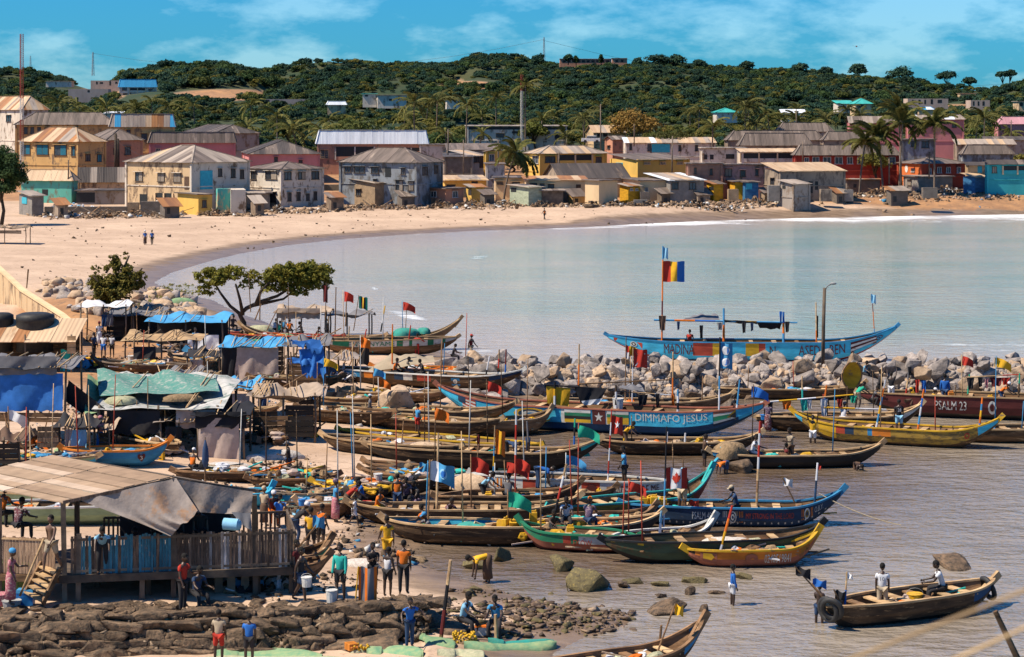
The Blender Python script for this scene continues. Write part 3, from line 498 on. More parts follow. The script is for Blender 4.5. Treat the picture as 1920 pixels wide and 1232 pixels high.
def house(label,x0,xc,x1,Y,ye,yr,th=30,roof='hip',wall=PB,rm=RG,wins=(),dep=7,yb=None,oh=.45,group=None,cat='house',name='house',z=None,sw=1.15,bands=(),seed=0,wallL=None,skirt=.5):
 th_ = R(th); s = Y / F; X = (xc - 960) * s; zb = z if z is not None else (gz(X,Y) if yb is None else H - (yb - HY) * s)
 rs = random.Random(int(x0 * 3 + Y) + seed); rx = (math.cos(th_),math.sin(th_)); ly = (-math.sin(th_),math.cos(th_))
 def hit(px,o,d): k = (px - 960) / F; den = d[0] - k * d[1]; return (k * o[1] - o[0]) / den        # distance along a wall line to pixel column px
 O = (X,Y); b = max(.5,hit(x1,O,rx)); a = hit(x0,O,ly) if xc - x0 > 2 and th > 1 else dep; a = max(.5,a)
 if x1 - xc < 2: b = dep
 hw = H - (ye - HY) * s - zb; t = thing(name,label,cat,(X,Y,zb),th_,group)
 w = MB(); sk = skirt; w.add([(0,0,-sk),(b,0,-sk),(b,a,-sk),(0,a,-sk),(0,0,hw),(b,0,hw),(b,a,hw),(0,a,hw)],[(0,1,5,4),(1,2,6,5),(2,3,7,6)],0)
 w.f.append((3,0,4,7)); w.m.append(1 if wallL else 0); w.f.append((4,5,6,7)); w.m.append(0)
 w.build('wall',[wall,wallL] if wallL else wall,t)
 if roof:
  mid = Y + (b * rx[1] + a * ly[1]) / 2; rise = max(.15,(ye - yr) * mid / F * 1.0 + (0 if roof in ('flat',) else (mid - Y) * (ye - HY) / F * .0)); rf = inst('roof',None,t,(0,0,hw))
  e = oh; x_0,x_1,y_0,y_1 = -e,b + e,-e,a + e; dz = -.12
  if roof == 'flat':
   slope(rf,[(x_0,y_0,.02),(x_1,y_0,.02),(x_1,y_1,.06),(x_0,y_1,.06)],rm,rs,sw,th=.14)
  elif roof == 'shed': slope(rf,[(x_0,y_0,dz),(x_1,y_0,dz),(x_1,y_1,rise),(x_0,y_1,rise)],rm,rs,sw)
  elif roof == 'shedx': slope(rf,[(x_0,y_1,dz),(x_0,y_0,dz),(x_1,y_0,rise),(x_1,y_1,rise)],rm,rs,sw)
  elif roof == 'shedl': slope(rf,[(x_1,y_0,dz),(x_1,y_1,dz),(x_0,y_1,rise),(x_0,y_0,rise)],rm,rs,sw)
  elif roof == 'hip':
   if b >= a: m_ = (y_1 - y_0) / 2 * .95; A,B = (x_0 + m_,(y_0 + y_1) / 2,rise),(x_1 - m_,(y_0 + y_1) / 2,rise)
   else: m_ = (x_1 - x_0) / 2 * .95; A,B = ((x_0 + x_1) / 2,y_0 + m_,rise),((x_0 + x_1) / 2,y_1 - m_,rise)
   c = [(x_0,y_0,dz),(x_1,y_0,dz),(x_1,y_1,dz),(x_0,y_1,dz)]
   if b >= a: sl_ = [([c[0],c[1],B,A],1),([c[3],c[0],A],1),([c[1],c[2],B],1),([c[2],c[3],A,B],0)]
   else: sl_ = [([c[0],c[1],A],1),([c[3],c[0],A,B],1),([c[1],c[2],B,A],th < 20),([c[2],c[3],B],0)]
   for q,vis in sl_: slope(rf,q,rm,rs,sw,strips=vis)
   h = MB(); up = Vector((0,0,.07)); cs = [Vector(q) for q in c]; A,B = Vector(A) + up,Vector(B) + up
   near = [(cs[0],A),(cs[1],B if b >= a else A),(cs[3],A if b >= a else B),(A,B)]
   for p,q in near: h.bar(p + up,q,.28,.06)
   h.build('ridge_cap',rm[0] if isinstance(rm,(list,tuple)) else rm,rf)
  elif roof in ('gx','gy'):
   if roof == 'gx': A,B = (x_0,(y_0 + y_1) / 2,rise),(x_1,(y_0 + y_1) / 2,rise); q1 = [(x_0,y_0,dz),(x_1,y_0,dz),B,A]; q2 = [(x_1,y_1,dz),(x_0,y_1,dz),A,B]; g = [(0,0,0),(0,a,0),(0,a / 2,rise - .1)]; g2 = [(b,0,0),(b,a,0),(b,a / 2,rise - .1)]
   else: A,B = ((x_0 + x_1) / 2,y_0,rise),((x_0 + x_1) / 2,y_1,rise); q1 = [(x_0,y_1,dz),(x_0,y_0,dz),A,B]; q2 = [(x_1,y_0,dz),(x_1,y_1,dz),B,A]; g = [(0,0,0),(b,0,0),(b / 2,0,rise - .1)]; g2 = [(0,a,0),(b,a,0),(b / 2,a,rise - .1)]
   slope(rf,q1,rm,rs,sw); slope(rf,q2,rm,rs,sw,strips=(roof == 'gy' and th < 25)); gm = MB(); gm.add(g,[(0,1,2)]); gm.add(g2,[(0,1,2)]); gm.build('gable',wall,rf)
 if hw > 4.2 and not name.startswith('beach'):
  m = MB(); zz = hw * .5; m.box((b / 2,-.04,zz),(b + .12,.14,.16)); m.box((-.04,a / 2,zz),(.14,a + .12,.16)); m.build('string_course',wall,t)
  for cx,cy in ((0,0),(b,0),(0,a)): m = MB(); m.box((cx,cy,hw / 2),(.34,.34,hw)); m.build('corner_pier',wall,t)
 for zf in bands:                       # plaster string course at pixel row zf
  zz = H - (zf - HY) * s - zb; m = MB(); m.box((b / 2,-.05,zz),(b + .1,.12,.22)); m.box((-.05,a / 2,zz),(.12,a + .1,.22)); m.build('string_course',PB,t)
 for q in wins:
  p0,p1,q0,q1 = q[:4]; ty = q[4] if len(q) > 4 else 'w'; pc = (p0 + p1) / 2; L_ = pc < xc and th > 1 and xc - x0 > 2
  o_,d_ = (O,ly) if L_ else (O,rx); u0,u1 = hit(p0,o_,d_),hit(p1,o_,d_); u0,u1 = min(u0,u1),max(u0,u1); dd = Y + (u0 + u1) / 2 * d_[1]; z0,z1 = H - (q1 - HY) * dd / F - zb,H - (q0 - HY) * dd / F - zb
  if L_: mx = Matrix.Translation((0,(u0 + u1) / 2,(z0 + z1) / 2)) @ Matrix.Rotation(R(-90),4,'Z')
  else: mx = Matrix.Translation(((u0 + u1) / 2,0,(z0 + z1) / 2))
  ww,hh = u1 - u0,z1 - z0
  fm = {'w': FRM,'W': FRW,'s': SHB,'n': SHW,'d': DRB,'o': None,'v': FRM,'c': SHC,'x': FRM}.get(ty,FRM)
  if ty in 'wWsnv':
   f = MB(); k = .09
   for c_,s_ in (((0,-.04,hh / 2 - k / 2),(ww,.16,k)),((0,-.06,-hh / 2 + k / 2),(ww + .2,.22,k)),((-ww / 2 + k / 2,-.04,0),(k,.15,hh)),((ww / 2 - k / 2,-.04,0),(k,.15,hh)),((0,-.045,0),(.06,.10,hh))): f.box(c_,s_)
   if ty == 'v':
    for i in range(1,4): f.box((0,-.05,-hh / 2 + hh * i / 4),(ww,.12,.07))
   fr = f.build('window',FRW if ty == 'W' else (PB if ty in 'v' else FRM),t); fr.matrix_local = mx
   p = MB(); p.box((0,-.01,0),(ww - .1,.03,hh - .1)); p.build('pane',PANE,fr); p = MB(); p.box((0,-.22,hh / 2 + .1),(ww + .35,.42,.07)); p.build('shadow_hood',wall,fr)  # hood added over each window for the shadow it casts
   if ty in 'sn':
    for sg in ((-1,1) if rs.random() < .6 else (1,)): sh = MB(); sh.box((sg * ww * .25,-.07,0),(ww * .46,.03,hh * .92)); [sh.box((sg * ww * .25,-.1,-hh * .4 + hh * .1 * i),(ww * .4,.02,hh * .05)) for i in range(9)]; sh.build('shutter',fm,fr)
  elif ty == 'd': p = MB(); p.box((0,-.03,0),(ww,.08,hh)); o2 = p.build('door',DRB,t); o2.matrix_local = mx
  elif ty == 'c': p = MB(); p.box((0,-.05,0),(ww,.1,hh)); o2 = p.build('wall_panel',SHC,t); o2.matrix_local = mx
  elif ty == 'o': p = MB(); p.box((0,-.012,0),(ww,.03,hh)); o2 = p.build('shade_panel',DARK,t); o2.matrix_local = mx  # flat dark panel, the shade of an opening put into colour
  elif ty == 'x':                                     # veranda: flat dark panel standing in for the recess shade, posts and rail
   p = MB(); p.box((0,-.012,0),(ww,.03,hh)); o2 = p.build('shade_panel',DARK,t); o2.matrix_local = mx; k = max(2,round(ww / 3.2));
   for i in range(k + 1): pp = MB(); pp.box((-ww / 2 + ww * i / k,-.12,0),(.26,.24,hh)); pp.build('post',PW if 'white' in label else PC,o2)
   pp = MB(); pp.box((0,-.1,-hh / 2 + .35),(ww,.1,.7)); pp.build('parapet',wall,o2)
 return t
OLD = [RG]; PATCH = [RC,RR,RL,RC,RR]; DK = [RD,RD,RG]
HS = [
 ('pale house with rusty tan hipped roof behind the dark tree',-60,42,88,440,205,181,35,'hip',PW,[RC,RL,RR],[(12,21,216,229)]),
 ('long ochre building under a dark weathered grey roof at left',28,30,215,424,233,211,4,'hip',PY,OLD,[(45,52,238,252),(57,64,238,252),(70,77,238,251),(83,90,239,250),(138,148,240,246),(205,228,244,255)]),
 ('ochre two storey house with blue and rust patched roof behind',205,208,326,418,237,214,5,'hip',PY,[RL,RR,RC,RB],[(237,245,243,258),(265,276,250,263),(301,314,252,257)]),
 ('ochre house with patchwork rust tan and blue roof',38,146,197,386,265,240,62,'hip',PY,PATCH,[(41,57,271,290,'s'),(69,91,271,291,'s'),(102,125,272,292,'s'),(134,141,274,293,'s'),(160,169,289,303),(182,190,289,304,'s')]),
 ('pinkish house with grey roof behind the thick pole',160,200,266,398,262,243,30,'hip',PV,OLD,[(234,245,275,291),(213,217,278,290)]),
 ('teal walled house with smooth tan roof above the clutter',40,134,146,352,338,319,75,'hip',PT,[RC],[(79,90,355,366,'o')]),
 ('low house with striped dark and tan sheets roof',140,150,238,362,341,314,8,'shed',PB,[RD,RC,RL],[]),
 ('grey walled yard shed with one yellow wall',143,145,248,349,357,353,3,'flat',PG,DK,[(143,178,361,380,'o')]),
 ('large decayed two storey house with bleached hipped roof and beige side',237,359,466,333,304,275,52,'hip',PW,[RL,RG,RG,RC],[(254,268,323,340,'n'),(296,309,325,341,'n'),(326,340,325,342,'n'),(346,354,331,355,'d'),(262,276,364,384,'o'),(292,325,362,384,'x'),(409,416,316,332),(433,441,316,334),(450,457,318,336),(375,398,320,355,'c')]),
 ('white washed two storey house with cracked walls and flat hipped roof',464,527,605,342,316,305,42,'hip',PW,OLD,[(471,481,321,337),(498,520,321,337,'n'),(507,518,360,380),(533,546,322,338),(559,572,322,337,'n'),(584,598,321,337),(539,546,361,378),(556,563,360,377),(574,580,363,377),(588,594,359,376)]),
 ('rose pink house with dark brown hipped roof',455,468,598,402,288,265,10,'hip',PBR,DK,[(514,521,294,305),(560,567,300,306)]),
 ('pink house with broad grey hipped roof',278,281,440,418,267,248,6,'hip',PBR,OLD,[(292,301,278,286,'W')]),
 ('grey house with small dark hipped roofs at the back',345,405,484,452,249,235,20,'hip',PG,DK,[]),
 ('large building with long white metal hipped roof and teal veranda',590,596,800,432,269,245,3,'hip',PV,[RW],[(601,616,281,297,'v'),(629,702,275,300,'x'),(752,790,277,290,'x')]),
 ('blue grey weathered two storey house with hipped roof and porch',638,780,828,344,304,279,66,'hip',PBL,OLD,[(646,658,312,324),(664,684,312,325),(696,710,313,326),(722,733,314,332,'o'),(752,760,315,328),(742,756,338,358,'n'),(766,776,340,358,'n'),(792,801,313,329),(814,820,310,326),(700,706,336,352)]),
 ('small square hut of rough tan stone blocks on the beach',651,703,733,345,342,335,45,'shed',BKT,[RL,RG],[(668,677,355,367)]),
 ('small pinkish cement house with rubble weighted roof',794,836,869,346,353,348,40,'flat',PV,OLD,[(808,819,358,370,'W'),(848,858,358,371,'W')]),
 ('yellow ochre workshop with low rusty roof',825,834,912,366,337,331,8,'shed',PX,[RL,RC,RG],[(837,854,346,353,'o'),(884,896,340,350,'o')]),
 ('tiny yellow shack leaning among the rubble',874,884,909,351,350,346,20,'shed',PX,[RR,RL],[(878,884,356,366,'o')]),
 ('dark stone walled yard overgrown with vines',832,835,884,384,294,292,2,'flat',BKD,DK,[]),
 ('pale low wall building beside the long grey roof',786,788,842,428,271,268,2,'flat',PW,OLD,[]),
 ('house under a long thin grey roof behind the motorbike yard',838,841,938,420,280,270,4,'shed',PG,OLD,[]),
 ('white house with brown garage door and tan roof',845,884,912,398,291,283,25,'shed',PW,[RC,RL],[(889,898,294,305),(899,909,293,315,'d')]),
 ('narrow bright yellow house left of the leaning palm',909,912,945,392,283,275,12,'shedx',PX,[RG,RC],[(917,927,289,303,'W')]),
 ('white house with a teal and pink painted gate wall',911,913,944,376,307,305,2,'flat',PW,[RG],[]),
 ('long pale modernist building with two flat roofs',874,877,1062,500,236,233,2,'flat',PW,[RL],[(877,1060,238,243,'o'),(895,908,252,265,'o'),(930,945,250,258),(960,1000,246,250,'o'),(1040,1062,250,262,'o')]),
 ('beige gabled house on the rise with tan roof and porch',1100,1114,1172,495,248,235,15,'gx',PB,[RC,RL],[(1118,1140,250,262,'x')]),
 ('two storey yellow house with veranda under pale tan roof',986,1013,1136,384,287,274,22,'hip',PX,[RL,RC],[(999,1010,292,307,'W'),(1022,1041,293,306),(1046,1110,290,308,'x'),(1117,1128,294,306)]),
 ('house with steep black corrugated gable roof',1020,1052,1178,364,334,308,18,'gx',PD,[RD,RD,RD,RG],[]),
 ('low cream beach house left wing with louvred vent',927,929,990,358,333,330,2,'flat',PC,DK,[(931,944,340,347,'v'),(960,975,341,346)]),
 ('long cream beach house with tan roof edge and three windows',986,988,1100,353,337,332,4,'shed',PC,[RC,RC,RR],[(993,1007,343,352),(1012,1021,344,354),(1027,1039,345,354),(1080,1089,346,373,'d')]),
 ('plain pale cream block room at the end of the beach house',1097,1123,1158,347,338,336,45,'flat',PC,[RG],[]),
 ('pale green striped tin hut on the beach',956,991,1016,345,350,347,45,'shed',KG,[RL],[(958,968,352,360,'o')]),
 ('dark slatted lean-to beside the green tin hut',1014,1016,1056,347,357,355,2,'flat',WOODG,[RL,RG],[]),
 ('bright yellow washroom hut with twin vents',1162,1178,1200,352,348,344,40,'shed',KY,[RL,RR],[(1181,1186,353,358,'W'),(1191,1196,353,358,'W')]),
 ('low white walled building right of the yellow hut',1168,1200,1257,355,338,334,10,'flat',PC,[RG],[(1209,1215,351,360,'W')]),
 ('grey concrete block house with slanting white roof',1212,1257,1320,353,337,329,12,'shed',BKG,[RW,RL,RC],[(1259,1272,342,356),(1292,1305,342,356)]),
 ('tall yellow hall with grey roof and three block vents',1146,1196,1291,374,299,290,32,'shed',PX,OLD,[(1156,1168,305,310,'c'),(1207,1219,303,309,'v'),(1237,1248,303,309,'v'),(1269,1280,303,309,'v')]),
 ('small salmon gabled house behind the yellow hall',1136,1149,1174,462,261,255,30,'gx',PV,[RG,RL],[(1139,1144,273,280)]),
 ('long low house with blue doors under pale cream roof',1170,1174,1340,446,267,258,2,'shed',PW,[RC,RL,RW],[(1180,1185,270,282),(1214,1221,270,284),(1222,1256,270,286,'c'),(1272,1277,272,284),(1303,1309,272,284)]),
 ('white house with two brown window awnings',1314,1318,1396,405,277,274,4,'flat',PW,[RL],[(1319,1326,290,299,'o'),(1331,1338,290,299,'o'),(1361,1377,289,298,'o')]),
 ('arched veranda building with thin yellow roof',1384,1392,1496,400,284,279,6,'shed',PW,[RC],[(1388,1492,287,304,'x')]),
 ('wide grey hipped roof house behind the arched veranda',1384,1388,1520,428,272,250,4,'hip',PD,OLD,[]),
 ('broad grey roofed house below the hilltop palms',1360,1366,1545,455,262,245,6,'hip',PD,OLD,[]),
 ('grey pyramid roofed house in front of the dark bush',1455,1460,1560,470,246,230,5,'hip',PG,OLD,[]),
 ('grey roofed house left of the palms with long ridge',1540,1545,1640,440,262,247,5,'hip',PD,OLD,[]),
 ('salmon brick house with stone weighted roof',1288,1291,1353,362,306,302,3,'flat',BKP,OLD,[(1301,1306,314,327),(1331,1336,316,329)]),
 ('dull pink plastered house with wooden shutter',1350,1353,1433,364,308,303,4,'flat',PK,OLD,[(1359,1372,316,331,'n'),(1388,1398,319,332),(1416,1422,317,330)]),
 ('tilted yellow metal kiosk with crossed door',1325,1338,1356,356,344,339,35,'shed',KY,[RG,RR],[(1329,1338,350,357,'o')]),
 ('yellow and orange door kiosk beside the blue one',1376,1378,1396,358,340,336,5,'flat',KY,[RG],[]),
 ('faded blue metal kiosk on low legs',1395,1397,1422,356,341,337,5,'flat',KB,[RG],[(1399,1410,344,355,'c')]),
 ('weathered bare concrete house with tan sheet roof',1432,1464,1583,357,320,307,14,'shed',PD,[RC,RC,RL],[(1445,1452,334,349),(1516,1524,340,362,'o'),(1528,1534,340,356,'o')]),
 ('small bleached annex with sloping roof',1462,1488,1517,350,344,338,35,'shed',PG,[RL],[(1467,1473,348,354,'o')]),
 ('long dark red two storey building with white sills',1488,1492,1684,394,290,272,3,'hip',PR,OLD,[(1508,1517,295,307,'W'),(1523,1536,294,308,'W'),(1543,1558,294,308,'W'),(1565,1580,294,308,'W'),(1588,1599,294,308,'W'),(1607,1620,294,308,'W'),(1627,1637,294,308,'W'),(1646,1658,294,308,'W'),(1666,1679,294,308,'W')]),
 ('orange and red house with round white emblem',1684,1728,1813,386,306,297,22,'hip',plaster('brick_red',(.36,.06,.03),pos=.75),OLD,[(1709,1715,316,323,'W'),(1741,1746,315,330,'W'),(1757,1765,313,325,'W'),(1774,1782,313,325,'W'),(1794,1801,313,325,'W')]),
 ('beige patched house left of the turquoise one',1812,1815,1852,378,309,304,3,'shed',PB,DK,[(1833,1841,312,324,'c')]),
 ('turquoise house with railed veranda at the right edge',1849,1852,1990,372,307,300,3,'shed',PQ,DK,[(1860,1869,312,325,'n'),(1880,1935,311,327,'x')]),
 ('grey thatch like roofed house behind the orange one',1800,1806,1898,402,288,272,4,'hip',PBL,OLD,[]),
 ('house with long bleached roof under the pink building',1790,1795,1902,430,270,261,3,'shed',PD,[RL,RC],[]),
 ('two storey salmon building with pale flat roof',1700,1703,1806,470,223,215,3,'hip',PBR,[RL,RW],[(1785,1793,231,240),(1716,1724,231,240)]),
 ('salmon house with brown roof left of the pale roofed one',1590,1594,1690,472,230,218,3,'gx',PBR,[RG,RL],[(1603,1609,234,242)]),
 ('blue grey stained concrete building behind the palms',1688,1692,1752,412,261,255,3,'flat',PBL,[RG],[(1708,1716,264,276),(1728,1742,264,278)]),
 ('deep blue tin hut with sandy roof on the rubble',1806,1828,1850,360,331,325,40,'shed',KB,[RC],[]),
 ('low stone shack with loose roof left of the palms',1584,1588,1650,364,336,331,3,'flat',BKD,[RL,RG,RR],[(1600,1606,345,352,'o')]),
 ('grey stone shack with stones on its roof behind the palms',1694,1722,1786,364,331,326,12,'flat',BKG,[RL,RG],[(1702,1709,337,348,'n')]),
 ('house with pink metal roof far right',1866,1872,1960,520,232,219,3,'hip',PBR,[RP],[]),
 ('dark low houses strip at the right back',1845,1850,1990,450,262,256,3,'shed',PG,DK,[]),
 ('small yellow ruin with rubble roof in front of the decayed house',333,372,398,326,364,360,35,'flat',PX,[RL,RG],[(379,387,375,390)]),
 ('broken wall fragment painted teal and cream',405,408,433,330,354,353,20,None,plaster('tealworn',(.10,.45,.38),(.5,.38,.24),.5),RG,[]),
 ('white and blue peeling wall fragment',431,433,461,329,356,355,10,None,PW,RG,[]),
 ('brown roofless cement shack beside the white house',458,462,506,333,362,360,8,'flat',PD,[RL,RG],[(486,492,367,379,'o')]),
 ('stone hut with tin roof under the large dark tree',36,60,82,322,366,360,30,'shed',BKG,[RL],[(42,51,370,382,'c')]),
]
HNAMES = {}
for h in HS:
 if h[1] > 1550 and h[4] < 372: h = h[:4] + (h[4] + 14,) + h[5:]
 house(h[0],*h[1:8],roof=h[8],wall=h[9],rm=h[10],wins=h[11],wallL={'orange and red house with round white emblem': PO,'large decayed two storey house with bleached hipped roof and beige side': PB,'yellow and orange door kiosk beside the blue one': None,'rose': None}.get(h[0]),name='beach_shack' if any(k in h[0] for k in ('shack','hut','kiosk','ruin','fragment','lean-to')) else 'house')
# hillside buildings
UN = plaster('unfinished',(.50,.36,.28),pos=.75); UG = plaster('unfin_grey',(.36,.29,.26),pos=.8)
for h in [('villa with bright blue hipped roof and balconies on the hillside',220,224,293,800,163,149,4,'hip',PW,[RB],[(229,238,164,170),(243,273,165,173,'x'),(278,285,166,170),(243,273,176,184,'x'),(231,238,175,178)],186),
   ('unfinished pinkish block house left of the blue villa',168,170,226,840,151,150,3,None,UN,RG,[(180,183,153,158,'o'),(187,193,154,157,'o'),(205,208,152,160,'o'),(216,220,153,157,'o')],166),
   ('long grey unfinished wall on the slope',126,128,203,780,167,166,2,None,UG,RG,[(164,168,169,173,'o')],182),
   ('low grey shell right of the blue villa',300,302,362,780,173,172,2,None,UG,RG,[(357,362,175,182,'o')],184),
   ('small cream roofed house high on the left hill',84,86,134,950,152,150,2,'flat',PW,[RC],[],155),
   ('grey unfinished blocks on the orange earth',496,498,582,720,186,185,2,None,UG,RG,[(498,505,187,194,'o'),(515,522,187,194,'o')],197),
   ('white modern villa with flat cream roofs',705,708,762,700,178,176,4,'flat',PW,[RC],[(729,735,185,189,'o')],192),
   ('white upper wing of the modern villa',676,680,706,705,176,173,4,'flat',PW,[RGN],[(684,690,178,181,'o')],190),
   ('small tin roofed house below the modern villa',611,614,648,660,196,190,4,'hip',PB,[RW,RGN],[],204),
   ('small white cottage among the palms',835,838,862,640,187,184,4,'flat',PW,[RL],[],192),
   ('long pale arcaded building on top of the ridge',1047,1050,1146,1300,110,107,1,'flat',PV,[RW],[(1055 + 9 * i,1061 + 9 * i,113,117,'o') for i in range(10)],121),
   ('shorter arcaded block at the right of the ridge building',1146,1148,1176,1290,109,107,1,'flat',PV,[RC],[(1154,1159,112,117,'o'),(1164,1169,112,117,'o')],121),
   ('villa with teal green hipped roofs',1602,1604,1634,640,194,185,4,'hip',PB,[RGN],[(1610,1620,196,202,'o')],208),
   ('low teal roofed wing left of the green villa',1570,1572,1602,650,194,188,4,'shed',PW,[RGN],[],200),
   ('long unfinished roofless house on the right slope',1700,1702,1778,760,185,184,2,None,UN,RG,[(1710,1713,187,195,'o'),(1722,1726,187,195,'o'),(1733,1736,187,195,'o'),(1745,1749,186,195,'o'),(1758,1766,187,193,'o')],196),
   ('second roofless shell further right on the slope',1818,1820,1856,740,188,187,2,None,UN,RG,[(1824,1827,190,198,'o'),(1833,1836,190,198,'o'),(1842,1846,190,198,'o')],200),
   ('white roofed barn among the far palms',1462,1466,1508,600,211,205,4,'gx',PW,[RW],[],216),
   ('small house with light blue roof on the orange slope',1720,1723,1750,640,205,200,6,'hip',PB,[RB,RW],[],212),
   ('pale shelter under the flat topped trees',1800,1801,1830,1200,175,173,2,'flat',PB,[RC],[],178),
   ('concrete shell at the right edge of the slope',1908,1910,1960,700,190,189,2,'flat',PB,[RL],[(1912,1918,193,199,'o')],202),
   ('arched timber framed roof of a half built hall',1342,1344,1382,560,210,203,3,'hip',PW,[RGN],[],216),
   ('pale tin roofs peeking out below the grove',194,196,225,560,212,209,3,'shed',PW,[RW],[],217)]:
 house(h[0],*h[1:8],roof=h[8],wall=h[9],rm=h[10],wins=h[11],yb=h[12],sw=2.6,skirt=2)
# ---------------------------------------------------------------- masts, poles, wires, beach furniture
def lattice(px,Y,yb,yt,wpx,label,bandsC,name='lattice_mast',cat='mast',taper=1.0,n=14):
 b0 = D(px,yb,Y); hgt = (yb - yt) * Y / F; w = wpx * Y / F / 2; t = thing(name,label,cat,b0); r = w * .09
 segs = len(bandsC);
 for s_i,mt in enumerate(bandsC):
  b = MB(); z0,z1 = hgt * s_i / segs,hgt * (s_i + 1) / segs; k = max(2,n // segs)
  def pt(i,z): q = w * (1 - (1 - taper) * z / hgt); a = 2 * math.pi * i / 3 + .4; return Vector((math.cos(a) * q,math.sin(a) * q,z))
  for i in range(3):
   b.bar(pt(i,z0),pt(i,z1),2 * r)
   for j in range(k):
    za,zb = z0 + (z1 - z0) * j / k,z0 + (z1 - z0) * (j + 1) / k; b.bar(pt(i,za),pt((i + 1) % 3,zb),r * 1.2); b.bar(pt(i,zb),pt((i + 1) % 3,zb),r * 1.2)
  b.build('mast_section',mt,t)
MRD = mat('mast_red',(.33,.06,.04),rnd=.05); MWH = mat('mast_white',(.72,.68,.62),rnd=.05); MST = mat('mast_steel',(.28,.33,.36),rnd=.05)
lattice(40,318,345,64,8,'tall red and white lattice radio mast at the left',[MWH,MWH,MRD,MWH,MRD,MRD,MRD],n=70)
lattice(978,485,262,140,6,'white and red lattice mast behind the palms in the middle',[MWH,MWH,MWH,MRD],n=44)
lattice(174,1380,142,98,6,'thin steel pylon on the left skyline',[MST],'pylon','pylon',.4,14)
lattice(1020,1320,112,70,5,'thin steel pylon on the middle of the ridge',[MST],'pylon','pylon',.4,14)
lattice(57,1380,125,105,4,'very small steel pylon on the far left skyline',[MST],'pylon','pylon',.4,8)
for x,yb,yt,Y,lb in [(217,322,250,375,'thick weathered pole beside the patchwork roof'),(221,322,260,377,'second thick pole leaning on the first'),(1126,300,195,400,'tall pole in front of the gabled house'),(934,322,262,378,'dark pole left of the leaning palm'),(1505,300,265,385,'pole in front of the red building roof'),(1667,340,295,372,'brown pole between the palms'),(1742,330,285,372,'pale curved pole beside the orange house'),
      (840,290,242,400,'thin pole by the vine covered wall'),(869,322,262,370,'thin pole in the yard'),(1260,330,255,372,'bent pole on the yellow hall'),(1048,318,285,370,'leaning pole on the dark roof'),(1189,270,232,440,'pole left of the umbrella tree'),(1493,260,205,480,'far pole right of the tall palm'),(1896,260,225,470,'lamp pole far right'),(128,330,300,352,'short post on the teal house')]:
 t = thing('utility_pole',lb,'pole',D(x,yb,Y)); b = MB(); hh = (yb - yt) * Y / F; rr = .35 if 'thick' in lb else .13; b.tube([(0,0,-.5),(.03,0,hh * .5),(.1 if 'bent' in lb or 'curved' in lb else 0,0,hh)],[rr,rr * .9,rr * .75],6); b.build('shaft',BARK if 'thick' not in lb else BARKD,t,True)
 b = MB(); b.box((0,0,hh - .5),(1.0,.08,.08)); b.build('crossarm',WOODG,t)
def wire(a,b_,sag,lb,r=.02,mt=None,nm='wire',cat='wire'):
 a,b_ = Vector(a),Vector(b_); m = MB(); m.tube([a.lerp(b_,k / 10) - Vector((0,0,sag * 4 * (k / 10) * (1 - k / 10))) for k in range(11)],r,4); o = m.build(nm,mt or RUBBER); o['label'] = lb; o['category'] = cat
wire(D(217,262,375),D(330,306,340),1,'sagging power cable from the thick pole to the decayed house')
wire(D(217,266,375),D(60,286,352),1.2,'power cable crossing the ochre house with patchwork roof')
wire(D(174,100,1380),D(1020,74,1320),14,'faint high power line between the two skyline pylons',.07)
wire(D(1020,76,1320),D(2100,130,1400),20,'faint high power line running right from the ridge pylon',.07)
# rubble, slabs, debris
def rock_mesh(seed,mt,n=15,sq=.75,name='boulder',flatv=1.0):
 rs = np.random.RandomState(seed); bm = bmesh.new(); d = rs.normal(size=(n,3)); d /= np.linalg.norm(d,axis=1)[:,None]; d = np.sign(d) * np.abs(d) ** sq; d /= np.abs(d).max(1)[:,None] ** .5
 for p in d * rs.uniform(.8,1.1,(n,1)) * np.array([1,.8,.72 * flatv]): bm.verts.new(p)
 bmesh.ops.convex_hull(bm,input=bm.verts); geom = [v for v in bm.verts if not v.link_faces]; bmesh.ops.delete(bm,geom=geom,context='VERTS')
 bmesh.ops.bevel(bm,geom=bm.edges[:],offset=.045,segments=1,affect='EDGES'); me = bpy.data.meshes.new(name); bm.to_mesh(me); bm.free(); me.materials.append(mt); return me
ROCKG = mat('rock_grey',(.38,.32,.28),(.17,.145,.13),1.4,rough=.9,bump=.9,rnd=.35,c3=(.16,.14,.13),s3=2,c3pos=.56,detail=8,bdist=.15); ROCKT = mat('rock_tan',(.46,.33,.22),(.28,.19,.12),1.4,rough=.9,bump=.9,rnd=.3,c3=(.15,.11,.08),s3=2,c3pos=.6,detail=8,bdist=.12)
ROCKB = mat('rock_brown',(.21,.135,.08),(.06,.042,.028),2.2,rough=.85,bump=1,rnd=.3,c3=(.05,.04,.03),s3=2,c3pos=.56,detail=8,bdist=.12); ROCKM = mat('rock_mossy',(.15,.12,.05),(.07,.055,.03),5,rough=.8,bump=1,rnd=.25,c3=(.28,.2,.06),s3=2,c3pos=.6,detail=8)
RKS = [rock_mesh(i,ROCKG) for i in range(12)]; RKT = [rock_mesh(100 + i,ROCKT) for i in range(6)]; RKB = [rock_mesh(200 + i,ROCKB) for i in range(8)]; RKM = [rock_mesh(300 + i,ROCKM) for i in range(4)]; SLB = [rock_mesh(400 + i,ROCKB,14,.5,'stone',.42) for i in range(6)]
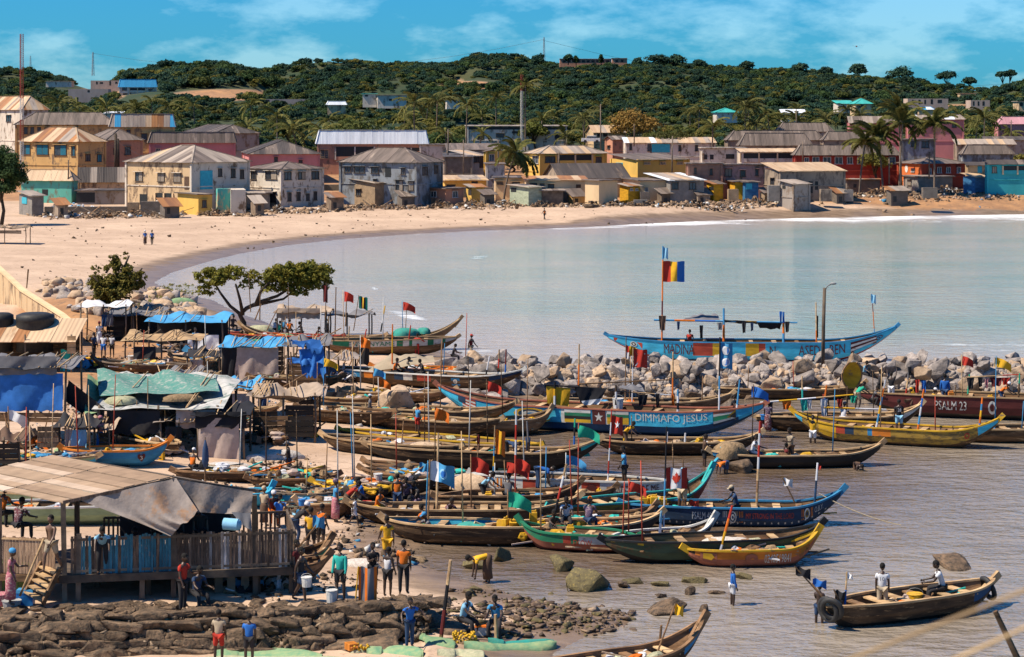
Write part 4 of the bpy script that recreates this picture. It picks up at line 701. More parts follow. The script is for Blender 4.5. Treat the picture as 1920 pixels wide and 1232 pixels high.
def soup(name,pts,srcs,sq=1.0):          # many small pieces joined: pts = (x, y, z, scale, material index)
 V = []; Fc = []; mi = []; off = 0; rs = random.Random(len(pts))
 for x,y,z,s,k in pts:
  vv,ff = srcs[k][rs.randrange(len(srcs[k]))]; q = Matrix.Diagonal((1,1,sq)) @ Matrix.Rotation(rs.uniform(0,6.28),3,'Z') @ Matrix.Rotation(rs.uniform(-.6,.6),3,'X'); A = np.array(q) * s; V.append(vv @ A.T + np.array([x,y,z])); Fc.append(ff + off); mi += [k] * len(ff); off += len(vv)
 return np.concatenate(V),np.concatenate(Fc),mi
def tri_src(me):
 bm = bmesh.new(); bm.from_mesh(me); bmesh.ops.triangulate(bm,faces=bm.faces); V = np.array([v.co[:] for v in bm.verts]); Fc = np.array([[v.index for v in f.verts] for f in bm.faces]); bm.free(); return V,Fc
def chunk(seed,sx=1,sy=1,sz=1,n=9):
 rs = np.random.RandomState(seed); bm = bmesh.new(); [bm.verts.new(p) for p in rs.uniform(-1,1,(n,3)) * np.array([sx,sy,sz])]; bmesh.ops.convex_hull(bm,input=bm.verts); bmesh.ops.delete(bm,geom=[v for v in bm.verts if not v.link_faces],context='VERTS'); bmesh.ops.triangulate(bm,faces=bm.faces)
 V = np.array([v.co[:] for v in bm.verts]); Fc = np.array([[v.index for v in f.verts] for f in bm.faces]); bm.free(); return V,Fc
CH = [chunk(i) for i in range(8)]; ST = [chunk(20 + i,1.6,.16,.1,8) for i in range(4)]
def scatter_px(name,regs,n,srcs,mats,smin,smax,mix,zo=0,sq=1.0):        # regs = pixel ellipses (cx, cy, rx, ry)
 pts = []; rs = random.Random(name)
 ar = [r_[2] * r_[3] for r_ in regs]; tot = sum(ar)
 for r_,a in zip(regs,ar):
  for _ in range(int(n * a / tot)):
   q = rs.random() ** .6; an = rs.uniform(0,6.28); p = G(r_[0] + r_[2] * q * math.cos(an),r_[1] + r_[3] * q * math.sin(an)); s = smin * (smax / smin) ** (rs.random() ** 2); k = rs.choices(range(len(mix)),mix)[0]; pts.append((p.x,p.y,p.z + s * .25 + zo,s,k))
 V,Fc,mi = soup(name,pts,srcs,sq); return inst(name,npmesh(name,V,Fc,mats,mi=mi),kind='stuff')
TR1 = mat('trash_white',(.6,.58,.55),rnd=0); TR2 = mat('trash_blue',(.05,.25,.45),rnd=0); ERT = mat('rubble_earth',(.36,.24,.15),(.2,.13,.08),2,rnd=0)
scatter_px('village_rubble',[(160,402,110,9),(290,402,60,6),(450,402,60,5),(560,397,60,5),(640,392,50,6),(760,389,60,5),(900,386,90,7),(940,378,40,10),(1100,386,70,4),(1250,384,60,6),(1390,384,100,7),(1510,386,80,7),(1620,386,80,8),(1700,382,80,13),(1800,380,90,16),(1890,380,70,14),(1870,356,60,8)],9000,[CH,CH,ST,CH,CH],[ROCKB,ERT,WOODL,TR1,TR2],.09,.55,[5,6,2.5,1.1,.15])
scatter_px('beach_litter',[(400,430,390,40),(150,430,140,25),(1000,410,500,18),(150,505,130,30)],420,[CH,ST],[ROCKB,WOODG],.05,.3,[3,1])
# ---------------------------------------------------------------- breakwater and shore rocks
bw = thing('breakwater','long breakwater of big grey and tan boulders across the harbour mouth','breakwater',W(1400,700,0)); b0 = bw.location.copy(); rs = random.Random(3)
SM = []
nb = 0
for row,(y0,nn,z0,smin,smax) in enumerate([(738,42,.12,.3,.6),(727,42,.42,.35,.72),(716,42,.74,.42,.78),(705,42,1.05,.42,.8),(694,42,1.35,.42,.8),(684,42,1.6,.4,.75),(675,42,1.8,.35,.7)]):
 for i in range(nn):
  px = 872 + (2010 - 872) * (i + rs.uniform(-.4,.4)) / nn; f_ = (px - 872) / 1100; s = rs.uniform(smin,smax); p = W(px,y0 + rs.uniform(-6,6),z0 + rs.uniform(-.1,.1))
  me = (RKS if rs.random() < .8 else RKT)[rs.randrange(6)] if row else (RKT + RKB * 2)[rs.randrange(20)]
  inst('boulder',me,bw,p - b0,(rs.uniform(-.6,.6),rs.uniform(-.6,.6),rs.uniform(0,6.28)),(s * rs.uniform(.85,1.3),s,s * rs.uniform(.75,1.05))); nb += 1
rsrc = [[tri_src(m) for m in RKS[:6]],[tri_src(m) for m in RKT[:4]]]
pts = []
for k in range(3000):
 px = rs.uniform(868,2030); v = rs.random(); p = W(px,742 - 62 * v,.05 + 1.75 * v); pts.append((p.x,p.y,p.z - .25,rs.uniform(.14,.40),0 if rs.random() < .75 else 1))
V,Fc,mi = soup('b',pts,rsrc); o = inst('small_boulders',npmesh('small_boulders',V - np.array(b0),Fc,[ROCKG,ROCKT],mi=mi),bw,kind='stuff')
core = MB(); A = [W(862,735,0),W(2060,735,0),W(2060,700,.9),W(862,700,.9),W(2060,707,0),W(862,707,0)]; core.add([p - b0 for p in A],[(0,1,2,3),(3,2,4,5),(0,3,5),(1,4,2)]); core.build('core',ROCKB,bw)
def rocks(lst,srcs,label,group,name='boulder',cat='boulder'):
 for i,(x,y,s,*r_) in enumerate(lst):
  p = G(x,y); r0 = r_[0] if r_ else .6
  if p.z < 0: p = W(x,y,0)
  inst(name,srcs[i % len(srcs)],None,(p.x,p.y,p.z + s * r0 * .25),(rs.uniform(-.25,.25),rs.uniform(-.25,.25),rs.uniform(0,6.28)),(s * 1.15,s,s * r0 * 1.3),label=label,cat=cat,group=group)
rocks([(742,775,1.2,1.1),(775,790,.8),(720,787,.6),(760,772,.7),(795,770,.6),(808,785,.6),(830,775,.7),(700,778,.5),(852,768,.6),(690,790,.45),(880,790,.5)],RKT,'tan boulder on the sand beside the weathered canoes','boulders on the sand behind the wooden boats')
rocks([(905,762,1.1),(925,750,1.0),(945,738,1.1),(880,742,.9),(960,720,1.2),(985,735,1.1),(1005,728,1.0),(860,690,.8),(835,685,.8),(875,705,.9),(900,690,1.0),(880,680,.8),(810,690,.5)],RKS,'grey boulder at the landward root of the breakwater','boulders where the breakwater meets the beach')
LR = [(1110,1100,.95,.55,'big flat mossy rock in the shallows right of the stony shore'),(1052,1066,.55,.8,'pointed dark rock with a reflection standing in the shallows'),(942,1050,.42,1.0,'knobbly brown rock beside the bending person'),(895,1066,.55,.35,'low flat rock beside the bending person'),(1385,882,.85,.7,'brown rock next to the outboard motor'),(1790,1062,.8,.35,'low weedy rock in the open water at right'),
  (1250,1148,.7,.5,'square topped rock below the small yellow flag'),(1170,1100,.3,.6,'small pointed rock right of the big mossy rock'),(1188,1092,.35,.45,'low mossy rock in front of the anchored boats'),(1238,1098,.3,.5,'small mossy rock left of the twin stones'),(1302,1092,.42,.5,'yellowish rock left of the child in blue'),(1392,1085,.35,.4,'flat rock behind the child in blue'),(1345,1112,.28,.4,'brick like stone left of the child in blue'),(1295,1114,.2,1.2,'small spiky stone in the shallows'),(1322,1146,.22,.9,'little stone cluster in front of the child in blue'),(1240,1120,.2,.6,'stone between the rocks and the shallows')]
for i,(x,y,s,f_,lb) in enumerate(LR):
 rocks([(x,y,s,f_)],[(RKM + RKB)[i % 8]],lb,None)
ROCKW = mat('rock_wet',(.15,.095,.055),(.045,.03,.02),3,rough=.6,bump=1,rnd=0,c3=(.30,.20,.11),s3=2,c3pos=.6,detail=8)
wr = [[tri_src(m) for m in RKB[:5]],[tri_src(m) for m in RKM[:3]],[tri_src(m) for m in RKT[:3]]]
scatter_px('shore_stones',[(1080,1140,130,32),(960,1168,140,28),(1010,1135,110,20),(830,1150,90,30),(760,1175,110,22),(1120,1175,90,18),(640,1195,130,14),(1200,1130,60,24),(900,1110,60,8)],2000,[w + CH for w in wr],[ROCKW,ROCKM,ROCKT],.03,.25,[8,3,.4],sq=.5)
scatter_px('shallow_stones',[(1250,1125,220,40)],90,wr,[ROCKB,ROCKM,ROCKT],.04,.2,[4,3,1])
scatter_px('mound_rocks',[(150,545,80,22),(220,575,90,22),(300,570,70,26),(330,590,50,14)],330,[[tri_src(m) for m in RKT],[tri_src(m) for m in RKS[:4]]],[ROCKT,ROCKG],.3,.95,[3,2])
GRS = foliage('grass_tuft',(.12,.13,.03),(.22,.18,.06))
def tufts(name,regs,n,ls):
 rs_ = np.random.RandomState(n); P_ = [];
 for k in range(n):
  r_ = regs[k % len(regs)]; q = rs_.rand() ** .5; a = rs_.rand() * 6.28; p = G(r_[0] + r_[2] * q * math.cos(a),r_[1] + r_[3] * q * math.sin(a)); P_.append((p.x,p.y,p.z + .1))
 P,Q = leafcloud(np.array(P_),np.full(n,.35),n * 12,ls,rs_); inst(name,npmesh(name,P,Q,GRS),kind='stuff')
tufts('grass',[(300,560,40,16),(330,545,40,10),(255,570,30,14)],120,.12)
DBR = [CH,ST,CH,CH,CH]; DBM = [ROCKB,WOODM,ERT,TR1,TR2]
scatter_px('beach_debris',[(560,880,60,30),(500,870,60,20),(640,1010,90,40),(740,1040,70,20),(500,1110,70,20),(660,780,60,20),(600,1090,120,20),(820,870,60,10),(400,900,90,30),(300,760,200,60),(250,680,120,40),(560,760,60,30),(480,700,200,40),(300,800,260,60),(130,860,120,40)],5200,DBR,DBM,.03,.2,[5,4,3,1,.5])

# ---------------------------------------------------------------- boats
PLT = {'blue': paint('sea_blue',(.035,.22,.42),pos=.66),'sky': paint('sky_blue',(.05,.42,.62),pos=.66),'navy': paint('navy',(.02,.045,.09),(.10,.09,.08),.66),'deep': paint('deep_blue',(.015,.06,.14),(.05,.04,.04),.66),'red': paint('red',(.42,.06,.03),pos=.62),'maroon': paint('maroon',(.10,.02,.018),(.05,.03,.025),.66),
  'white': paint('white',(.62,.60,.55),pos=.62),'yellow': paint('yellow',(.62,.36,.02),pos=.62),'orange': paint('orange',(.60,.18,.02),pos=.62),'green': paint('green',(.02,.20,.10),pos=.62),'teal': paint('teal',(.03,.38,.36),pos=.6),'black': paint('black',(.02,.02,.02),(.08,.06,.04),.66),'ochre': paint('ochre',(.36,.22,.04),(.12,.08,.03),.52),
  'moss': paint('moss',(.06,.085,.045),(.10,.06,.03),.56),'brick': paint('brick_gunwale',(.36,.12,.07),pos=.68),'pgreen': paint('pale_green_boat',(.34,.44,.24),pos=.7),'d': WOODD,'m': WOODM,'l': WOODL,'g': WOODG,'tar': TAR}
NETM = {'tan': mat('net_tan',(.50,.36,.24),(.34,.24,.15),9,rough=.95,bump=.6,rnd=.2,detail=8),'green': mat('net_green',(.12,.25,.14),(.24,.30,.15),5,rough=.95,bump=.6,rnd=.2,detail=8),'teal': mat('net_teal',(.025,.28,.24),(.06,.24,.18),5,rough=.9,bump=.5,rnd=.1),'pale': mat('net_pale',(.44,.40,.26),(.28,.30,.18),8,rough=.95,bump=.7,rnd=.2,detail=8),'white': mat('net_white',(.60,.54,.48),(.38,.33,.28),12,rough=.95,bump=.7,rnd=.1,detail=8),'brown': mat('net_brown',(.30,.20,.11),(.16,.11,.06),9,rough=.95,bump=.7,rnd=.2)}
TMP = bpy.data.scenes.new('bake')
def baked(o):                                       # evaluate one object in a scratch scene and take its mesh
 TMP.collection.objects.link(o); vl = TMP.view_layers[0]; vl.update(); dg = vl.depsgraph; me = bpy.data.meshes.new_from_object(o.evaluated_get(dg),depsgraph=dg); bpy.data.objects.remove(o); return me
def text_mesh(s):
 c = bpy.data.curves.new('t','FONT'); c.body = s; c.resolution_u = 2; me = baked(bpy.data.objects.new('t',c))
 V = [v.co.copy() for v in me.vertices]; Fc = [tuple(p.vertices) for p in me.polygons]; x0 = min(v.x for v in V); x1 = max(v.x for v in V); y0 = min(v.y for v in V); y1 = max(v.y for v in V)
 return [((v.x - x0) / (x1 - x0),(v.y - y0) / (y1 - y0)) for v in V],Fc
def star(cx,cy,r,n=5,q=.4,e=1.0): return [(cx + (r if k % 2 == 0 else r * q) * math.sin(math.pi * k / n),cy + e * (r if k % 2 == 0 else r * q) * math.cos(math.pi * k / n)) for k in range(2 * n)]
BOATS = {}
def boat(key,label,xl,ytl,ybl,xr,ytr,ybr,beam=1.7,g=.8,hull='d',top='d',rail='m',panels=(),texts=(),marks=(),thw=8,low=None,onwater=True,pw=2.4,horn='lr',inner='m',ra=.30,rb=.30,group=None,rows=(.6,.3)):
 z0 = 0.0 if onwater else max(.05,G((xl + xr) / 2,(ybl + ybr) / 2).z) - .05
 if onwater: z0 = -.12
 A = W(xl,ybl,z0 + (.12 if onwater else 0)); B = W(xr,ybr,z0 + (.12 if onwater else 0)); A.z = B.z = z0; zl = D(xl,ytl,A.y).z - z0; zr = D(xr,ytr,B.y).z - z0
 d = B - A; L_ = d.length; rz = math.atan2(d.y,d.x); t = thing('fishing_boat',label,'boat',(A + B) / 2,rz,group)
 n = 44; zl = max(zl,g * 1.05); zr = max(zr,g * 1.05)
 if onwater: g = g + .12
 def sh(q): return g + (zl - g) * max(0,1 - q / ra) ** pw + (zr - g) * max(0,(q - 1 + rb) / rb) ** pw
 def kl(q): return (zl - .22) * max(0,1 - q / (ra * .85)) ** (pw * .8) * (1 if q < .5 else 0) + (zr - .22) * max(0,(q - 1 + rb * .85) / (rb * .85)) ** (pw * .8) * (1 if q > .5 else 0)
 def hw(q): return beam / 2 * max(0,1 - abs(2 * q - 1) ** 2.6) ** .8 + .055
 WF_ = {1: 1.0,rows[0]: .94,rows[1]: .78,0: .3}; vs_l = [1,rows[0],rows[1],0]
 def side(q,v,sg=-1,off=0.0):
  off = off + .015 if off else 0
  zs,k = sh(q),kl(q); k = min(k,zs - .12); f_ = float(np.interp(v,[0,rows[1],rows[0],1],[.3,.78,.94,1.0])); return Vector(((q - .5) * L_,sg * (hw(q) * f_ + off),k + (zs - k) * v))
 mats_ = [];
 def mi(nm):
  if nm not in mats_: mats_.append(nm)
  return mats_.index(nm)
 mi(hull); m = MB(); low = low or hull
 for sg in (-1,1):
  vs2 = [side(i / n,v,sg) for i in range(n + 1) for v in vs_l]; fs = []; ms = []
  for i in range(n):
   for j in range(3):
    a = i * 4 + j; f_ = (a,a + 1,a + 5,a + 4); fs.append(f_ if sg < 0 else f_[::-1]); q = (i + .5) / n; nm = top if j == 0 else (hull if j == 1 else low)
    for pnl in panels:
     if pnl[0] <= q <= pnl[1] and (j == 0 or (len(pnl) > 3 and j <= pnl[3])): nm = pnl[2]
    ms.append(mi(nm))
  b_ = len(m.v); m.v += [tuple(p) for p in vs2]; m.f += [tuple(b_ + k for k in f_) for f_ in fs]; m.m += ms
 # bottom and ends
 vb = [side(i / n,0,s_) for i in range(n + 1) for s_ in (-1,1)]; b_ = len(m.v); m.v += [tuple(p) for p in vb]
 for i in range(n): m.f.append((b_ + 2 * i,b_ + 2 * i + 1,b_ + 2 * i + 3,b_ + 2 * i + 2)); m.m.append(mi(low))
 for e in (0,1):
  q = [side(e,v,-1) for v in vs_l] + [side(e,v,1) for v in vs_l[::-1]]; m.add(q,[tuple(range(8))],mi(top))
 # inner skin and floor
 ii_ = mi(inner); th_ = .05; fl = min(.28,g * .4)
 def inn(q,v,sg): p = side(q,v,sg); w_ = max(.02,abs(p.y) - th_); return Vector((p.x,sg * w_,max(p.z,kl(q) + .08)))
 i0,i1 = 2,n - 2
 for sg in (-1,1):
  vv = [inn(i / n,v,sg) for i in range(i0,i1 + 1) for v in (1,.6,.3)]; b_ = len(m.v); m.v += [tuple(p) for p in vv]
  for i in range(i1 - i0):
   for j in range(2):
    a = b_ + i * 3 + j; f_ = (a,a + 3,a + 4,a + 1); m.f.append(f_ if sg < 0 else f_[::-1]); m.m.append(ii_)
 vv = [inn(i / n,.3,s_) for i in range(i0,i1 + 1) for s_ in (-1,1)]; b_ = len(m.v); m.v += [tuple(p) for p in vv]
 for i in range(i1 - i0): m.f.append((b_ + 2 * i,b_ + 2 * i + 2,b_ + 2 * i + 3,b_ + 2 * i + 1)); m.m.append(mi('d'))
 m.build('hull',[PLT[x] for x in mats_],t)
 r_ = MB()                                      # gunwale rail, two rails sharing one frame
 for sg in (-1,1):
  for i in range(n): a,b = side(i / n,1,sg),side((i + 1) / n,1,sg); r_.bar(a + Vector((0,-sg * .02,.025)),b + Vector((0,-sg * .02,.025)),.12,.07)
 r_.build('gunwale',PLT[rail],t)
 if 'l' in horn or 'r' in horn:
  for e,c_ in ((0,'l'),(1,'r')):
   if c_ in horn:
    p = side(e,1,1); p.y = 0; dq = (side(e,.5,1) - side(.04 if e == 0 else .96,.5,1)); dq.y = 0; dq.normalize(); b = MB(); b.bar(p - dq * .55 - Vector((0,0,.18)),p + dq * .30 + Vector((0,0,.06)),.13,.24); b.build('stem_post',PLT[rail if rail not in 'dm' else 'm'],t)
 for k in range(thw):
  q = .14 + .72 * (k + .5) / thw; w_ = hw(q); b = MB(); b.box(((q - .5) * L_,0,sh(q) - .09),(.26 + .05 * (k % 2),2 * w_ - .08,.05)); b.build('thwart',WOODL if k % 3 else WOODM,t)
 for tx in texts:
  s_,q0,q1,v0,v1,mt = tx[:6]; V,Fc = text_mesh(s_); b = MB(); b.add([side(q0 + (q1 - q0) * x,v0 + (v1 - v0) * y,-1,.012) for x,y in V],Fc); o = b.build('lettering',PLT[mt],t); o['label'] = 'painted words on the hull side'
 for mk in marks:                                # flat painted shapes: (polygon of (q, v), material)
  pg,mt = mk[0],mk[1]; off = mk[2] if len(mk) > 2 else .012; b = MB(); b.add([side(x,y,-1,off) for x,y in pg],[tuple(range(len(pg)))]); b.build('painted_mark',PLT[mt],t)
 BOATS[key] = (t,A,B,L_,side,sh,g,rz,beam); return t
def rect(a,b,c,d): return [(a,c),(b,c),(b,d),(a,d)]
def stripes(q0,q1,v0,v1,cols,off=.012): k = len(cols); return [(rect(q0,q1,v1 - (v1 - v0) * (i + 1) / k,v1 - (v1 - v0) * i / k),c,off) for i,c in enumerate(cols)]
def ell(cx,cy,rx,ry,n=14): return [(cx + rx * math.cos(6.2832 * k / n),cy + ry * math.sin(6.2832 * k / n)) for k in range(n)]
def rings(cx,cy,rx,ry,cols): return [(ell(cx,cy,rx * (1 - i / len(cols)),ry * (1 - i / len(cols))),c,.012 + .005 * i) for i,c in enumerate(cols)]
boat('madina','long bright blue wooden boat with lettering moored behind the breakwater',1140,628,672,1680,612,676,2.5,1.25,'sky','sky','blue',[(.30,.36,'red'),(.36,.40,'yellow'),(.40,.43,'blue'),(.48,.52,'yellow'),(.52,.55,'red'),(.83,.96,'sky')],
  [('MADINA',.195,.30,.40,.9,'maroon'),('N',.56,.58,.4,.85,'maroon'),('ASEDA BEN',.66,.82,.4,.9,'maroon')],stripes(.84,.93,.25,.9,['maroon','white','maroon','white','maroon']) + rings(.09,.62,.012,.2,['white','black','white']) + rings(.94,.6,.012,.22,['maroon','sky','maroon']) + [(rect(.02,.12,.3,.8),'red',.008)],low='red',rows=(.35,.15),thw=9)
boat('jesus','large blue boat with brick red rail, star panel and the word JESUS on its side',822,722,792,1432,757,822,2.3,1.25,'deep','sky','brick',[(0,.08,'sky',1),(.08,.14,'sky',1),(.42,.50,'white'),(.55,.62,'white'),(.86,.92,'green'),(.93,1,'sky',1)],
  [('DIMMAFO JESUS',.635,.845,.56,.93,'white'),('GAINE',.275,.32,.5,.62,'white')],stripes(.09,.135,.35,.95,['red','white','red','white','red','white','red']) + [(rect(.075,.10,.6,.95),'navy',.02)] + [(rect(.62,.86,.5,.98),'sky',.006)] + rings(.315,.72,.055,.24,['yellow','navy','white','blue']) + stripes(.42,.50,.48,.98,['white','green','black','yellow']) + stripes(.55,.615,.48,.98,['white','green','yellow','yellow']) + [(rect(.505,.545,.45,.98),'maroon',.008),(star(.525,.72,.014,e=14),'white',.016)]
  + stripes(.862,.925,.3,.98,['brick','white','green','green','white','navy']) + [([(.925,.98),(.90,.62),(.925,.3)],'yellow',.02),([(.925,.86),(.907,.62),(.925,.42)],'black',.026)],low='deep',rows=(.45,.2),thw=6)
boat('adze','white boat with red panels and faded red lettering among the moored canoes',888,888,928,1262,903,945,1.7,.95,'white','white','white',[(.04,.10,'red'),(.27,.34,'red'),(.56,.66,'red')],[('ADZE SERE ME',.74,.94,.42,.88,'maroon'),('MEN',.44,.50,.42,.85,'maroon')],[(rect(.11,.17,.5,.95),'white',.01)] + [(rect(.115 + .02 * i,.125 + .02 * i,.5,.95),'orange',.016) for i in range(3)] + [(ell(.62,.65,.03,.25),'maroon')],low='g',thw=6,rows=(.35,.15),onwater=True)
boat('psalm49','dark navy boat with a row of white stars and painted round emblems',1170,944,978,1577,920,984,1.8,.75,'navy','navy','blue',[],[('PSALM 49:14',.315,.43,.5,.85,'white'),('MY STRONG IN THE LORD',.56,.78,.55,.82,'red'),('O.B.Y.',.875,.915,.5,.85,'white')],
  [(star(.12 + .031 * i,.33,.0055,e=15),'white') for i in range(27)] + [(rect(.455 + .007 * i,.458 + .007 * i,.35,.9),'white') for i in range(3)] + [(rect(.53 + .007 * i,.533 + .007 * i,.35,.9),'orange') for i in range(3)] + rings(.50,.62,.017,.3,['white','navy','white','navy']) + [(rect(.475,.525,.35,.9),'g',.006)] + [(rect(.815 + .007 * i,.818 + .007 * i,.35,.9),'orange') for i in range(2)] + rings(.84,.62,.013,.3,['white','ochre','navy']) + [(rect(.858 + .006 * i,.861 + .006 * i,.35,.9),'orange') for i in range(2)],low='navy',rows=(.45,.2),thw=7)
boat('psalm23','very dark maroon boat lettered PSALM 23 at the right edge',1612,742,775,2090,735,792,2.2,1.25,'maroon','maroon','l',[],[('PSALM 23',.305,.43,.45,.82,'white')],[(ell(.53,.6,.016,.28),'white'),(ell(.53,.6,.009,.16),'maroon',.02)],thw=6,low='tar')
boat('yellowblue','long weathered yellow boat with colour panels and light blue bow at right',1490,772,820,1873,785,843,1.9,.85,'ochre','ochre','yellow',[(.0,.05,'sky',1),(.14,.22,'yellow',1),(.22,.27,'red'),(.27,.31,'navy'),(.38,.41,'blue'),(.42,.49,'orange'),(.90,1,'sky',1)],[],rings(.86,.6,.012,.2,['red','ochre']),thw=8,low='d')
boat('phone','yellow and red canoe with a white phone number on its side',1290,1030,1060,1531,998,1055,1.5,.62,'brick','orange','yellow',[(.0,.05,'d')],[('0240519841',.56,.77,.40,.85,'white'),('USMAE',.84,.93,.4,.9,'ochre')],[(rect(.08,.20,.45,.9),'brick'),(ell(.46,.65,.05,.25),'brick'),([(.10,.5),(.16,.5),(.18,.7),(.16,.88),(.10,.88)],'yellow',.02)],low='brick',thw=6)
boat('mossy','long dark green boat with yellow striped rail behind the yellow and red canoe',1135,1012,1054,1537,983,1042,1.8,.8,'moss','moss','black',[(.88,1,'yellow',1)],[],[(rect(.02,.16,.88,.99),'yellow')],low='tar',thw=5)
boat('greenred','canoe with green, white and red painted side and many yellow cans behind',978,978,1024,1192,1012,1036,1.5,.68,'brick','green','green',[(.4,.48,'red'),(.55,.8,'white'),(.8,1,'red',1)],[('EKOW',.5,.66,.5,.8,'red')],[],low='maroon',thw=4)
boat('skyrail','narrow canoe with light blue and white rails reaching right behind the green one',1140,1012,1036,1336,973,1022,1.4,.6,'d','d','white',[(.05,.3,'sky')],[],[],thw=5)
boat('tyre','small dark canoe with old tyres at both ends and men hauling nets',1548,1138,1178,1862,1086,1133,1.75,.72,'d','d','l',[(.8,.95,'deep')],[],[],low='tar',thw=6,horn='r',ra=.14,rb=.22,pw=1.6)
boat('corner','canoe with blue and white painted bow entering from the bottom edge',930,1262,1305,1316,1164,1246,1.5,.6,'d','d','m',[(.86,1,'blue')],[],[],thw=9,horn='r')
boat('nyame','white topped boat with green lettering and bare wooden bottom',598,645,668,856,634,662,1.9,1.05,'m','white','l',[(.55,.58,'green'),(.63,.66,'green'),(.78,.81,'green'),(.88,.9,'green'),(.1,.2,'green')],[('ENYE NYAME',.20,.53,.66,.93,'green')],[],onwater=False,thw=5,rows=(.62,.3))
boat('tallprow','bare brown canoe with a long raised prow at the water edge',540,640,652,862,598,648,1.7,.7,'m','m','l',onwater=False,horn='r')
boat('union','long boat with a small cross flag, orange and white panels and blue rail',606,688,716,979,694,738,2.1,.9,'d','d','white',[(.0,.10,'white'),(.13,.22,'blue'),(.24,.29,'orange'),(.40,.46,'navy'),(.46,.5,'white'),(.52,.58,'red'),(.86,1,'navy')],[('PARD',.15,.21,.5,.85,'white')],stripes(.05,.10,.45,.95,['navy','red','navy']) + [(rect(.07,.08,.45,.95),'red',.02)] + [(rect(.69,.73,.4,.9),'blue'),(ell(.71,.68,.01,.15),'white',.02)],onwater=False,thw=9)
boat('union2','bare wooden canoe just behind the boat with the cross flag',700,696,708,968,690,718,1.7,.7,'m','m','orange',onwater=False,thw=8)
boat('brownA','long weathered brown canoe on the sand behind a fuller one',600,765,784,964,755,800,1.8,.75,'m','m','l',onwater=False,thw=9)
boat('brownB','dark brown canoe heaped with sand coloured net on the upper beach',634,772,800,937,786,822,1.8,.75,'d','d','l',[(.03,.07,'red'),(.1,.14,'blue')],onwater=False,thw=4)
boat('brownC','pale wooden canoe bow poking out in front of the blue boat',870,806,820,1031,768,810,1.6,.8,'m','m','l',onwater=False,horn='r',thw=4)
boat('brownD','dark canoe with faint lettering left of the net filled one',560,762,788,735,778,800,1.6,.7,'d','d','m',[],[('EVAGS',.3,.45,.5,.85,'g')],onwater=False,thw=4)
boat('sandA','canoe with curled stern lying on the sand left of the longest dark one',607,815,846,860,838,868,1.7,.75,'d','d','l',onwater=False,thw=5)
boat('sandB','canoe with yellowish rail behind the longest dark canoe',638,806,832,1010,842,862,1.7,.7,'d','d','yellow',onwater=False,thw=5)
boat('sandC','longest dark canoe with open thwarts and high prow in the middle',690,836,872,1123,824,888,2.0,.95,'tar','d','l',[(.93,1,'teal')],onwater=False,thw=11)
boat('sandD','low dark canoe with thin stern plank below the longest dark canoe',686,866,890,930,900,922,1.5,.6,'d','d','m',onwater=False,thw=4)
boat('sandE','smaller canoe with pale stern plank beside its low dark neighbour',680,880,902,905,902,926,1.4,.55,'d','d','m',onwater=False,thw=4)
boat('sandF','flat dark canoe on the sand with an orange net at its right end',572,906,928,835,890,926,1.5,.6,'tar','tar','m',onwater=False,thw=5)
boat('midA','canoe with many pale thwarts in the middle of the moored group',656,942,985,1082,932,985,1.8,.75,'d','d','l',thw=12)
boat('midB','brown canoe behind the one with many thwarts',820,938,958,1085,905,955,1.6,.7,'d','d','m',thw=6)
boat('midC','dark canoe with light blue inside and two piled nets at the sand edge',722,972,1012,1020,990,1022,1.7,.75,'d','d','l',[],inner='sky',thw=5)
boat('midD','dark canoe loaded with yellow jerrycans',902,988,1018,1236,963,1008,1.7,.65,'tar','tar','l',thw=7)
boat('ochreteal','ochre boat with teal rail and a red tipped prow behind the maple leaf flag',1035,956,984,1332,880,958,1.8,.8,'ochre','ochre','teal',[(.85,1,'red',1)],thw=6)
boat('far1','bare canoe with light thwarts right under the breakwater boulders',1345,727,746,1618,718,748,1.6,.6,'d','d','l',thw=9)
boat('far2','plain brown canoe directly behind the large blue boat',1020,748,774,1371,738,776,1.7,.7,'m','m','l',thw=6)
boat('far3','brown canoe with striped poles and drying clothes at the right',1418,782,806,1726,758,808,1.9,.8,'d','d','l',[(.85,1,'white')],thw=8)
boat('far4','bare hull at the right edge behind the yellow and light blue boat',1780,812,828,2080,785,826,1.8,.7,'m','m','l',thw=5)
boat('net1','dark canoe full of tan netting in front of the large blue boat',1117,822,850,1424,812,850,1.7,.62,'d','d','l',thw=3)
boat('motor','dark canoe with blue outboard motor and turquoise net',1335,846,876,1651,832,872,1.7,.6,'tar','tar','l',[(0,.08,'blue',1)],thw=5)
boat('heart','short blue canoe with a red heart bearing the number three',120,852,874,314,828,873,1.6,.75,'blue','blue','orange',[(.9,1,'blue')],[],[([(.77,.35),(.735,.62),(.735,.78),(.75,.86),(.77,.76),(.79,.86),(.805,.78),(.805,.62)],'maroon',.02)],onwater=False,thw=3,inner='pgreen')
b_h = BOATS['heart']; V_,F_ = text_mesh('3'); mb_ = MB(); mb_.add([b_h[4](.757 + .026 * x,.48 + .26 * y,-1,.04) for x,y in V_],F_); mb_.build('number',PLT['white'],b_h[0])
boat('heart2','bare brown canoe with curled prow behind the blue heart canoe',212,802,832,335,838,858,1.5,.6,'d','d','l',onwater=False,thw=3,horn='l')
boat('lm1','mud caked dark canoe lying left of the plank shelters',178,672,696,352,688,704,1.5,.6,'d','d','g',onwater=False,thw=3)
boat('lm2','pale canoe with side planks left of the sacking hut',322,668,684,452,682,698,1.5,.55,'m','m','l',onwater=False,thw=4)
boat('free','canoe with a dark blue and red side lettered FREE',418,622,644,640,632,650,1.6,.7,'maroon','navy','red',[],[('FREE',.1,.2,.55,.95,'orange')],onwater=False,thw=3)
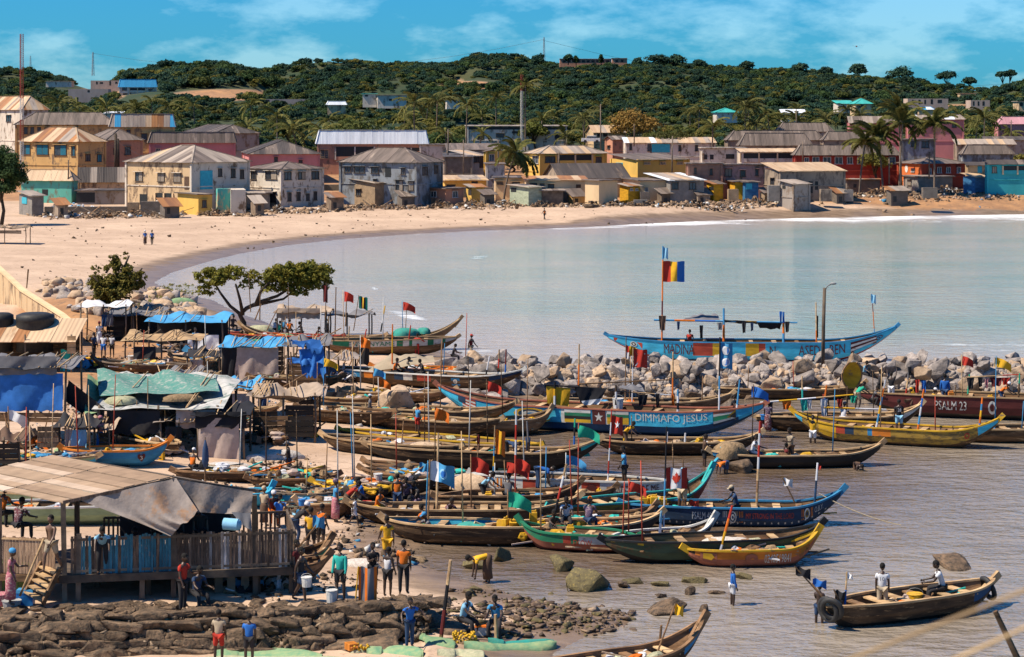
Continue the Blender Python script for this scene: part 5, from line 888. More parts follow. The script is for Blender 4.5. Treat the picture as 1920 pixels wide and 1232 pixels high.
boat('prow','brown canoe with square raised prow beside the round net pile',452,608,646,720,628,652,1.7,.7,'m','m','l',onwater=False,thw=4)
boat('cL1','long low black canoe stretching from the plank roof to the right',330,886,905,599,884,903,1.3,.5,'d','d','m',[],[('S.W.',.2,.28,.4,.8,'g')],onwater=False,thw=5)
boat('cL2','low canoe with yellow tied tip behind the long black one',470,898,915,630,890,910,1.2,.4,'d','d','m',onwater=False,thw=3)
boat('cL3','light blue upturned prow beside the hanging canvas',440,930,952,508,915,948,1.3,.6,'sky','sky','sky',onwater=False,thw=1)
boat('cL4','blue and black canoe behind the slatted terrace',490,925,948,640,930,950,1.4,.6,'blue','sky','g',onwater=False,thw=3)
boat('cL5','black canoe with yellow line and raised left tip',590,905,930,730,925,938,1.3,.5,'black','black','yellow',onwater=False,thw=3)
boat('cL6','bare square nosed canoe in front of the woman in light blue',560,950,972,661,936,968,1.4,.65,'m','m','l',onwater=False,thw=2)
boat('tip1','canoe with dark green and white raised tip at the end of the terrace',430,1062,1088,616,1014,1068,1.3,.65,'m','white','m',[(.8,1,'green')],onwater=False,thw=3)
boat('tip2','bare brown canoe tip just under the green and white one',430,1080,1100,611,1044,1086,1.3,.6,'d','m','m',onwater=False,thw=3)
boat('pg1','long pale green hull seen behind the terrace',-90,945,985,330,938,978,1.7,.75,'pgreen','pgreen','white',onwater=False,thw=5)
boat('pg2','second pale green hull behind the long one',-60,915,950,250,925,955,1.7,.7,'pgreen','pgreen','l',onwater=False,thw=5)
boat('pl3','pale green and blue canoe under the orange net floats',-30,855,882,180,858,882,1.5,.6,'sky','pgreen','l',onwater=False,thw=4)
for a in [('x1','weathered canoe lying between the cross flag boat and the tan boulders',640,738,752,850,730,756),('x2','half hidden canoe beside the grey sacking shelter',470,712,726,640,706,728),('x3','plain canoe squeezed behind the jerrycan canoe',1010,978,1000,1225,950,992),('x4','old canoe on the sand right of the dark plank stall',590,742,762,720,738,768),('x5','bare canoe lying under the nets near the white roof',330,770,788,520,762,790),('x6','thin canoe behind the ochre boat with teal rail',960,925,948,1150,915,948)]: boat(a[0],*a[1:8],1.5,.6,'d',rs.choice('dm'),rs.choice('ml'),thw=5,onwater=a[0] in ('x3','x6'))
def bp(key,q,y=0.0,z=.5):                         # a point inside a boat
 t,A,B,L_,side,sh,g,rz,beam = BOATS[key]; p = A.lerp(B,q); n = Vector((-math.sin(rz),math.cos(rz),0)); p = p + n * y; p.z = A.z + z; return p
# ---------------------------------------------------------------- cloth, flags, poles, nets
def cloth(name,c,c2=None,rnd=.1): return mat('cloth_' + name,c,c2 or tuple(x * .75 for x in c),1.5,rough=.9,bump=.25,rnd=rnd)
def pcloth(n,c,c3): return mat('cloth_' + n,c,tuple(x * .7 for x in c),5,(1,1,2),.9,.2,.1,c3=c3,s3=2.2,c3pos=.56)
CL = {'red': cloth('red',(.45,.035,.02)),'yellow': cloth('yellow',(.70,.38,.02)),'blue': cloth('blue',(.02,.13,.45)),'sky': cloth('sky',(.06,.28,.52)),'lsky': cloth('light_sky',(.25,.50,.68)),'white': cloth('white',(.66,.66,.68)),'black': cloth('black',(.014,.014,.018)),'orange': cloth('orange',(.70,.16,.015)),'green': cloth('green',(.02,.36,.22)),'teal': cloth('teal',(.03,.45,.38)),
  'maroon': cloth('maroon',(.14,.02,.02)),'canvas': cloth('canvas',(.40,.30,.22),(.26,.20,.15)),'sack': mat('sacking',(.44,.34,.29),(.34,.26,.22),2.5,rough=.95,bump=.4,rnd=.08,c3=(.22,.16,.12),s3=1.2,c3pos=.66,detail=7),'tarp': cloth('tarp',(.03,.15,.46),(.02,.10,.30)),'grey': cloth('grey',(.16,.155,.165)),'purple': pcloth('purple',(.12,.08,.14),(.4,.3,.3)),'pink': pcloth('pink',(.42,.13,.17),(.6,.45,.35)),'khaki': cloth('khaki',(.40,.32,.22)),'dirty': mat('dirty_canvas',(.30,.25,.22),(.16,.13,.115),.9,rough=.9,bump=.7,rnd=.1,c3=(.34,.20,.12),s3=1.5,c3pos=.58,detail=7,bdist=.12),'jeans': cloth('jeans',(.03,.06,.13)),'dark': cloth('dark',(.03,.028,.03)),'brown': cloth('brown',(.12,.07,.045)),'stripe': pcloth('stripe_maroon',(.14,.04,.05),(.45,.38,.36))}
def pole(label,x0,y0,x1,y1,Y,r=.05,bandsM=None,name='pole',cat='pole',parent=None,n=6):
 a,b = D(x0,y0,Y),D(x1,y1,Y); t = thing(name,label,cat,a) if parent is None else parent; d = b - a; k = len(bandsM) if bandsM else 1
 if parent is not None: a = a - parent.location
 else: a = Vector()
 for i in range(k):
  m = MB(); m.tube([a + d * (i / k),a + d * ((i + 1) / k)],[r * (1 - .25 * i / k),r * (1 - .25 * (i + 1) / k)],n); m.build('shaft' if k == 1 else 'painted_band',(CL.get(bandsM[i]) or PLT[bandsM[i]]) if bandsM else WOODM,t)
 return t,d
def flagcloth(parent,org,x0,y0,x1,y1,Y,cols,vert=True,side_=1,droop=.25,name='flag_cloth',amp=.07,ph=0.0,ragged=0):
 P0 = D(x0,y0,Y) - org; P1 = D(x1,y1,Y) - org; w = P1.x - P0.x; h = P0.z - P1.z; n = 14; rs_ = random.Random(int(x0 + y0))
 def fn(u,v): return P0 + Vector((w * u,amp * math.sin(u * 7 + ph + v * 1.5) * (u + .15) * 2.0,-h * v - droop * abs(w) * u * u * (.6 + .4 * v) + .03 * math.sin(u * 9 + v * 3 + ph) - (ragged * rs_.random() * h * .12 if v > .99 else 0)))
 k = len(cols); names = list(dict.fromkeys(cols)); m = MB(); m.grid(fn,n,10,mf=lambda u,v: names.index(cols[min(k - 1,int((u if vert else v) * k))])); b = len(m.v); m.v += [(x,y + .012,z) for x,y,z in m.v]; m.f += [tuple(b + i for i in f[::-1]) for f in m.f]; m.m += m.m
 o = m.build(name,[CL[c] for c in names],parent,True); return fn
def flag(label,x0,y0,x1,y1,Y,cx0,cy0,cx1,cy1,cols,vert=True,r=.035,bandsM=None,**kw):
 t,d = pole(label,x0,y0,x1,y1,Y,r,bandsM,'flag','flag'); return t,flagcloth(t,t.location,cx0,cy0,cx1,cy1,Y,cols,vert,**kw)
def onflag(t,fn,pts,mt,u0,v0,us,vs,name='flag_emblem'):
 m = MB(); q = [fn(u0 + us * x,v0 - vs * y) + Vector((0,-.03,0)) for x,y in pts]; m.add(q,[tuple(range(len(q)))]); m.build(name,CL[mt],t)
Yb = lambda k,q=.5: bp(k,q).y
ym = Yb('madina')
t,fn = flag('tall red yellow and blue flag on the boat behind the breakwater',1241,642,1243,461,ym,1243,490,1284,528,['red','yellow','blue'],r=.06,bandsM=['orange','orange','maroon','orange','orange','orange','sky'],droop=.02,amp=.12); flagcloth(t,t.location,1243,464,1253,484,ym,['lsky'])
flag('light blue flag with dark rag near the right prow of the far blue boat',1640,632,1635,553,ym,1633,552,1643,568,['lsky'],bandsM=['sky','orange','orange','maroon','sky'])
t,fn = flag('red flag with white crossing lines above the breakwater rocks',1185,762,1187,652,Yb('far2'),1188,655,1214,688,['red'],bandsM=['white','white','l'],droop=.1)
for a_,b_ in (((.1,.15),(.9,.85)),((.1,.9),(.8,.2))): onflag(t,fn,[(a_[0],-a_[1]),(b_[0],-b_[1]),(b_[0] + .04,-b_[1] - .05),(a_[0] + .04,-a_[1] - .05)],'white',0,0,1,1)
flag('small white and red flag left of the red one',1172,758,1174,632,Yb('far2') + .4,1174,648,1182,672,['red','white'],vert=False)
t,fn = flag('blue flag with two round white emblems',1348,778,1350,632,Yb('jesus',.85),1350,643,1374,690,['sky'],r=.05,bandsM=['white','white','sky','black','black','black'],droop=.15)
for vv in (.28,.75): onflag(t,fn,ell(0,0,1,1),'white',.45,vv,.32,.17); onflag(t,fn,ell(0,0,.7,.7),'blue',.45,vv,.32,.17)
t,fn = flag('dark red flag with a white figure on a red and white pole',1139,912,1147,768,Yb('adze',.68),1147,780,1168,812,['red'],bandsM=['white','red','white','red','white','red'],droop=.3); onflag(t,fn,star(0,0,1),'white',.5,.45,.25,.25)
flag('orange and yellow flag on a slim pole in the middle of the boats',924,912,928,798,Yb('adze',.12),929,806,947,850,['orange','yellow','orange'],bandsM=['red','sky','yellow','sky','l','l'],droop=.5)
t,fn = flag('big blue and white flag with a round emblem on a bamboo pole',802,1000,806,862,Yb('midC',.3),806,866,852,900,['white','sky','sky'],r=.045,droop=.42,amp=.14); onflag(t,fn,ell(0,0,1,1),'lsky',.55,.5,.16,.3); onflag(t,fn,ell(0,0,.6,.6),'blue',.55,.5,.16,.3)
flag('bright blue flag on a slanted yellow stick',735,916,812,862,Yb('sandF',.6),786,868,806,884,['sky'],droop=.1)
pl = Yb('ochreteal',.75) - .2
t,fn = flag('white and red maple leaf flag beside an orange cloth',1243,1028,1250,800,Yb('psalm49',.2) - 1.3,1249,878,1289,916,['red','white','white','red'],r=.04,bandsM=['l','white','white','sky','black','black','black'],droop=.02)
LEAF = [(0,1),(.17,.68),(.32,.76),(.26,.3),(.5,.55),(.58,.4),(.85,.45),(.78,.2),(.95,.05),(.45,-.35),(.5,-.5),(.05,-.42),(.05,-.9),(-.05,-.9),(-.05,-.42),(-.5,-.5),(-.45,-.35),(-.95,.05),(-.78,.2),(-.85,.45),(-.58,.4),(-.5,.55),(-.26,.3),(-.32,.76),(-.17,.68)]
onflag(t,fn,LEAF,'red',.48,.5,.22,.38)
flag('orange cloth hanging behind the maple leaf flag',1279,960,1281,862,Yb('psalm49',.27),1272,884,1288,912,['orange'])
flag('little red pennant on the dark navy boat',1283,975,1294,936,Yb('psalm49',.3),1293,938,1311,950,['red'],droop=.2)
flag('white pennant with red mark on a leaning stick',1490,942,1467,895,Yb('psalm49',.78),1468,897,1487,910,['white'],droop=.25)
flag('pole with dark jacket and tiny red rag at the navy prow',1527,950,1533,868,Yb('psalm49',.88),1534,872,1541,880,['red'],bandsM=['deep','deep','navy','white','white'],r=.05)
flag('orange and grey vertically striped flag in the foreground',657,1240,672,1062,67.6,672,1064,706,1132,['orange','grey','orange','grey','grey','orange'],r=.03,bandsM=['l','l','yellow'],droop=.05,amp=.06)
flag('bright blue triangular flag on a stick by the terrace',555,1032,612,962,75,586,968,608,988,['sky'],droop=.2)
flag('black pennant on a long slanted pole at the tyre canoe',1550,1128,1490,1062,bp('tyre',.03).y,1492,1064,1521,1078,['black'],droop=.35,ragged=1); flag('crumpled blue rag on the slanted pole of the tyre canoe',1546,1124,1522,1094,bp('tyre',.03).y - .1,1524,1086,1551,1098,['blue'],droop=.3,ragged=1)
flag('upright pole with a clear plastic streamer on the tyre canoe',1584,1140,1588,1072,bp('tyre',.1).y,1589,1075,1600,1084,['white'],bandsM=['blue','blue','l','l'],r=.035); flag('small black flag low on the tyre canoe',1580,1138,1563,1105,bp('tyre',.07).y,1566,1108,1588,1124,['black'],droop=.2)
flag('drab yellow triangular flag on the canoe at the bottom',1232,1225,1266,1132,bp('corner',.8).y,1265,1134,1282,1152,['yellow'],droop=.35,r=.03)
flag('green black and yellow striped flag by the beach tent',663,620,673,553,148,673,556,689,578,['green','black','yellow','black','green'],vert=True,droop=.3); flag('narrow red flag on the tent pole',610,600,612,530,150,606,535,614,566,['maroon'])
flag('black triangular flag between the long boats',668,705,673,646,134,673,648,692,682,['black'],droop=.3)
flag('green cloth flag at the corner of the left shelters',118,720,113,655,128,113,656,136,695,['teal'],ragged=1,droop=.1)
t,fn = flag('red and white banner flag in front of the blue tarpaulin',34,820,78,706,106,77,710,118,728,['red','white'],vert=False,droop=.55); onflag(t,fn,ell(0,0,1,1),'blue',.62,.72,.07,.2)
flag('ragged white strip on a stick at the left edge',18,830,15,762,100,16,770,50,786,['white'],droop=.7,ragged=1)
for k,a in enumerate([(965,966,968,768,'adze',['white','red','white','red','white','red','white'],'red and white banded pole beside the orange flag'),(1031,1002,1062,870,'midD',['d','d','black','red','white','l'],'dark banded pole leaning among the moored canoes'),(1418,968,1425,790,'psalm49',['l','l','m','l','white','red','white','red'],'tall banded pole on the dark navy boat'),(1347,1045,1373,948,'phone',['white','yellow','orange','red'],'orange and yellow painted pole in the phone number canoe'),
  (1531,672,1530,567,'madina',['orange','l'],'brown pole near the right of the boat behind the breakwater'),(903,745,918,668,'union',['white','black','white'],'black and white pole at the right end of the union boat'),(826,720,828,640,'union',None,'bamboo pole on the boat with the cross flag'),(735,715,736,608,'union',['black','orange','yellow','orange'],'orange topped pole in the boat with the cross flag'),
  (649,712,655,612,'nyame',['blue','l','l'],'pole left of the green lettering'),(681,650,687,617,'nyame',['sky','red'],'short red and blue pole on the white topped boat'),(763,665,770,610,'nyame',['white','red'],'short red and white pole by the man in red'),(714,622,722,573,'tallprow',['black','white','yellow'],'yellow cross topped pole at the water'),(775,880,776,770,'brownB',['black','m'],'upright dark pole beside the man in light blue'),(683,842,686,755,'brownB',['l'],'pole at the left of the net filled canoe'),
  (748,900,757,785,'sandC',None,'bamboo pole rising from the longest dark canoe'),(818,980,822,812,'midA',['l','l'],'pale bamboo pole near the blue flags'),(898,868,897,815,'sandC',['black','maroon'],'short dark post with a rag on the longest canoe'),(993,868,988,790,'sandC',['d','grey'],'post with blue rags on the longest canoe'),(1076,850,1078,785,'net1',['green','blue','black','green'],'thick green and black post'),(1172,832,1173,800,'net1',None,'short post with a yellow rag'),
  (1250,880,1251,810,'net1',['white','white'],'white pole in the net filled canoe'),(1284,836,1285,812,'net1',['white'],'short white pole at the net pile'),(1380,782,1387,712,'jesus',['white','sky','sky'],'white and blue post at the blue boat prow'),(1428,790,1424,840,'jesus',['red'],'red stub near the prow'),(1505,780,1504,705,'far3',['white','teal','l'],'pole wrapped in green cloth'),(1541,788,1550,722,'far3',['orange','blue','orange'],'orange and blue pole with hanging clothes'),
  (1588,772,1589,725,'far3',['d'],'dark post at the right of the drying clothes'),(1642,808,1660,712,'yellowblue',['white','sky','yellow','sky','orange','white'],'slanted pole in many colour bands'),(1720,812,1732,730,'yellowblue',['orange','sky','white','blue','orange'],'orange blue and white pole beside the number 28 shirt'),(1836,806,1842,745,'yellowblue',['blue','orange','yellow','sky','orange'],'banded pole near the light blue bow'),(1790,805,1792,722,'psalm23',None,'plain pole in front of the white PSALM lettering'),(1813,757,1818,702,'psalm23',['d','green','green'],'green topped post on the dark maroon boat'),(1909,757,1912,700,'psalm23',['d','d','green'],'rightmost green topped post on the dark maroon boat'),
  (1698,745,1704,695,'psalm23',['red','l','grey'],'red pole with black rag on the dark maroon boat'),(1400,752,1404,727,'far1',None,'stick with a red rag by the boulders'),(1316,756,1318,705,'far2',None,'thin stick by the breakwater'),(1261,756,1262,660,'far2',['orange','l'],'tall thin orange pole crossing the boulders'),(1085,722,1086,645,'far2',['orange','l'],'tall thin pole left over the boulders'),(935,690,936,655,'union',['red','l'],'short red pole on the left end of the boulders'),(947,712,949,655,'union',['blue','maroon'],'dark red pole at the boulders'),(1237,1004,1240,958,'skyrail',['white','lsky'],'furled white umbrella tied to a pole')]):
 Yk = Yb(a[4],.5); te = BOATS[a[4]]; q = min(max((a[0] - (960 + te[1].x / te[1].y * F)) / ((te[2].x / te[2].y - te[1].x / te[1].y) * F),0),1); pole(a[6],a[0],a[1],a[2],a[3],bp(a[4],q).y + .1,.055 if a[5] else .04,a[5])
for x0,y0,x1,y1,Y,lb in [(822,1236,845,1050,66.6,'long dark tapering pole standing in the foreground'),(932,1236,929,1152,66.8,'short paddle handle in front of the seated person in blue')]: pole(lb,x0,y0,x1,y1,Y,.07,['m','maroon','black','l'] if x0 < 900 else ['l'])
def pile(label,px,py,w,h,mt,z=None,Y=None,name='net_pile',cat='fishing net',seed=0,asp=.6,wisps=True):
 if Y is None: p = G(px,py) if z is None else W(px,py,z); Y = p.y
 else: p = D(px,py,Y)
 s = Y / F; t = None; rs_ = np.random.RandomState(int(px + py) + seed); nu_,nv_ = 26,12; wx,wy,hz = w * s / 2,w * s * asp / 2,h * s; A_ = rs_.uniform(.7,1.25,9); K_ = rs_.uniform(0,6.28,9)
 m = MB()
 def fn(u,v): a = 6.2832 * u; r = math.cos(v * math.pi / 2) ** .75; q = 1 + .16 * math.sin(3 * a + K_[0]) + .09 * math.sin(7 * a + K_[1] + v * 6) + .05 * math.sin(13 * a + K_[2] + v * 9); return Vector((math.cos(a) * r * wx * q,math.sin(a) * r * wy * q,hz * (math.sin(v * math.pi / 2) ** .8) * (1 + .1 * math.sin(5 * a + K_[3]) * (1 - v)) - .12))
 m.grid(fn,nu_,nv_); o = m.build(name,NETM[mt],None,True,loc=p,label=label,cat=cat)
 return o
# ---------------------------------------------------------------- people
SKIN = mat('skin',(.060,.032,.020),(.045,.024,.015),8,rough=.45,bump=.05,rnd=.3,spec=.5); SKINL = mat('skin_brown',(.17,.09,.055),(.13,.07,.04),8,rough=.45,bump=.05,rnd=.2,spec=.5); HAIR = mat('hair_black',(.012,.010,.009),rough=.9,bump=0,rnd=.1); EYE = mat('eye_white',(.6,.58,.55),bump=0,rnd=0)
def skinmesh(name,verts,edges,radii,mt,root=0,sub=1,post=None):
 me = bpy.data.meshes.new('sk'); me.from_pydata([tuple(v) for v in verts],edges,[]); o = bpy.data.objects.new('sk',me); md = o.modifiers.new('s','SKIN'); md.use_smooth_shade = True; md.branch_smoothing = .6
 for i,r in enumerate(radii): d = me.skin_vertices[0].data[i]; d.radius = r if isinstance(r,tuple) else (r,r); d.use_root = (i == root)
 s = o.modifiers.new('d','SUBSURF'); s.levels = sub; s.render_levels = sub; out_ = baked(o); out_.name = name; out_.materials.clear(); out_.materials.append(mt)
 return out_
def dv(a,ab=0,s=1): return Vector((s * math.sin(ab),-math.sin(a) * math.cos(ab),-math.cos(a) * math.cos(ab)))
POSES = {}
def make_pose(nm,lean=.03,hip=None,legs=((.05,-.05),(-.05,-.05)),arms=((.1,.1,.2),(.1,.1,.2)),head=0.0,splay=.05):
 # legs: (thigh forward angle, shin angle) per side, arms: (forward, outward, elbow extra) per side, radians
 P = {}; J = []; E = []; Rr = []
 def j(n,p,r): P[n] = len(J); J.append(Vector(p)); Rr.append(r); return Vector(p)
 low = 9; feet = []
 for k,s in enumerate((-1,1)): th_,sh_ = legs[k]; a = Vector((s * .09,0,0)) + dv(th_,splay,s) * .43 + dv(sh_) * .43; low = min(low,a.z)
 hz = (-low + .06) if hip is None else hip; up = Vector((0,-math.sin(lean),math.cos(lean)))
 pel = j('pel',(0,0,hz),(.135,.10)); wa = j('wa',pel + up * .16,(.118,.085)); ch = j('ch',pel + up * .36,(.155,.105)); nb = j('nb',pel + up * .49,(.075,.075)); E += [(0,1),(1,2),(2,3)]
 hu = Vector((0,-math.sin(lean * .6 + head),math.cos(lean * .6 + head))); hd = j('nk',nb + hu * .07,.058); E.append((3,4)); hc = nb + hu * .19
 top_i = []
 for k,s in enumerate((-1,1)):
  f_,o_,e_ = arms[k]; sp = nb - up * .06 + Vector((s * .175,0,0)); i0 = len(J); j('s',sp,.058); ua = dv(f_,o_,s); ua = ua if lean < .8 or f_ > 1.2 else ua; el = j('e',sp + ua * .28,.042); fa = dv(f_ + e_,o_ * .3 if e_ < 1 else -.35,s); wr = j('w',el + fa * .25,.028); pm = j('p',wr + fa * .07,(.038,.022)); E += [(2,i0),(i0,i0 + 1),(i0 + 1,i0 + 2),(i0 + 2,i0 + 3)]; P['arm%d' % k] = (sp,el,wr,pm,fa)
 for k,s in enumerate((-1,1)):
  th_,sh_ = legs[k]; hp = Vector((s * .09,0,hz - .03)); i0 = len(J); j('h',hp,.088); kn = j('k',hp + dv(th_,splay,s) * .42,.058); cf = j('c',kn + dv(sh_) * .14,.058); an = j('a',kn + dv(sh_) * .42,.034); ft = j('f',an + Vector((s * .02,-.07,-.03)),(.045,.032)); to = j('t',an + Vector((s * .04,-.17,-.045)),(.042,.018)); E += [(0,i0),(i0,i0 + 1),(i0 + 1,i0 + 2),(i0 + 2,i0 + 3),(i0 + 3,i0 + 4),(i0 + 4,i0 + 5)]; P['leg%d' % k] = (hp,kn,cf,an)
 body = skinmesh('body',J,E,Rr,SKIN); bm = MB()                      # add head, face and fingers to the same mesh
 q = Matrix.Rotation(lean * .6 + head,3,'X'); bm.ball((0,0,0),(.088,.105,.128),10,8,0)
 for v in range(len(bm.v)): x,y,z = bm.v[v]; bm.v[v] = (x * (1 - .18 * max(0,-z / .118)),y,z)
 bm.box((0,-.098,-.012),(.028,.03,.045),m=0,taper=.5); bm.box((0,-.083,-.058),(.045,.018,.016),m=2); [bm.ball((s * .031,-.083,.012),(.013,.008,.008),6,4,1) for s in (-1,1)]; [bm.ball((s * .031,-.090,.012),(.006,.004,.006),5,4,2) for s in (-1,1)]; [bm.box((s * .08,.004,-.005),(.016,.035,.05),m=0) for s in (-1,1)]
 bm.v = [tuple(q @ Vector(v) + hc) for v in bm.v]
 for k,s in enumerate((-1,1)):
  sp,el,wr,pm,fa = P['arm%d' % k]; side_ = fa.cross(Vector((s,0,.01))).normalized(); cu = Vector((-s,0,0)) * .4
  for i in range(4): b = pm + side_ * (.027 - .018 * i); l = (.065,.075,.07,.055)[i]; m1 = b + fa * l * .55; bm.tube([b,m1,m1 + (fa + cu).normalized() * l * .5],[.0095,.009,.006],5,0)
  b = wr + fa * .03 + side_ * .03; bm.tube([b,b + (fa * .6 + side_).normalized() * .035,b + (fa + side_ * .6).normalized() * .06],[.011,.010,.007],5,0)
 n0 = len(body.vertices); V = [v.co[:] for v in body.vertices] + bm.v; Fc = [tuple(p.vertices) for p in body.polygons] + [tuple(n0 + i for i in f) for f in bm.f]; me = bpy.data.meshes.new('body'); me.from_pydata(V,[],Fc); mi_ = [0] * len(body.polygons) + bm.m
 for q_ in (SKIN,EYE,HAIR): me.materials.append(q_)
 me.polygons.foreach_set('material_index',mi_); me.polygons.foreach_set('use_smooth',[True] * len(Fc)); me.update()
 A = [P['arm%d' % k] for k in (0,1)]; Lg = [P['leg%d' % k] for k in (0,1)]
 def top_(slv):
  v = [pel - up * .07,wa,ch,nb - up * .01]; r = [(.165,.13),(.152,.118),(.175,.128),(.085,.085)]; e = [(0,1),(1,2),(2,3)]
  for a in A:
   i = len(v)
   if slv == 0: v += [a[0] - (a[0] - nb) * .25]; r += [.07]; e += [(2,i)]
   else:
    v += [a[0],a[0].lerp(a[1],.55 if slv == 1 else 1.0)]; r += [.075,.066 if slv == 1 else .055]; e += [(2,i),(i,i + 1)]
    if slv == 2: v += [a[2]]; r += [.042]; e += [(i + 1,i + 2)]
  return skinmesh('shirt',v,e,r,CL['white'])
 def bot_(lng):
  v = [pel + up * .05]; r = [(.15,.118)]; e = []
  for l in Lg:
   i = len(v); v += [l[0],l[1].lerp(l[0],.12) if not lng else l[1]]; r += [.108,.085 if not lng else .072]; e += [(0,i),(i,i + 1)]
   if lng: v += [l[3]]; r += [.055]; e += [(i + 1,i + 2)]
  return skinmesh('trousers',v,e,r,CL['dark'])
 kn = (Lg[0][1] + Lg[1][1]) / 2; an = (Lg[0][3] + Lg[1][3]) / 2; m = MB(); m.tube([pel + up * .08,pel - Vector((0,0,.04)),pel.lerp(kn,.6),kn,kn.lerp(an,.75)],[.13,.175,.19,.19,.2],14)
 for v in range(len(m.v)): x,y,z = m.v[v]; m.v[v] = (x,y * .85 if hip is None else y,z)
 hm = MB(); hm.ball((0,0,0),(.094,.110,.108),10,6); hm.v = [tuple(q @ (Vector(v) + Vector((0,.014,.032))) + hc) for v in hm.v]
 cm = MB(); cm.ball((0,0,0),(.092,.108,.085),10,6); cm.add([(-.07,-.06,0),(.07,-.06,0),(.06,-.18,-.015),(-.06,-.18,-.015),(-.07,-.06,.015),(.07,-.06,.015),(.06,-.18,0),(-.06,-.18,0)],[(3,2,1,0),(4,5,6,7),(0,1,5,4),(1,2,6,5),(2,3,7,6),(3,0,4,7)]); cm.v = [tuple(q @ (Vector(v) + Vector((0,.008,.055))) + hc) for v in cm.v]
 wm = MB(); wm.ball((0,0,0),(.105,.12,.10),12,7,jit=.1); wm.v = [tuple(q @ (Vector(v) + Vector((0,.02,.05))) + hc) for v in wm.v]
 POSES[nm] = dict(body=me,top=[top_(0),top_(1),top_(2)],bot=[bot_(0),bot_(1),m.mesh('skirt',CL['dark'],True)],hair=hm.mesh('hair',HAIR,True),cap=cm.mesh('cap',CL['white'],True),wrap=wm.mesh('headscarf',CL['white'],True),hip=hz)
make_pose('stand'); make_pose('cross',arms=((.5,-.05,1.5),(.5,-.05,1.5))); make_pose('hold',arms=((.15,.1,.3),(.6,.1,1.1)),head=.25); make_pose('walk',lean=.08,legs=((.45,.1),(-.25,-.55)),arms=((-.35,.1,.3),(.4,.1,.4)))
make_pose('sit',lean=.25,hip=.44,legs=((1.45,.05),(1.35,-.05)),arms=((.7,.15,.6),(.6,.15,.8)),head=.25,splay=.18); make_pose('squat',lean=.45,hip=.24,legs=((1.95,-.35),(1.9,-.3)),arms=((1.1,.1,.4),(1.0,.15,.6)),head=.15,splay=.25)
make_pose('bend',lean=1.75,arms=((.05,.1,.1),(.1,.1,.05)),legs=((.12,-.12),(.05,-.1)),head=.3); make_pose('stoop',lean=.85,arms=((.8,.1,.2),(.7,.1,.4)),legs=((.35,-.25),(.1,-.2)),head=.2)
make_pose('reach',arms=((2.7,.25,.1),(2.6,.25,.2))); make_pose('point',arms=((.1,.1,.2),(1.3,.1,.1))); make_pose('out',arms=((.7,.9,.2),(.7,.9,.2)),lean=.1); make_pose('flat',lean=.75,hip=.2,legs=((1.5,1.35),(1.5,1.3)),arms=((.9,.2,.3),(.8,.2,.3)))
def slot(o,m):
 o.material_slots[0].link = 'OBJECT'; o.material_slots[0].material = m
def person(label,p,pose='stand',rz=0,top='white',bot='dark',slv=1,lng=0,hat=None,hc='white',sc=1.0,light=False,wear=True,group=None):
 sc = sc * 1.06
 d = POSES[pose]; t = thing('person',label,'person',p,R(rz),group); t.scale = (sc,) * 3
 o = inst('body',d['body'],t);
 if light: slot(o,SKINL)
 if top: slot(inst('shirt',d['top'][slv],t),CL[top])
 if bot: slot(inst('skirt' if lng == 2 else ('trousers' if lng else 'shorts'),d['bot'][lng],t),CL[bot])
 if hat: slot(inst('cap' if hat == 'cap' else 'headscarf',d[hat],t),CL[hc])
 else: inst('hair',d['hair'],t)
 return t
BK,FR,RT,LF = 180,0,90,-90      # facing: away, camera, right, left
def pg(x,y,up=0.0): return G(x,y,up)
def pz(x,y,z): return W(x,y,z)
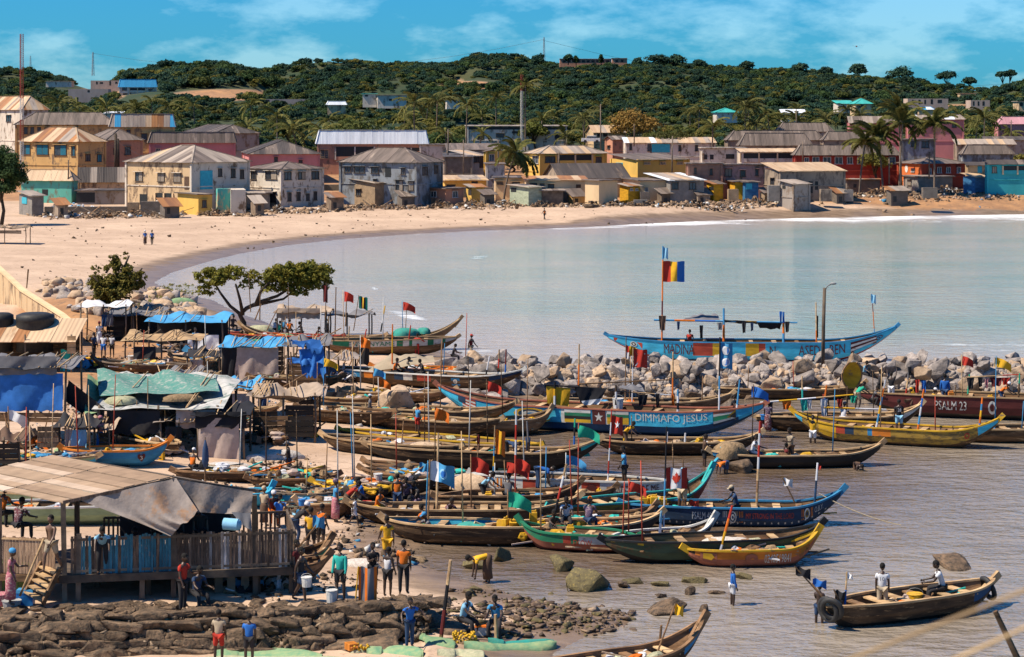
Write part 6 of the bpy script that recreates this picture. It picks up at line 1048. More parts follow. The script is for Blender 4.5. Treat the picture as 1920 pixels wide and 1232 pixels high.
PPL = [
 ('person in a turquoise long sleeved shirt and dark shorts standing by a white bucket',pz(638,1127,1.25),'stand',-20,'teal','dark',2,0,None,None,1.0),
 ('person in a bright orange shirt and black jeans seen from behind on the rock ledge',pz(757,1113,1.25),'stand',175,'orange','dark',1,1,None,None,.95),
 ('person in a white sleeveless top seen from behind next to the orange shirt',pz(727,1118,1.0),'hold',150,'white','dark',0,0,None,None,.88),
 ('person in a black shirt with folded arms behind the striped flag',pz(699,1112,.9),'cross',10,'black','dark',1,0,None,None,.92),
 ('person in yellow shirt and yellow patterned shorts on the sand above the ledge',pg(726,1058),'walk',200,'yellow','yellow',1,0,None,None,1.0),
 ('person in a yellow shirt seen from behind at the canoe tips',pg(583,1042),'stand',170,'yellow','black',1,0,None,None,1.0),
 ('person in a red orange top half hidden by the one in yellow',pg(602,1030),'hold',140,'orange','dark',1,0,None,None,.95),
 ('person with a patterned headscarf bending by the terrace end',pg(552,1022),'stoop',120,'dark','jeans',1,1,'wrap','white',1.0),
 ('woman in a light blue top and pale patterned skirt carrying a white bucket',pg(629,978),'stand',100,'sky','pink',1,2,'wrap','purple',.95),
 ('person with a red tub stooping beside the woman in light blue',pg(650,970),'stoop',100,'red','brown',1,2,None,None,.95),
 ('child in white running behind the woman in light blue',pg(664,985),'walk',90,'white','white',1,0,None,None,.7),
 ('person in dark blue sitting on the stern holding a bowl',pg(679,958,.15),'sit',-60,'blue','black',1,1,None,None,1.0),
 ('person in orange shirt and yellow shorts seated on the canoe with thwarts',bp('midA',.12,0,.45),'sit',60,'orange','yellow',1,0,None,None,.95),
 ('person in an orange vest and jeans standing with back turned among the canoes',pg(745,965),'stand',180,'orange','jeans',0,1,None,None,.95),
 ('person in a grey purple shirt sitting facing the camera behind the orange vest',pg(762,958,.2),'sit',0,'purple','dark',1,1,None,None,1.0),
 ('person in dark clothes mending a net beside the purple shirt',pg(783,962,.1),'sit',-50,'dark','purple',1,1,None,None,1.0),
 ('person in orange and green seated left of the bamboo flag pole',bp('midC',.25,.2,.3),'sit',-120,'orange','green',1,0,None,None,.95),
 ('person with a light blue cap and grey shirt hunched beside the flag pole',bp('midC',.30,-.2,.3),'squat',-60,'grey','grey',1,1,'cap','sky',1.0),
 ('person wrapped in orange and blue patterned cloth lying over the canoe side',bp('midA',.42,.2,.4),'flat',40,'stripe','orange',1,0,None,None,.95),
 ('person in a light blue shirt leaning over yellow cans',bp('midB',.32,0,.3),'stoop',60,'lsky','dark',1,1,None,None,.95),
 ('person in a long grey shirt sitting in front of the white and red boat',bp('midB',.50,.1,.3),'sit',170,'grey','dark',2,1,None,None,1.05),
 ('person in blue top and jeans bending down in the canoe',bp('sandE',.95,0,.2) if False else W(1008,918,.6),'bend',100,'blue','jeans',1,1,None,None,.95),
 ('person in a light blue shirt standing on the white boat near the flag',bp('adze',.76,0,.72),'hold',-80,'sky','dark',1,0,None,None,1.0),
 ('person in a cream shirt sitting on the jerrycan canoe',bp('midD',.48,.2,.55),'sit',0,'white','dark',1,1,None,None,1.0),
 ('person in a rust cap under a green cloth on the jerrycan canoe',bp('midD',.60,0,.5),'sit',160,'purple','jeans',1,1,'cap','orange',1.0),
 ('person in dark clothes crouching in the green and red canoe',bp('midD',.38,-.2,.4),'squat',30,'brown','dark',1,1,None,None,1.0),
 ('person in brown shirt and camouflage shorts with a blue white cap on the navy boat',bp('psalm49',.27,0,.45),'hold',150,'brown','khaki',1,0,'cap','lsky',1.05),
 ('person in a teal shirt and pale cap sitting on the navy boat',bp('psalm49',.52,0,.4),'sit',-80,'jeans','dark',1,1,'cap','khaki',1.0),
 ('person bending forward in orange top wading by the brown rock',pz(1362,900,-.3),'bend',-70,'orange','jeans',1,0,None,None,.85),
 ('person with an orange band wading at the blue canoe end',pz(1321,882,-.2),'hold',90,'brown','dark',1,0,None,None,.95),
 ('person in a white shirt seated by the turquoise net',bp('motor',.24,0,.4),'sit',60,'white','jeans',1,1,None,None,1.0),
 ('person in a tan yellow shirt standing in the motor canoe',bp('motor',.47,.2,.1),'hold',-60,'khaki','brown',1,1,None,None,1.0),
 ('child in a red top wading beside the dark canoe',pz(1474,888,-.35),'stand',100,'maroon','maroon',1,0,None,None,.8),
 ('person swimming or crouching in the water at the canoe prow',pz(1605,900,-.5),'bend',20,None,'brown',1,0,None,None,.8),
 ('person in yellow holding a basin over the head while wading',pz(1524,842,-.3),'reach',-10,'yellow','white',1,0,None,None,.95),
 ('woman in a pale purple dress and pink hat wading behind the blue boat prow',pz(1440,812,-.1),'stand',160,'purple','stripe',1,2,'wrap','pink',.95),
 ('person in dark shirt and blue trousers reclining in the brown canoe',bp('far2',.93,0,.3) if False else W(1372,782,.7),'sit',60,'dark','blue',1,1,None,None,.95),
 ('person in a black shirt with white number 28 and blue patterned shorts',bp('yellowblue',.52,0,.55),'stand',180,'black','lsky',1,0,None,None,1.0),
 ('person in purple blue clothes with a rucksack holding an orange can',bp('psalm23',.34,.2,.55),'stand',170,'blue','jeans',2,1,None,None,1.05),
 ('person in yellow with pale cap crawling on the dark maroon boat',bp('psalm23',.28,0,.65),'squat',80,'yellow','dark',1,1,'cap','white',1.0),
 ('person carrying a big yellow can on the back',bp('psalm23',.21,.2,.6),'squat',140,'brown','dark',1,1,None,None,1.0),
 ('person in orange with white headscarf bent over a blue bundle',bp('psalm23',.56,.2,.7),'stoop',60,'orange','jeans',1,1,'wrap','white',.9),
 ('person in white seated on the canoe with drying clothes',bp('far3',.53,0,.4),'sit',150,'white','white',1,1,'wrap','grey',.95),
 ('person in black at the striped poles',bp('far3',.42,.2,.5),'hold',150,'dark','dark',1,1,None,None,.9),
 ('person in grey carrying a load on the far dark boat',W(1636,757,.6),'squat',60,'grey','dark',1,1,None,None,1.0),('person with a yellow bundle on the head beside the grey one',W(1650,750,.7),'reach',100,'dark','dark',1,0,None,None,.95),
 ('person with patterned trousers and raised arms on the far boat',W(1671,756,.7),'reach',160,'black','white',1,1,None,None,.95),('person with yellow hat bending near the yellow can',W(1699,758,.7),'squat',90,'brown','brown',1,1,'cap','yellow',.9),
 ('person in green holding a pole at the far canoe',W(1607,768,.5),'stoop',120,'green','khaki',1,0,None,None,.95),('person in light clothes sitting on the boulders',W(1621,712,.9),'sit',40,'lsky','dark',1,1,None,None,.9),
 ('person in a white number 10 shirt standing in the tyre canoe',bp('tyre',.34,.1,.25),'stand',170,'white','khaki',1,1,None,None,.95),('person in a white shirt pulling a net at the middle of the tyre canoe',bp('tyre',.70,.1,.45),'sit',-100,'white','dark',1,1,None,None,1.05),
 ('shirtless person in blue shorts standing in water at the tyre canoe',pz(1536,1182,-.25),'hold',150,None,'jeans',1,0,None,None,.85),('child in a bright blue shirt and pale shorts standing in the shallows',pz(1374,1140,-.1),'stand',95,'blue','white',2,0,None,None,.82),
 ('person in a yellow patterned dress bending to the water',pz(915,1093,-.02),'bend',-75,'yellow','brown',1,2,None,None,1.0),('man in a pale blue shirt sitting on the stones by a white tub',pg(868,1188,.05),'sit',60,'lsky','dark',1,1,None,None,1.02),
 ('person in a light blue shirt sitting on the stones behind a paddle',pg(930,1190,.05),'sit',-10,'sky','dark',1,1,None,None,.98),('child in blue shirt and jeans reaching sideways near the green net',pg(768,1213),'out',30,'blue','jeans',1,1,None,None,.85),
 ('person in a tan shirt and red shorts with back turned at the bottom',pg(410,1243),'stand',170,'khaki','red',1,0,None,None,.88),('person in a blue sports shirt with back turned at the bottom',pg(467,1246),'stand',175,'blue','dark',1,0,None,None,.84),
 ('person in a red polo shirt standing in the shade under the terrace',pz(343,1146,1.15),'hold',60,'red','dark',1,1,None,None,1.0),('person sitting in the dark under the terrace',pz(368,1135,1.15),'sit',40,'jeans','dark',1,1,None,None,1.0),
 ('person in patterned shorts walking past the terrace post with a bucket',pz(563,1128,1.2),'walk',70,'dark','jeans',0,0,None,None,.98),('person in dark red behind the walker at the terrace post',pz(556,1112,1.2),'stand',60,'maroon','dark',1,1,None,None,.95),
 ('woman with blue headscarf and pink dress at the cooking pots',pz(20,1132,1.4),'hold',90,'pink','pink',1,2,'wrap','sky',.95),
 ('person in an orange top sitting among pale nets beside the sacking hut',pg(361,890),'sit',170,'orange','dark',0,1,'cap','white',.9),('dark shirted person with grey cap holding a net by the long black canoe',pg(541,900),'hold',-80,'dark','jeans',1,1,'cap','grey',.95),
 ('two tone blue dressed person standing before the white sheet',pg(366,664),'stand',30,'sky','jeans',1,1,None,None,.95),('person in white shirt and blue shorts standing in the market lane',pg(194,673),'stand',170,'white','blue',1,0,None,None,.92),('person in white shirt beside the one in blue shorts',pg(210,670),'stand',-20,'white','dark',1,0,None,None,.85),('person in dark clothes in the market shade',pg(176,672),'stand',60,'jeans','dark',1,1,None,None,.9),('person in white top at the cloth covered basket',pg(186,648),'hold',20,'white','white',1,2,'wrap','maroon',.9),
 ('person seated under the beach tent in white',pg(515,625),'sit',150,'white','dark',1,1,None,None,.9),('person seated under the beach tent in blue',pg(531,624),'sit',170,'sky','dark',1,1,None,None,.92),('person seated under the beach tent in orange',pg(543,627),'sit',180,'orange','dark',1,1,None,None,.92),('person under the tent leaning back in black',pg(566,628),'sit',-60,'black','dark',1,1,None,None,.95),('person under the tent in dark maroon crouching',pg(592,634),'squat',60,'maroon','dark',0,0,None,None,.95),('person standing in shadow at the tent right pole',pg(612,634),'stand',120,'dark','dark',1,1,None,None,.9),('person in green under the tent',pg(523,627),'sit',160,'green','dark',1,1,None,None,.88),('dark dressed person seated left of the tent by the tree',pg(436,620),'sit',160,'dark','dark',1,1,None,None,.9),
 ('person in red clothes leaning at the white topped boat',pg(782,668),'out',150,'red','red',2,1,None,None,.85),('person with a red cap and vest walking on the shore by the boulders',pg(883,672),'walk',60,'maroon','khaki',0,0,'cap','red',.95),('silhouetted person sitting on the shore sand',pg(849,676),'sit',80,'dark','dark',1,1,None,None,.9),
 ('person in an orange shirt sitting in the tarp covered boat',bp('union',.38,-.3,.5),'sit',60,'orange','dark',1,1,None,None,.95),('dark person seated behind the orange shirt under the tarp',bp('union',.41,.4,.5),'sit',100,'dark','grey',1,1,None,None,.95),('dark person at the right under the boat tarp',bp('union',.50,.3,.45),'sit',-60,'dark','dark',1,1,None,None,.95),
 ('person in a grey shirt and blue cap standing in the brown canoe',bp('brownB',.19,.2,.25),'stand',90,'grey','dark',1,1,'cap','white',.85),('person in light blue with red shorts behind the dark pole',W(783,815,.7),'stand',120,'sky','red',1,0,None,None,.85),
 ('person in a dark blue top bending over the longest canoe net',bp('sandC',.60,.3,.4),'bend',70,'jeans','dark',1,1,None,None,.9),('person in yellow at the bow of the net filled canoe',bp('net1',.18,.1,.3),'stoop',60,'yellow','brown',1,1,None,None,.9),
 ('red shirted person sitting in the boat behind the breakwater',bp('madina',.285,0,.9),'sit',170,'red','dark',1,1,None,None,.95),
 ('person with a dark headscarf and long skirt walking on the far beach',pg(272,459),'walk',200,'blue','brown',1,2,'wrap','white',1.0),('person in blue top with hand raised walking on the far beach',pg(285,459),'walk',200,'blue','dark',1,1,None,None,1.0),('person in orange vest walking alone on the far beach',pg(1021,412),'walk',220,'orange','dark',0,1,None,None,1.0),
 ('person in yellow pouring from a jar below the white tarpaulin',pg(297,838),'stoop',-60,'yellow','khaki',1,2,None,None,1.0),('person in black standing beside the hung washing',pg(212,832),'hold',30,'black','dark',1,1,None,None,.95),('woman with purple headscarf by the curled canoe',pg(226,815),'stand',30,'stripe','pink',1,2,'wrap','purple',.95),('woman in pink and blue beside the hanging white sheets',pg(188,850),'stand',60,'pink','blue',1,2,'wrap','pink',.95),
 ('person in blue shirt seated by the terrace end',pg(523,990,.1),'sit',170,'blue','dark',1,1,None,None,.95),('person with headscarf and brown shawl by the terrace end',pg(495,990,.1),'stand',150,'khaki','brown',1,2,'wrap','khaki',.85),('person facing the camera seated beside the blue shirt',pg(511,985,.2),'sit',20,'maroon','orange',1,1,'wrap','white',.95),
]
for q in PPL: person(q[0],q[1],q[2],q[3],q[4],q[5],q[6],q[7],q[8],q[9] or 'white',q[10])
def backtext(tx,label_key,mt,w=.17,h=.16):
 for o in COL.objects:
  if o.get('label') == label_key:
   V,Fc = text_mesh(tx); m = MB(); hz = 1.22 * 1.0; m.add([(w * (.5 - x),.135 if True else 0,hz + h * (y - .5)) for x,y in V],[f[::-1] for f in Fc]); k = m.build('shirt_number',CL[mt],o); return
backtext('28','person in a black shirt with white number 28 and blue patterned shorts','white'); backtext('10','person in a white number 10 shirt standing in the tyre canoe','jeans',.14,.13)
# ---------------------------------------------------------------- nets, cans, gear in and around the boats
for a in [('tan net mound filling the brown canoe',720,806,74,30,'tan','brownB',.28),('smooth tan net mound behind the longest canoe',795,858,84,34,'tan','sandC',.2),('green and straw net heap in the longest canoe',826,868,50,28,'pale','sandC',.3),('green net tangle beside the orange flag',955,872,56,26,'green','sandC',.6),('large tan net mound left of the white and red boat',892,912,78,30,'tan','adze',.02),('tan net lying low on the sand before the canoes',705,918,60,20,'tan',None,0),('cream net mound in the brown canoe behind',885,958,60,18,'tan','midB',.2),
   ('turquoise net beside the long grey shirt',1020,950,60,26,'teal','midB',.75),('turquoise tarp over a green net',882,990,66,16,'teal','midC',.55),('pale green net heap at the right of the dark canoe',878,1004,72,24,'green','midC',.6),('pale net beside the cream shirt',1075,1006,44,22,'pale','midD',.6),('long pale net in the green and red canoe',1112,1020,60,16,'pale','greenred',.6),('teal net mound in the dark green boat',1290,1038,66,24,'teal','mossy',.4),('crumpled whitish net and tarp behind the teal mound',1365,1028,110,26,'white','mossy',.58),
   ('green net mound in the dark navy boat',1337,968,58,16,'green','psalm49',.4),('tan net heap in the canoe before the blue boat',1218,842,72,20,'tan','net1',.35),('brown net tangle at the blue canoe end',1368,852,62,28,'brown','motor',.1),('round turquoise net in the motor canoe',1448,866,52,20,'teal','motor',.35),('brown net spread in the tyre canoe',1632,1142,50,12,'brown','tyre',.27),('grey brown net at the yellow basket',1700,1138,30,8,'brown','tyre',.5),('net hanging at the hauling man',1752,1132,22,20,'brown','tyre',.66),
   ('green net beside the tall prow canoe',760,626,50,14,'teal','tallprow',.62),('round green net on the tall prow canoe',795,622,26,11,'teal','tallprow',.8),('pale green net in the boat with the cross flag',702,708,44,12,'pale','union',.22),('turquoise rag on the tall dark canoe',1095,850,20,8,'teal','sandC',.93)]:
 lb,x,y,w,h,mt,k,q = a
 if k is None: pile(lb,x,y,w,h,mt)
 else:
  tb = BOATS[k]; Yq = bp(k,q).y; pile(lb,x,y,w,h,mt,Y=Yq + .05,asp=min(1,1.5 / (w * Yq / F)))
for a in [('round pile of pale straw coloured nets by the prow',488,640,60,34,'pale'),('green and cream nets heaped under the tent',535,645,40,24,'green'),('pale green net on the canoe under the tent',605,632,26,10,'pale'),('green net on the left mound top',340,572,50,18,'green'),('big brown rope coil heap on the left',408,695,40,20,'brown'),('large tan net heap in front of the terrace roof',108,886,74,32,'tan'),('green net and sacks behind the tan heap',150,850,90,22,'green'),('brown net heap behind the blue heart canoe',215,845,36,18,'brown'),
   ('wide pale net spread on the sand at the sacking hut',420,888,120,26,'white'),('grey blue net pile in the hut shadow',480,862,40,16,'white'),('whitish tangled nets and plastic right of the hut',520,858,90,20,'white'),('pale tangled net beyond the grey pile',575,885,60,14,'pale'),('dark net bundle near the rubble behind the canoes',655,745,50,26,'brown'),('green net under the walls of the shacks',150,690,30,18,'green'),('thin whitish net lying on the sand above the ledge',672,1058,90,16,'white'),
   ('yellow net heap by the leaning bamboo poles',605,775,30,16,'pale'),('tan sack heap left of the heart canoe',340,812,40,14,'brown'),('seaweed clump on the wet sand',770,1046,70,10,'brown'),('weed strewn patch near the shore',640,1010,44,7,'brown'),('dark tarp lying on the sand by the terrace',610,1103,60,10,'brown')]: pile(*a)
# green nets spread along the bottom edge
def netsheet(label,pts,w,h,mt,name='fishing_net'):
 P = [G(x,y) for x,y in pts]; n = 40; m = MB(); rs_ = random.Random(int(pts[0][0]))
 def cen(u): k = u * (len(P) - 1); i = min(len(P) - 2,int(k)); return P[i].lerp(P[i + 1],k - i)
 def fn(u,v): c = cen(u); a = math.pi * v; r = w * (math.sin(math.pi * min(max(u,.02),.98)) ** .35); return Vector((c.x + .15 * math.sin(u * 9),c.y - r * math.cos(a) * (1 + .1 * math.sin(u * 9)),c.z - .05 + h * .7 * math.sin(a) * (.85 + .2 * math.sin(u * 7 + 2) + .03 * math.sin(u * 40 + v * 9))))
 m.grid(fn,n * 2,10); m.build(name,NETM[mt],None,True,label=label,cat='fishing net')
netsheet('long turquoise and pale green net rolled along the sand',[(870,1213),(930,1214),(1000,1214),(1040,1212)],.42,.34,'green'); netsheet('teal centre roll lying on the long green net',[(915,1207),(960,1210),(1035,1210)],.22,.36,'teal')
netsheet('green net spread below the rock ledge',[(405,1228),(450,1222),(520,1226),(600,1236)],.75,.3,'green'); netsheet('pale green net fold at the bottom edge',[(330,1245),(420,1236),(560,1240),(640,1240)],.6,.25,'pale'); netsheet('green net heap right of the striped flag pole',[(688,1222),(730,1216),(790,1228)],.55,.3,'green'); netsheet('green net behind the child in jeans',[(770,1190),(810,1198),(850,1212)],.5,.25,'green'); netsheet('green net fold left of the long roll',[(820,1226),(870,1224),(905,1234)],.5,.3,'pale')
pile('yellow cork floats and rope on the green net',872,1204,50,18,'brown'); pile('yellow floats beside the orange can',672,1222,36,14,'pale')
def floats(label,px,py,w,h,n,mt):
 p = G(px,py); s = p.y / F; m = MB(); rs_ = random.Random(n); [m.ball((rs_.uniform(-.5,.5) * w * s,rs_.uniform(-.4,.4) * w * s * .6,rs_.uniform(.1,1) * h * s),.045,6,4) for _ in range(n)]; m.build('net_floats',mt,None,True,loc=p,label=label,cat='net floats')
floats('cluster of yellow net floats on the green net',872,1205,46,20,70,PLT['yellow']); floats('cluster of yellow floats by the striped flag',676,1222,30,14,36,PLT['yellow'])
CANY = mat('can_yellow',(.72,.40,.02),rough=.5,bump=.05,rnd=.15); CANO = mat('can_orange',(.65,.22,.03),rough=.5,rnd=.1); PLW = mat('plastic_white',(.68,.66,.62),rough=.5,rnd=.1); PLB = mat('plastic_blue',(.02,.18,.50),rough=.45,rnd=.15); PLR = mat('plastic_red',(.5,.05,.03),rough=.5,rnd=.1); PLG = mat('drum_green',(.30,.34,.08),rough=.6,rnd=.1)
def jerry_mesh(mt):
 m = MB(); m.box((0,0,.19),(.28,.2,.38),taper=.92); m.box((0,0,.42),(.2,.05,.05)); m.tube([(.08,0,.38),(.08,0,.47)],.03,7); m.box((-.07,0,.40),(.03,.04,.08)); me = m.mesh('jerrycan',mt); bm = bmesh.new(); bm.from_mesh(me); bmesh.ops.bevel(bm,geom=bm.edges[:],offset=.012,segments=1,affect='EDGES'); bm.to_mesh(me); bm.free(); return me
JY,JO = jerry_mesh(CANY),jerry_mesh(CANO)
def jerry(label,p,rz=0,tilt=0,me=None,sc=1.15,group='yellow jerrycans in the boats'): inst('jerrycan',me or JY,None,p,(tilt,0,rz),sc,label=label,cat='jerrycan',group=group)
for i,q in enumerate([(.11,.1),(.135,-.1),(.16,.2),(.18,-.15),(.205,.1),(.225,-.1)]): jerry('yellow jerrycan in the heap at the left of the dark canoe',bp('midD',q[0],q[1],.5 + .12 * (i % 2)),i,.5 * (i % 3 - 1))
for lb,p,k in [('upper yellow jerrycan behind the white prow wheel',bp('midD',.30,.4,.75),0),('yellow jerrycan standing below the upper one',bp('midD',.33,-.1,.5),.3),('yellow jerrycan at the crouching person',bp('greenred',.42,.2,.5),0),('yellow jerrycan by the light blue shirt',bp('midB',.36,-.2,.45),0),('large yellow can left on the ochre boat',bp('psalm49',.09,.1,.65),0),('round yellow can on the navy boat',bp('psalm49',.12,.2,.7),.2),('tall yellow can in the middle of the navy boat cluster',bp('psalm49',.14,-.1,.75),0),('yellow can beside the man in brown',bp('psalm49',.18,.1,.65),.1),('yellow can low at the tyre canoe stern',bp('tyre',.10,0,.5),1.3),('yellow can in the net of the motor canoe',bp('motor',.12,-.2,.55),1.4),('yellow can tied on the net canoe',bp('net1',.62,.1,.5),.6),('yellow can in the brown canoe on the beach',bp('brownB',.05,.1,.65),1.2),('large yellow can on the person back at the maroon boat',bp('psalm23',.21,-.15,1.0),0),('yellow can under the orange person',bp('psalm23',.52,-.2,.9),0),('yellow can at the market table',G(265,680),0),('second yellow can under the far market table',G(285,678),0)]: jerry(lb,p,k,k)
jerry('orange can hanging from the hand of the person in purple blue',bp('psalm23',.365,-.1,1.05),0,0,JO,group=None); jerry('orange can lying on the sand by the green nets',G(655,1218,.15),.4,1.5,JO,group=None)
def bucket(label,p,r=.15,h=.3,mt=None,handle=True,lid=None,name='bucket'):
 t = thing(name,label,name.replace('_',' '),p); m = MB(); m.tube([(0,0,0),(0,0,h)],[r * .82,r],12,caps=True); m.build('pail',mt or PLW,t,False)
 m = MB(); m.tube([(r * 1.02 * math.cos(a),r * 1.02 * math.sin(a),h) for a in [6.283 * k / 12 for k in range(13)]],.012,4); m.build('rim',lid or mt or PLW,t)
 if handle: m = MB(); m.tube([(r * math.cos(a),0,h - r * .9 * math.sin(a)) if False else (r * math.cos(a),-.02,h + r * .7 * math.sin(a)) for a in [math.pi * k / 8 for k in range(9)]],.008,4); m.build('handle',PIPE,t)
bucket('white bucket standing at the feet of the turquoise shirt',pz(622,1130,1.25),.19,.4); bucket('white bucket in the hand of the woman in light blue',G(617,955,.35)); bucket('white bucket carried past the terrace post',pz(575,1100,1.9),.17,.3); bucket('white bucket with orange stripe on the dark canoe',bp('sandF',.52,0,.6),.2,.3); bucket('blue bucket held at the terrace end',G(566,975,.6),.15,.25,PLB); bucket('white drum standing behind the rail of the large blue boat',bp('jesus',.56,.3,1.2),.3,.6); bucket('blue washing tub on the large boat by the wading woman',bp('far3',.05,-.2,.7),.25,.25,PLB); bucket('yellow round basket in the tyre canoe',bp('tyre',.52,0,.55),.28,.3,CANY); bucket('white tub under the market table',pg(248,676),.3,.3)
def tyre(label,p,r=.3,rot=(0,R(90),0)):
 m = MB(); n,k = 18,8
 m.grid(lambda u,v: Vector(((r + .09 * math.cos(6.2832 * v)) * math.cos(6.2832 * u),(r + .09 * math.cos(6.2832 * v)) * math.sin(6.2832 * u),.09 * math.sin(6.2832 * v))),n,k); m.build('tyre',RUBBER,None,True,loc=p,rot=rot,label=label,cat='tyre')
tyre('upright tyre leaning on the left end of the tyre canoe',D(1553,1143,bp('tyre',.0).y - .15),.36,(0,R(80),R(40))); tyre('second tyre inside the first at the canoe end',D(1560,1142,bp('tyre',.02).y - .4),.33,(0,R(70),R(60))); tyre('tyre hung over the right prow of the small dark canoe',D(1852,1103,bp('tyre',.98).y),.36,(0,R(70),R(20))); tyre('tyre hanging on the side of the longest dark canoe',D(774,880,bp('sandC',.2).y - 1.1),.28,(R(90),0,R(-5))); tyre('dark tyre in the mid beach canoe',D(668,770,bp('brownA',.2).y),.28,(R(80),0,.3))
# outboard motor
p = bp('motor',.05,-.2,0); t = thing('outboard_motor','light blue outboard motor tilted at the end of the dark canoe','outboard motor',p,R(20)); m = MB(); m.box((.25,0,1.0),(.5,.3,.4),Matrix.Rotation(-.5,3,'Y'),taper=.8); m.build('cowling',PLT['sky'],t); m = MB(); m.tube([(.1,0,.85),(-.45,0,.3),(-.7,0,.1)],[.09,.07,.05],7); m.build('leg',PLT['sky'],t); m = MB()
for k in range(3): m.box((-.72 + .02,.12 * math.cos(k * 2.1),.1 + .12 * math.sin(k * 2.1)),(.03,.14,.09),Matrix.Rotation(k * 2.1,3,'X'))
m.build('propeller',PIPE,t)
# canopies on the boats
def sheet(name,label,cat,P4,mt,sag=.3,n=14,amp=.06,ragged=0,fold=0,parent=None,group=None,th=.015):
 P4 = [Vector(p) for p in P4]; c = sum(P4,Vector()) / 4 if parent is None else Vector(); rs_ = random.Random(int(abs(P4[0].x * 13 + P4[0].z * 7)))
 ph = rs_.uniform(0,6)
 def fn(u,v): p = P4[0].lerp(P4[1],u).lerp(P4[3].lerp(P4[2],u),v) - c; q = 4 * u * (1 - u) * 4 * v * (1 - v); nrm = (P4[1] - P4[0]).cross(P4[3] - P4[0]).normalized(); p = p - Vector((0,0,sag * q)) + nrm * amp * (math.sin(u * 11 + ph + v * 3) + .5 * math.sin(u * 23 + v * 7)) * (.3 + v * .7); p.z -= ragged * rs_.random() * (1 if v > .97 else 0); p += nrm * fold * math.sin(u * 30); return p
 m = MB(); m.grid(fn,n,n); b = len(m.v); nn = (P4[1] - P4[0]).cross(P4[3] - P4[0]).normalized() * th; m.v += [(x + nn.x,y + nn.y,z + nn.z) for x,y,z in m.v]; m.f += [tuple(b + i for i in f[::-1]) for f in m.f]; m.m += m.m
 o = m.build(name,mt,parent,True);
 if parent is None: o.location = c; o['label'] = label; o['category'] = cat
 if group: o['group'] = group
 return o
pole('long blue horizontal spar over the boat behind the breakwater',1226,600,1495,605,ym,.07,['sky','orange','blue','sky','yellow','sky','sky'],'spar','spar')
for x,y,y2,bs,lb in [(1357,640,578,['orange','orange','sky','sky'],'middle post of the blue boat canopy'),(1469,645,585,['sky','orange','blue'],'right post of the blue boat canopy')]: pole(lb,x,y,x,y2,ym,.09,bs)
sheet('tarpaulin','black plastic sheet billowing over the spar of the far blue boat','tarpaulin',[D(1276,603,ym),D(1350,601,ym),D(1345,590,ym + 1.5),D(1300,590,ym + 1.5)],CL['grey'],-.15); sheet('tarpaulin','dark cloth hanging at the right half of the spar','tarpaulin',[D(1418,603,ym),D(1468,603,ym),D(1462,617,ym + .3),D(1425,615,ym + .3)],CL['black'],.2); sheet('tarpaulin','dark cloth rolled along the middle of the spar','tarpaulin',[D(1358,600,ym - .1),D(1420,603,ym - .1),D(1420,607,ym),D(1360,605,ym)],CL['black'],.05)
for i,(x,y,w,h,c) in enumerate([(1242,592,14,26,'brown'),(1272,603,6,14,'jeans'),(1315,610,7,24,'black'),(1350,605,10,12,'grey'),(1395,605,8,18,'dark'),(1410,605,6,14,'jeans'),(1476,603,9,18,'dark'),(1464,584,5,20,'blue'),(1532,592,5,40,'dark')]):
 Yc = ym - .15; sheet('hanging_cloth','dark rag hanging from the spar of the far blue boat','cloth',[D(x - w / 2,y,Yc),D(x + w / 2,y,Yc),D(x + w / 3,y + h,Yc),D(x - w / 3,y + h,Yc)],CL[c],0,6,.08,.1,group='rags on the far blue boat')
t = thing('street_lamp','rough wooden lamp post with a curved lamp head on the breakwater','lamp post',W(1543,684,1.5)); m = MB(); hh = (684 - 540) * t.location.y / F; m.tube([(0,0,-.3),(.03,0,hh * .5),(.1,0,hh)],[.12,.11,.1],7); m.build('post',WOODG,t,True); m = MB(); m.tube([(.1,0,hh - .2),(.25,0,hh + .1),(.5,0,hh + .25)],.04,6); m.build('arm',PIPE,t,True); m = MB(); m.ball((.62,0,hh + .27),(.22,.1,.08),8,5); m.build('lamp_head',PIPE,t,True)
yj = Yb('jesus',.35); sheet('hanging_cloth','bright yellow sheet hung on the canopy frame of the large blue boat','cloth',[D(1024,724,yj),D(1070,728,yj),D(1066,762,yj),D(1026,756,yj)],CL['yellow'],.05,12,.05); yj2 = Yb('jesus',.46); sheet('tarpaulin','sagging black tarpaulin with white lower fold over the large blue boat','tarpaulin',[D(1078,727,yj2),D(1138,728,yj2 + .5),D(1128,750,yj2),D(1088,756,yj2)],CL['black'],.1); sheet('tarpaulin','white lower strip of the black tarpaulin','tarpaulin',[D(1090,752,yj2 - .1),D(1130,747,yj2 - .1),D(1122,758,yj2 - .1),D(1095,760,yj2 - .1)],CL['white'],.05); sheet('tarpaulin','grey plastic bundle tied over the thin poles','tarpaulin',[D(1160,728,yj2),D(1210,735,yj2),D(1200,722,yj2 + 1),D(1168,722,yj2 + 1)],CL['grey'],-.1)
pole('dark horizontal pole carrying the yellow sheet',1022,722,1150,730,yj,.05,['black'],'spar','spar'); pole('thin pale rail to the right of the tarpaulin',1140,732,1272,742,yj2,.04,['black','l','white'],'spar','spar'); pole('bamboo spar above the large blue boat',1085,720,1260,712,yj2 + .5,.04,None,'spar','spar')
for x,y,y2,bs,lb in [(1040,768,716,['white','white','yellow','black'],'post holding the yellow sheet'),(1155,772,722,['white','black','white','d'],'black and white middle post of the blue boat'),(1271,780,730,['white','black','white','sky'],'white topped post of the blue boat'),]: pole(lb,x,y,x,y2,bp('jesus',(x - 822) / 610).y,.07,bs)
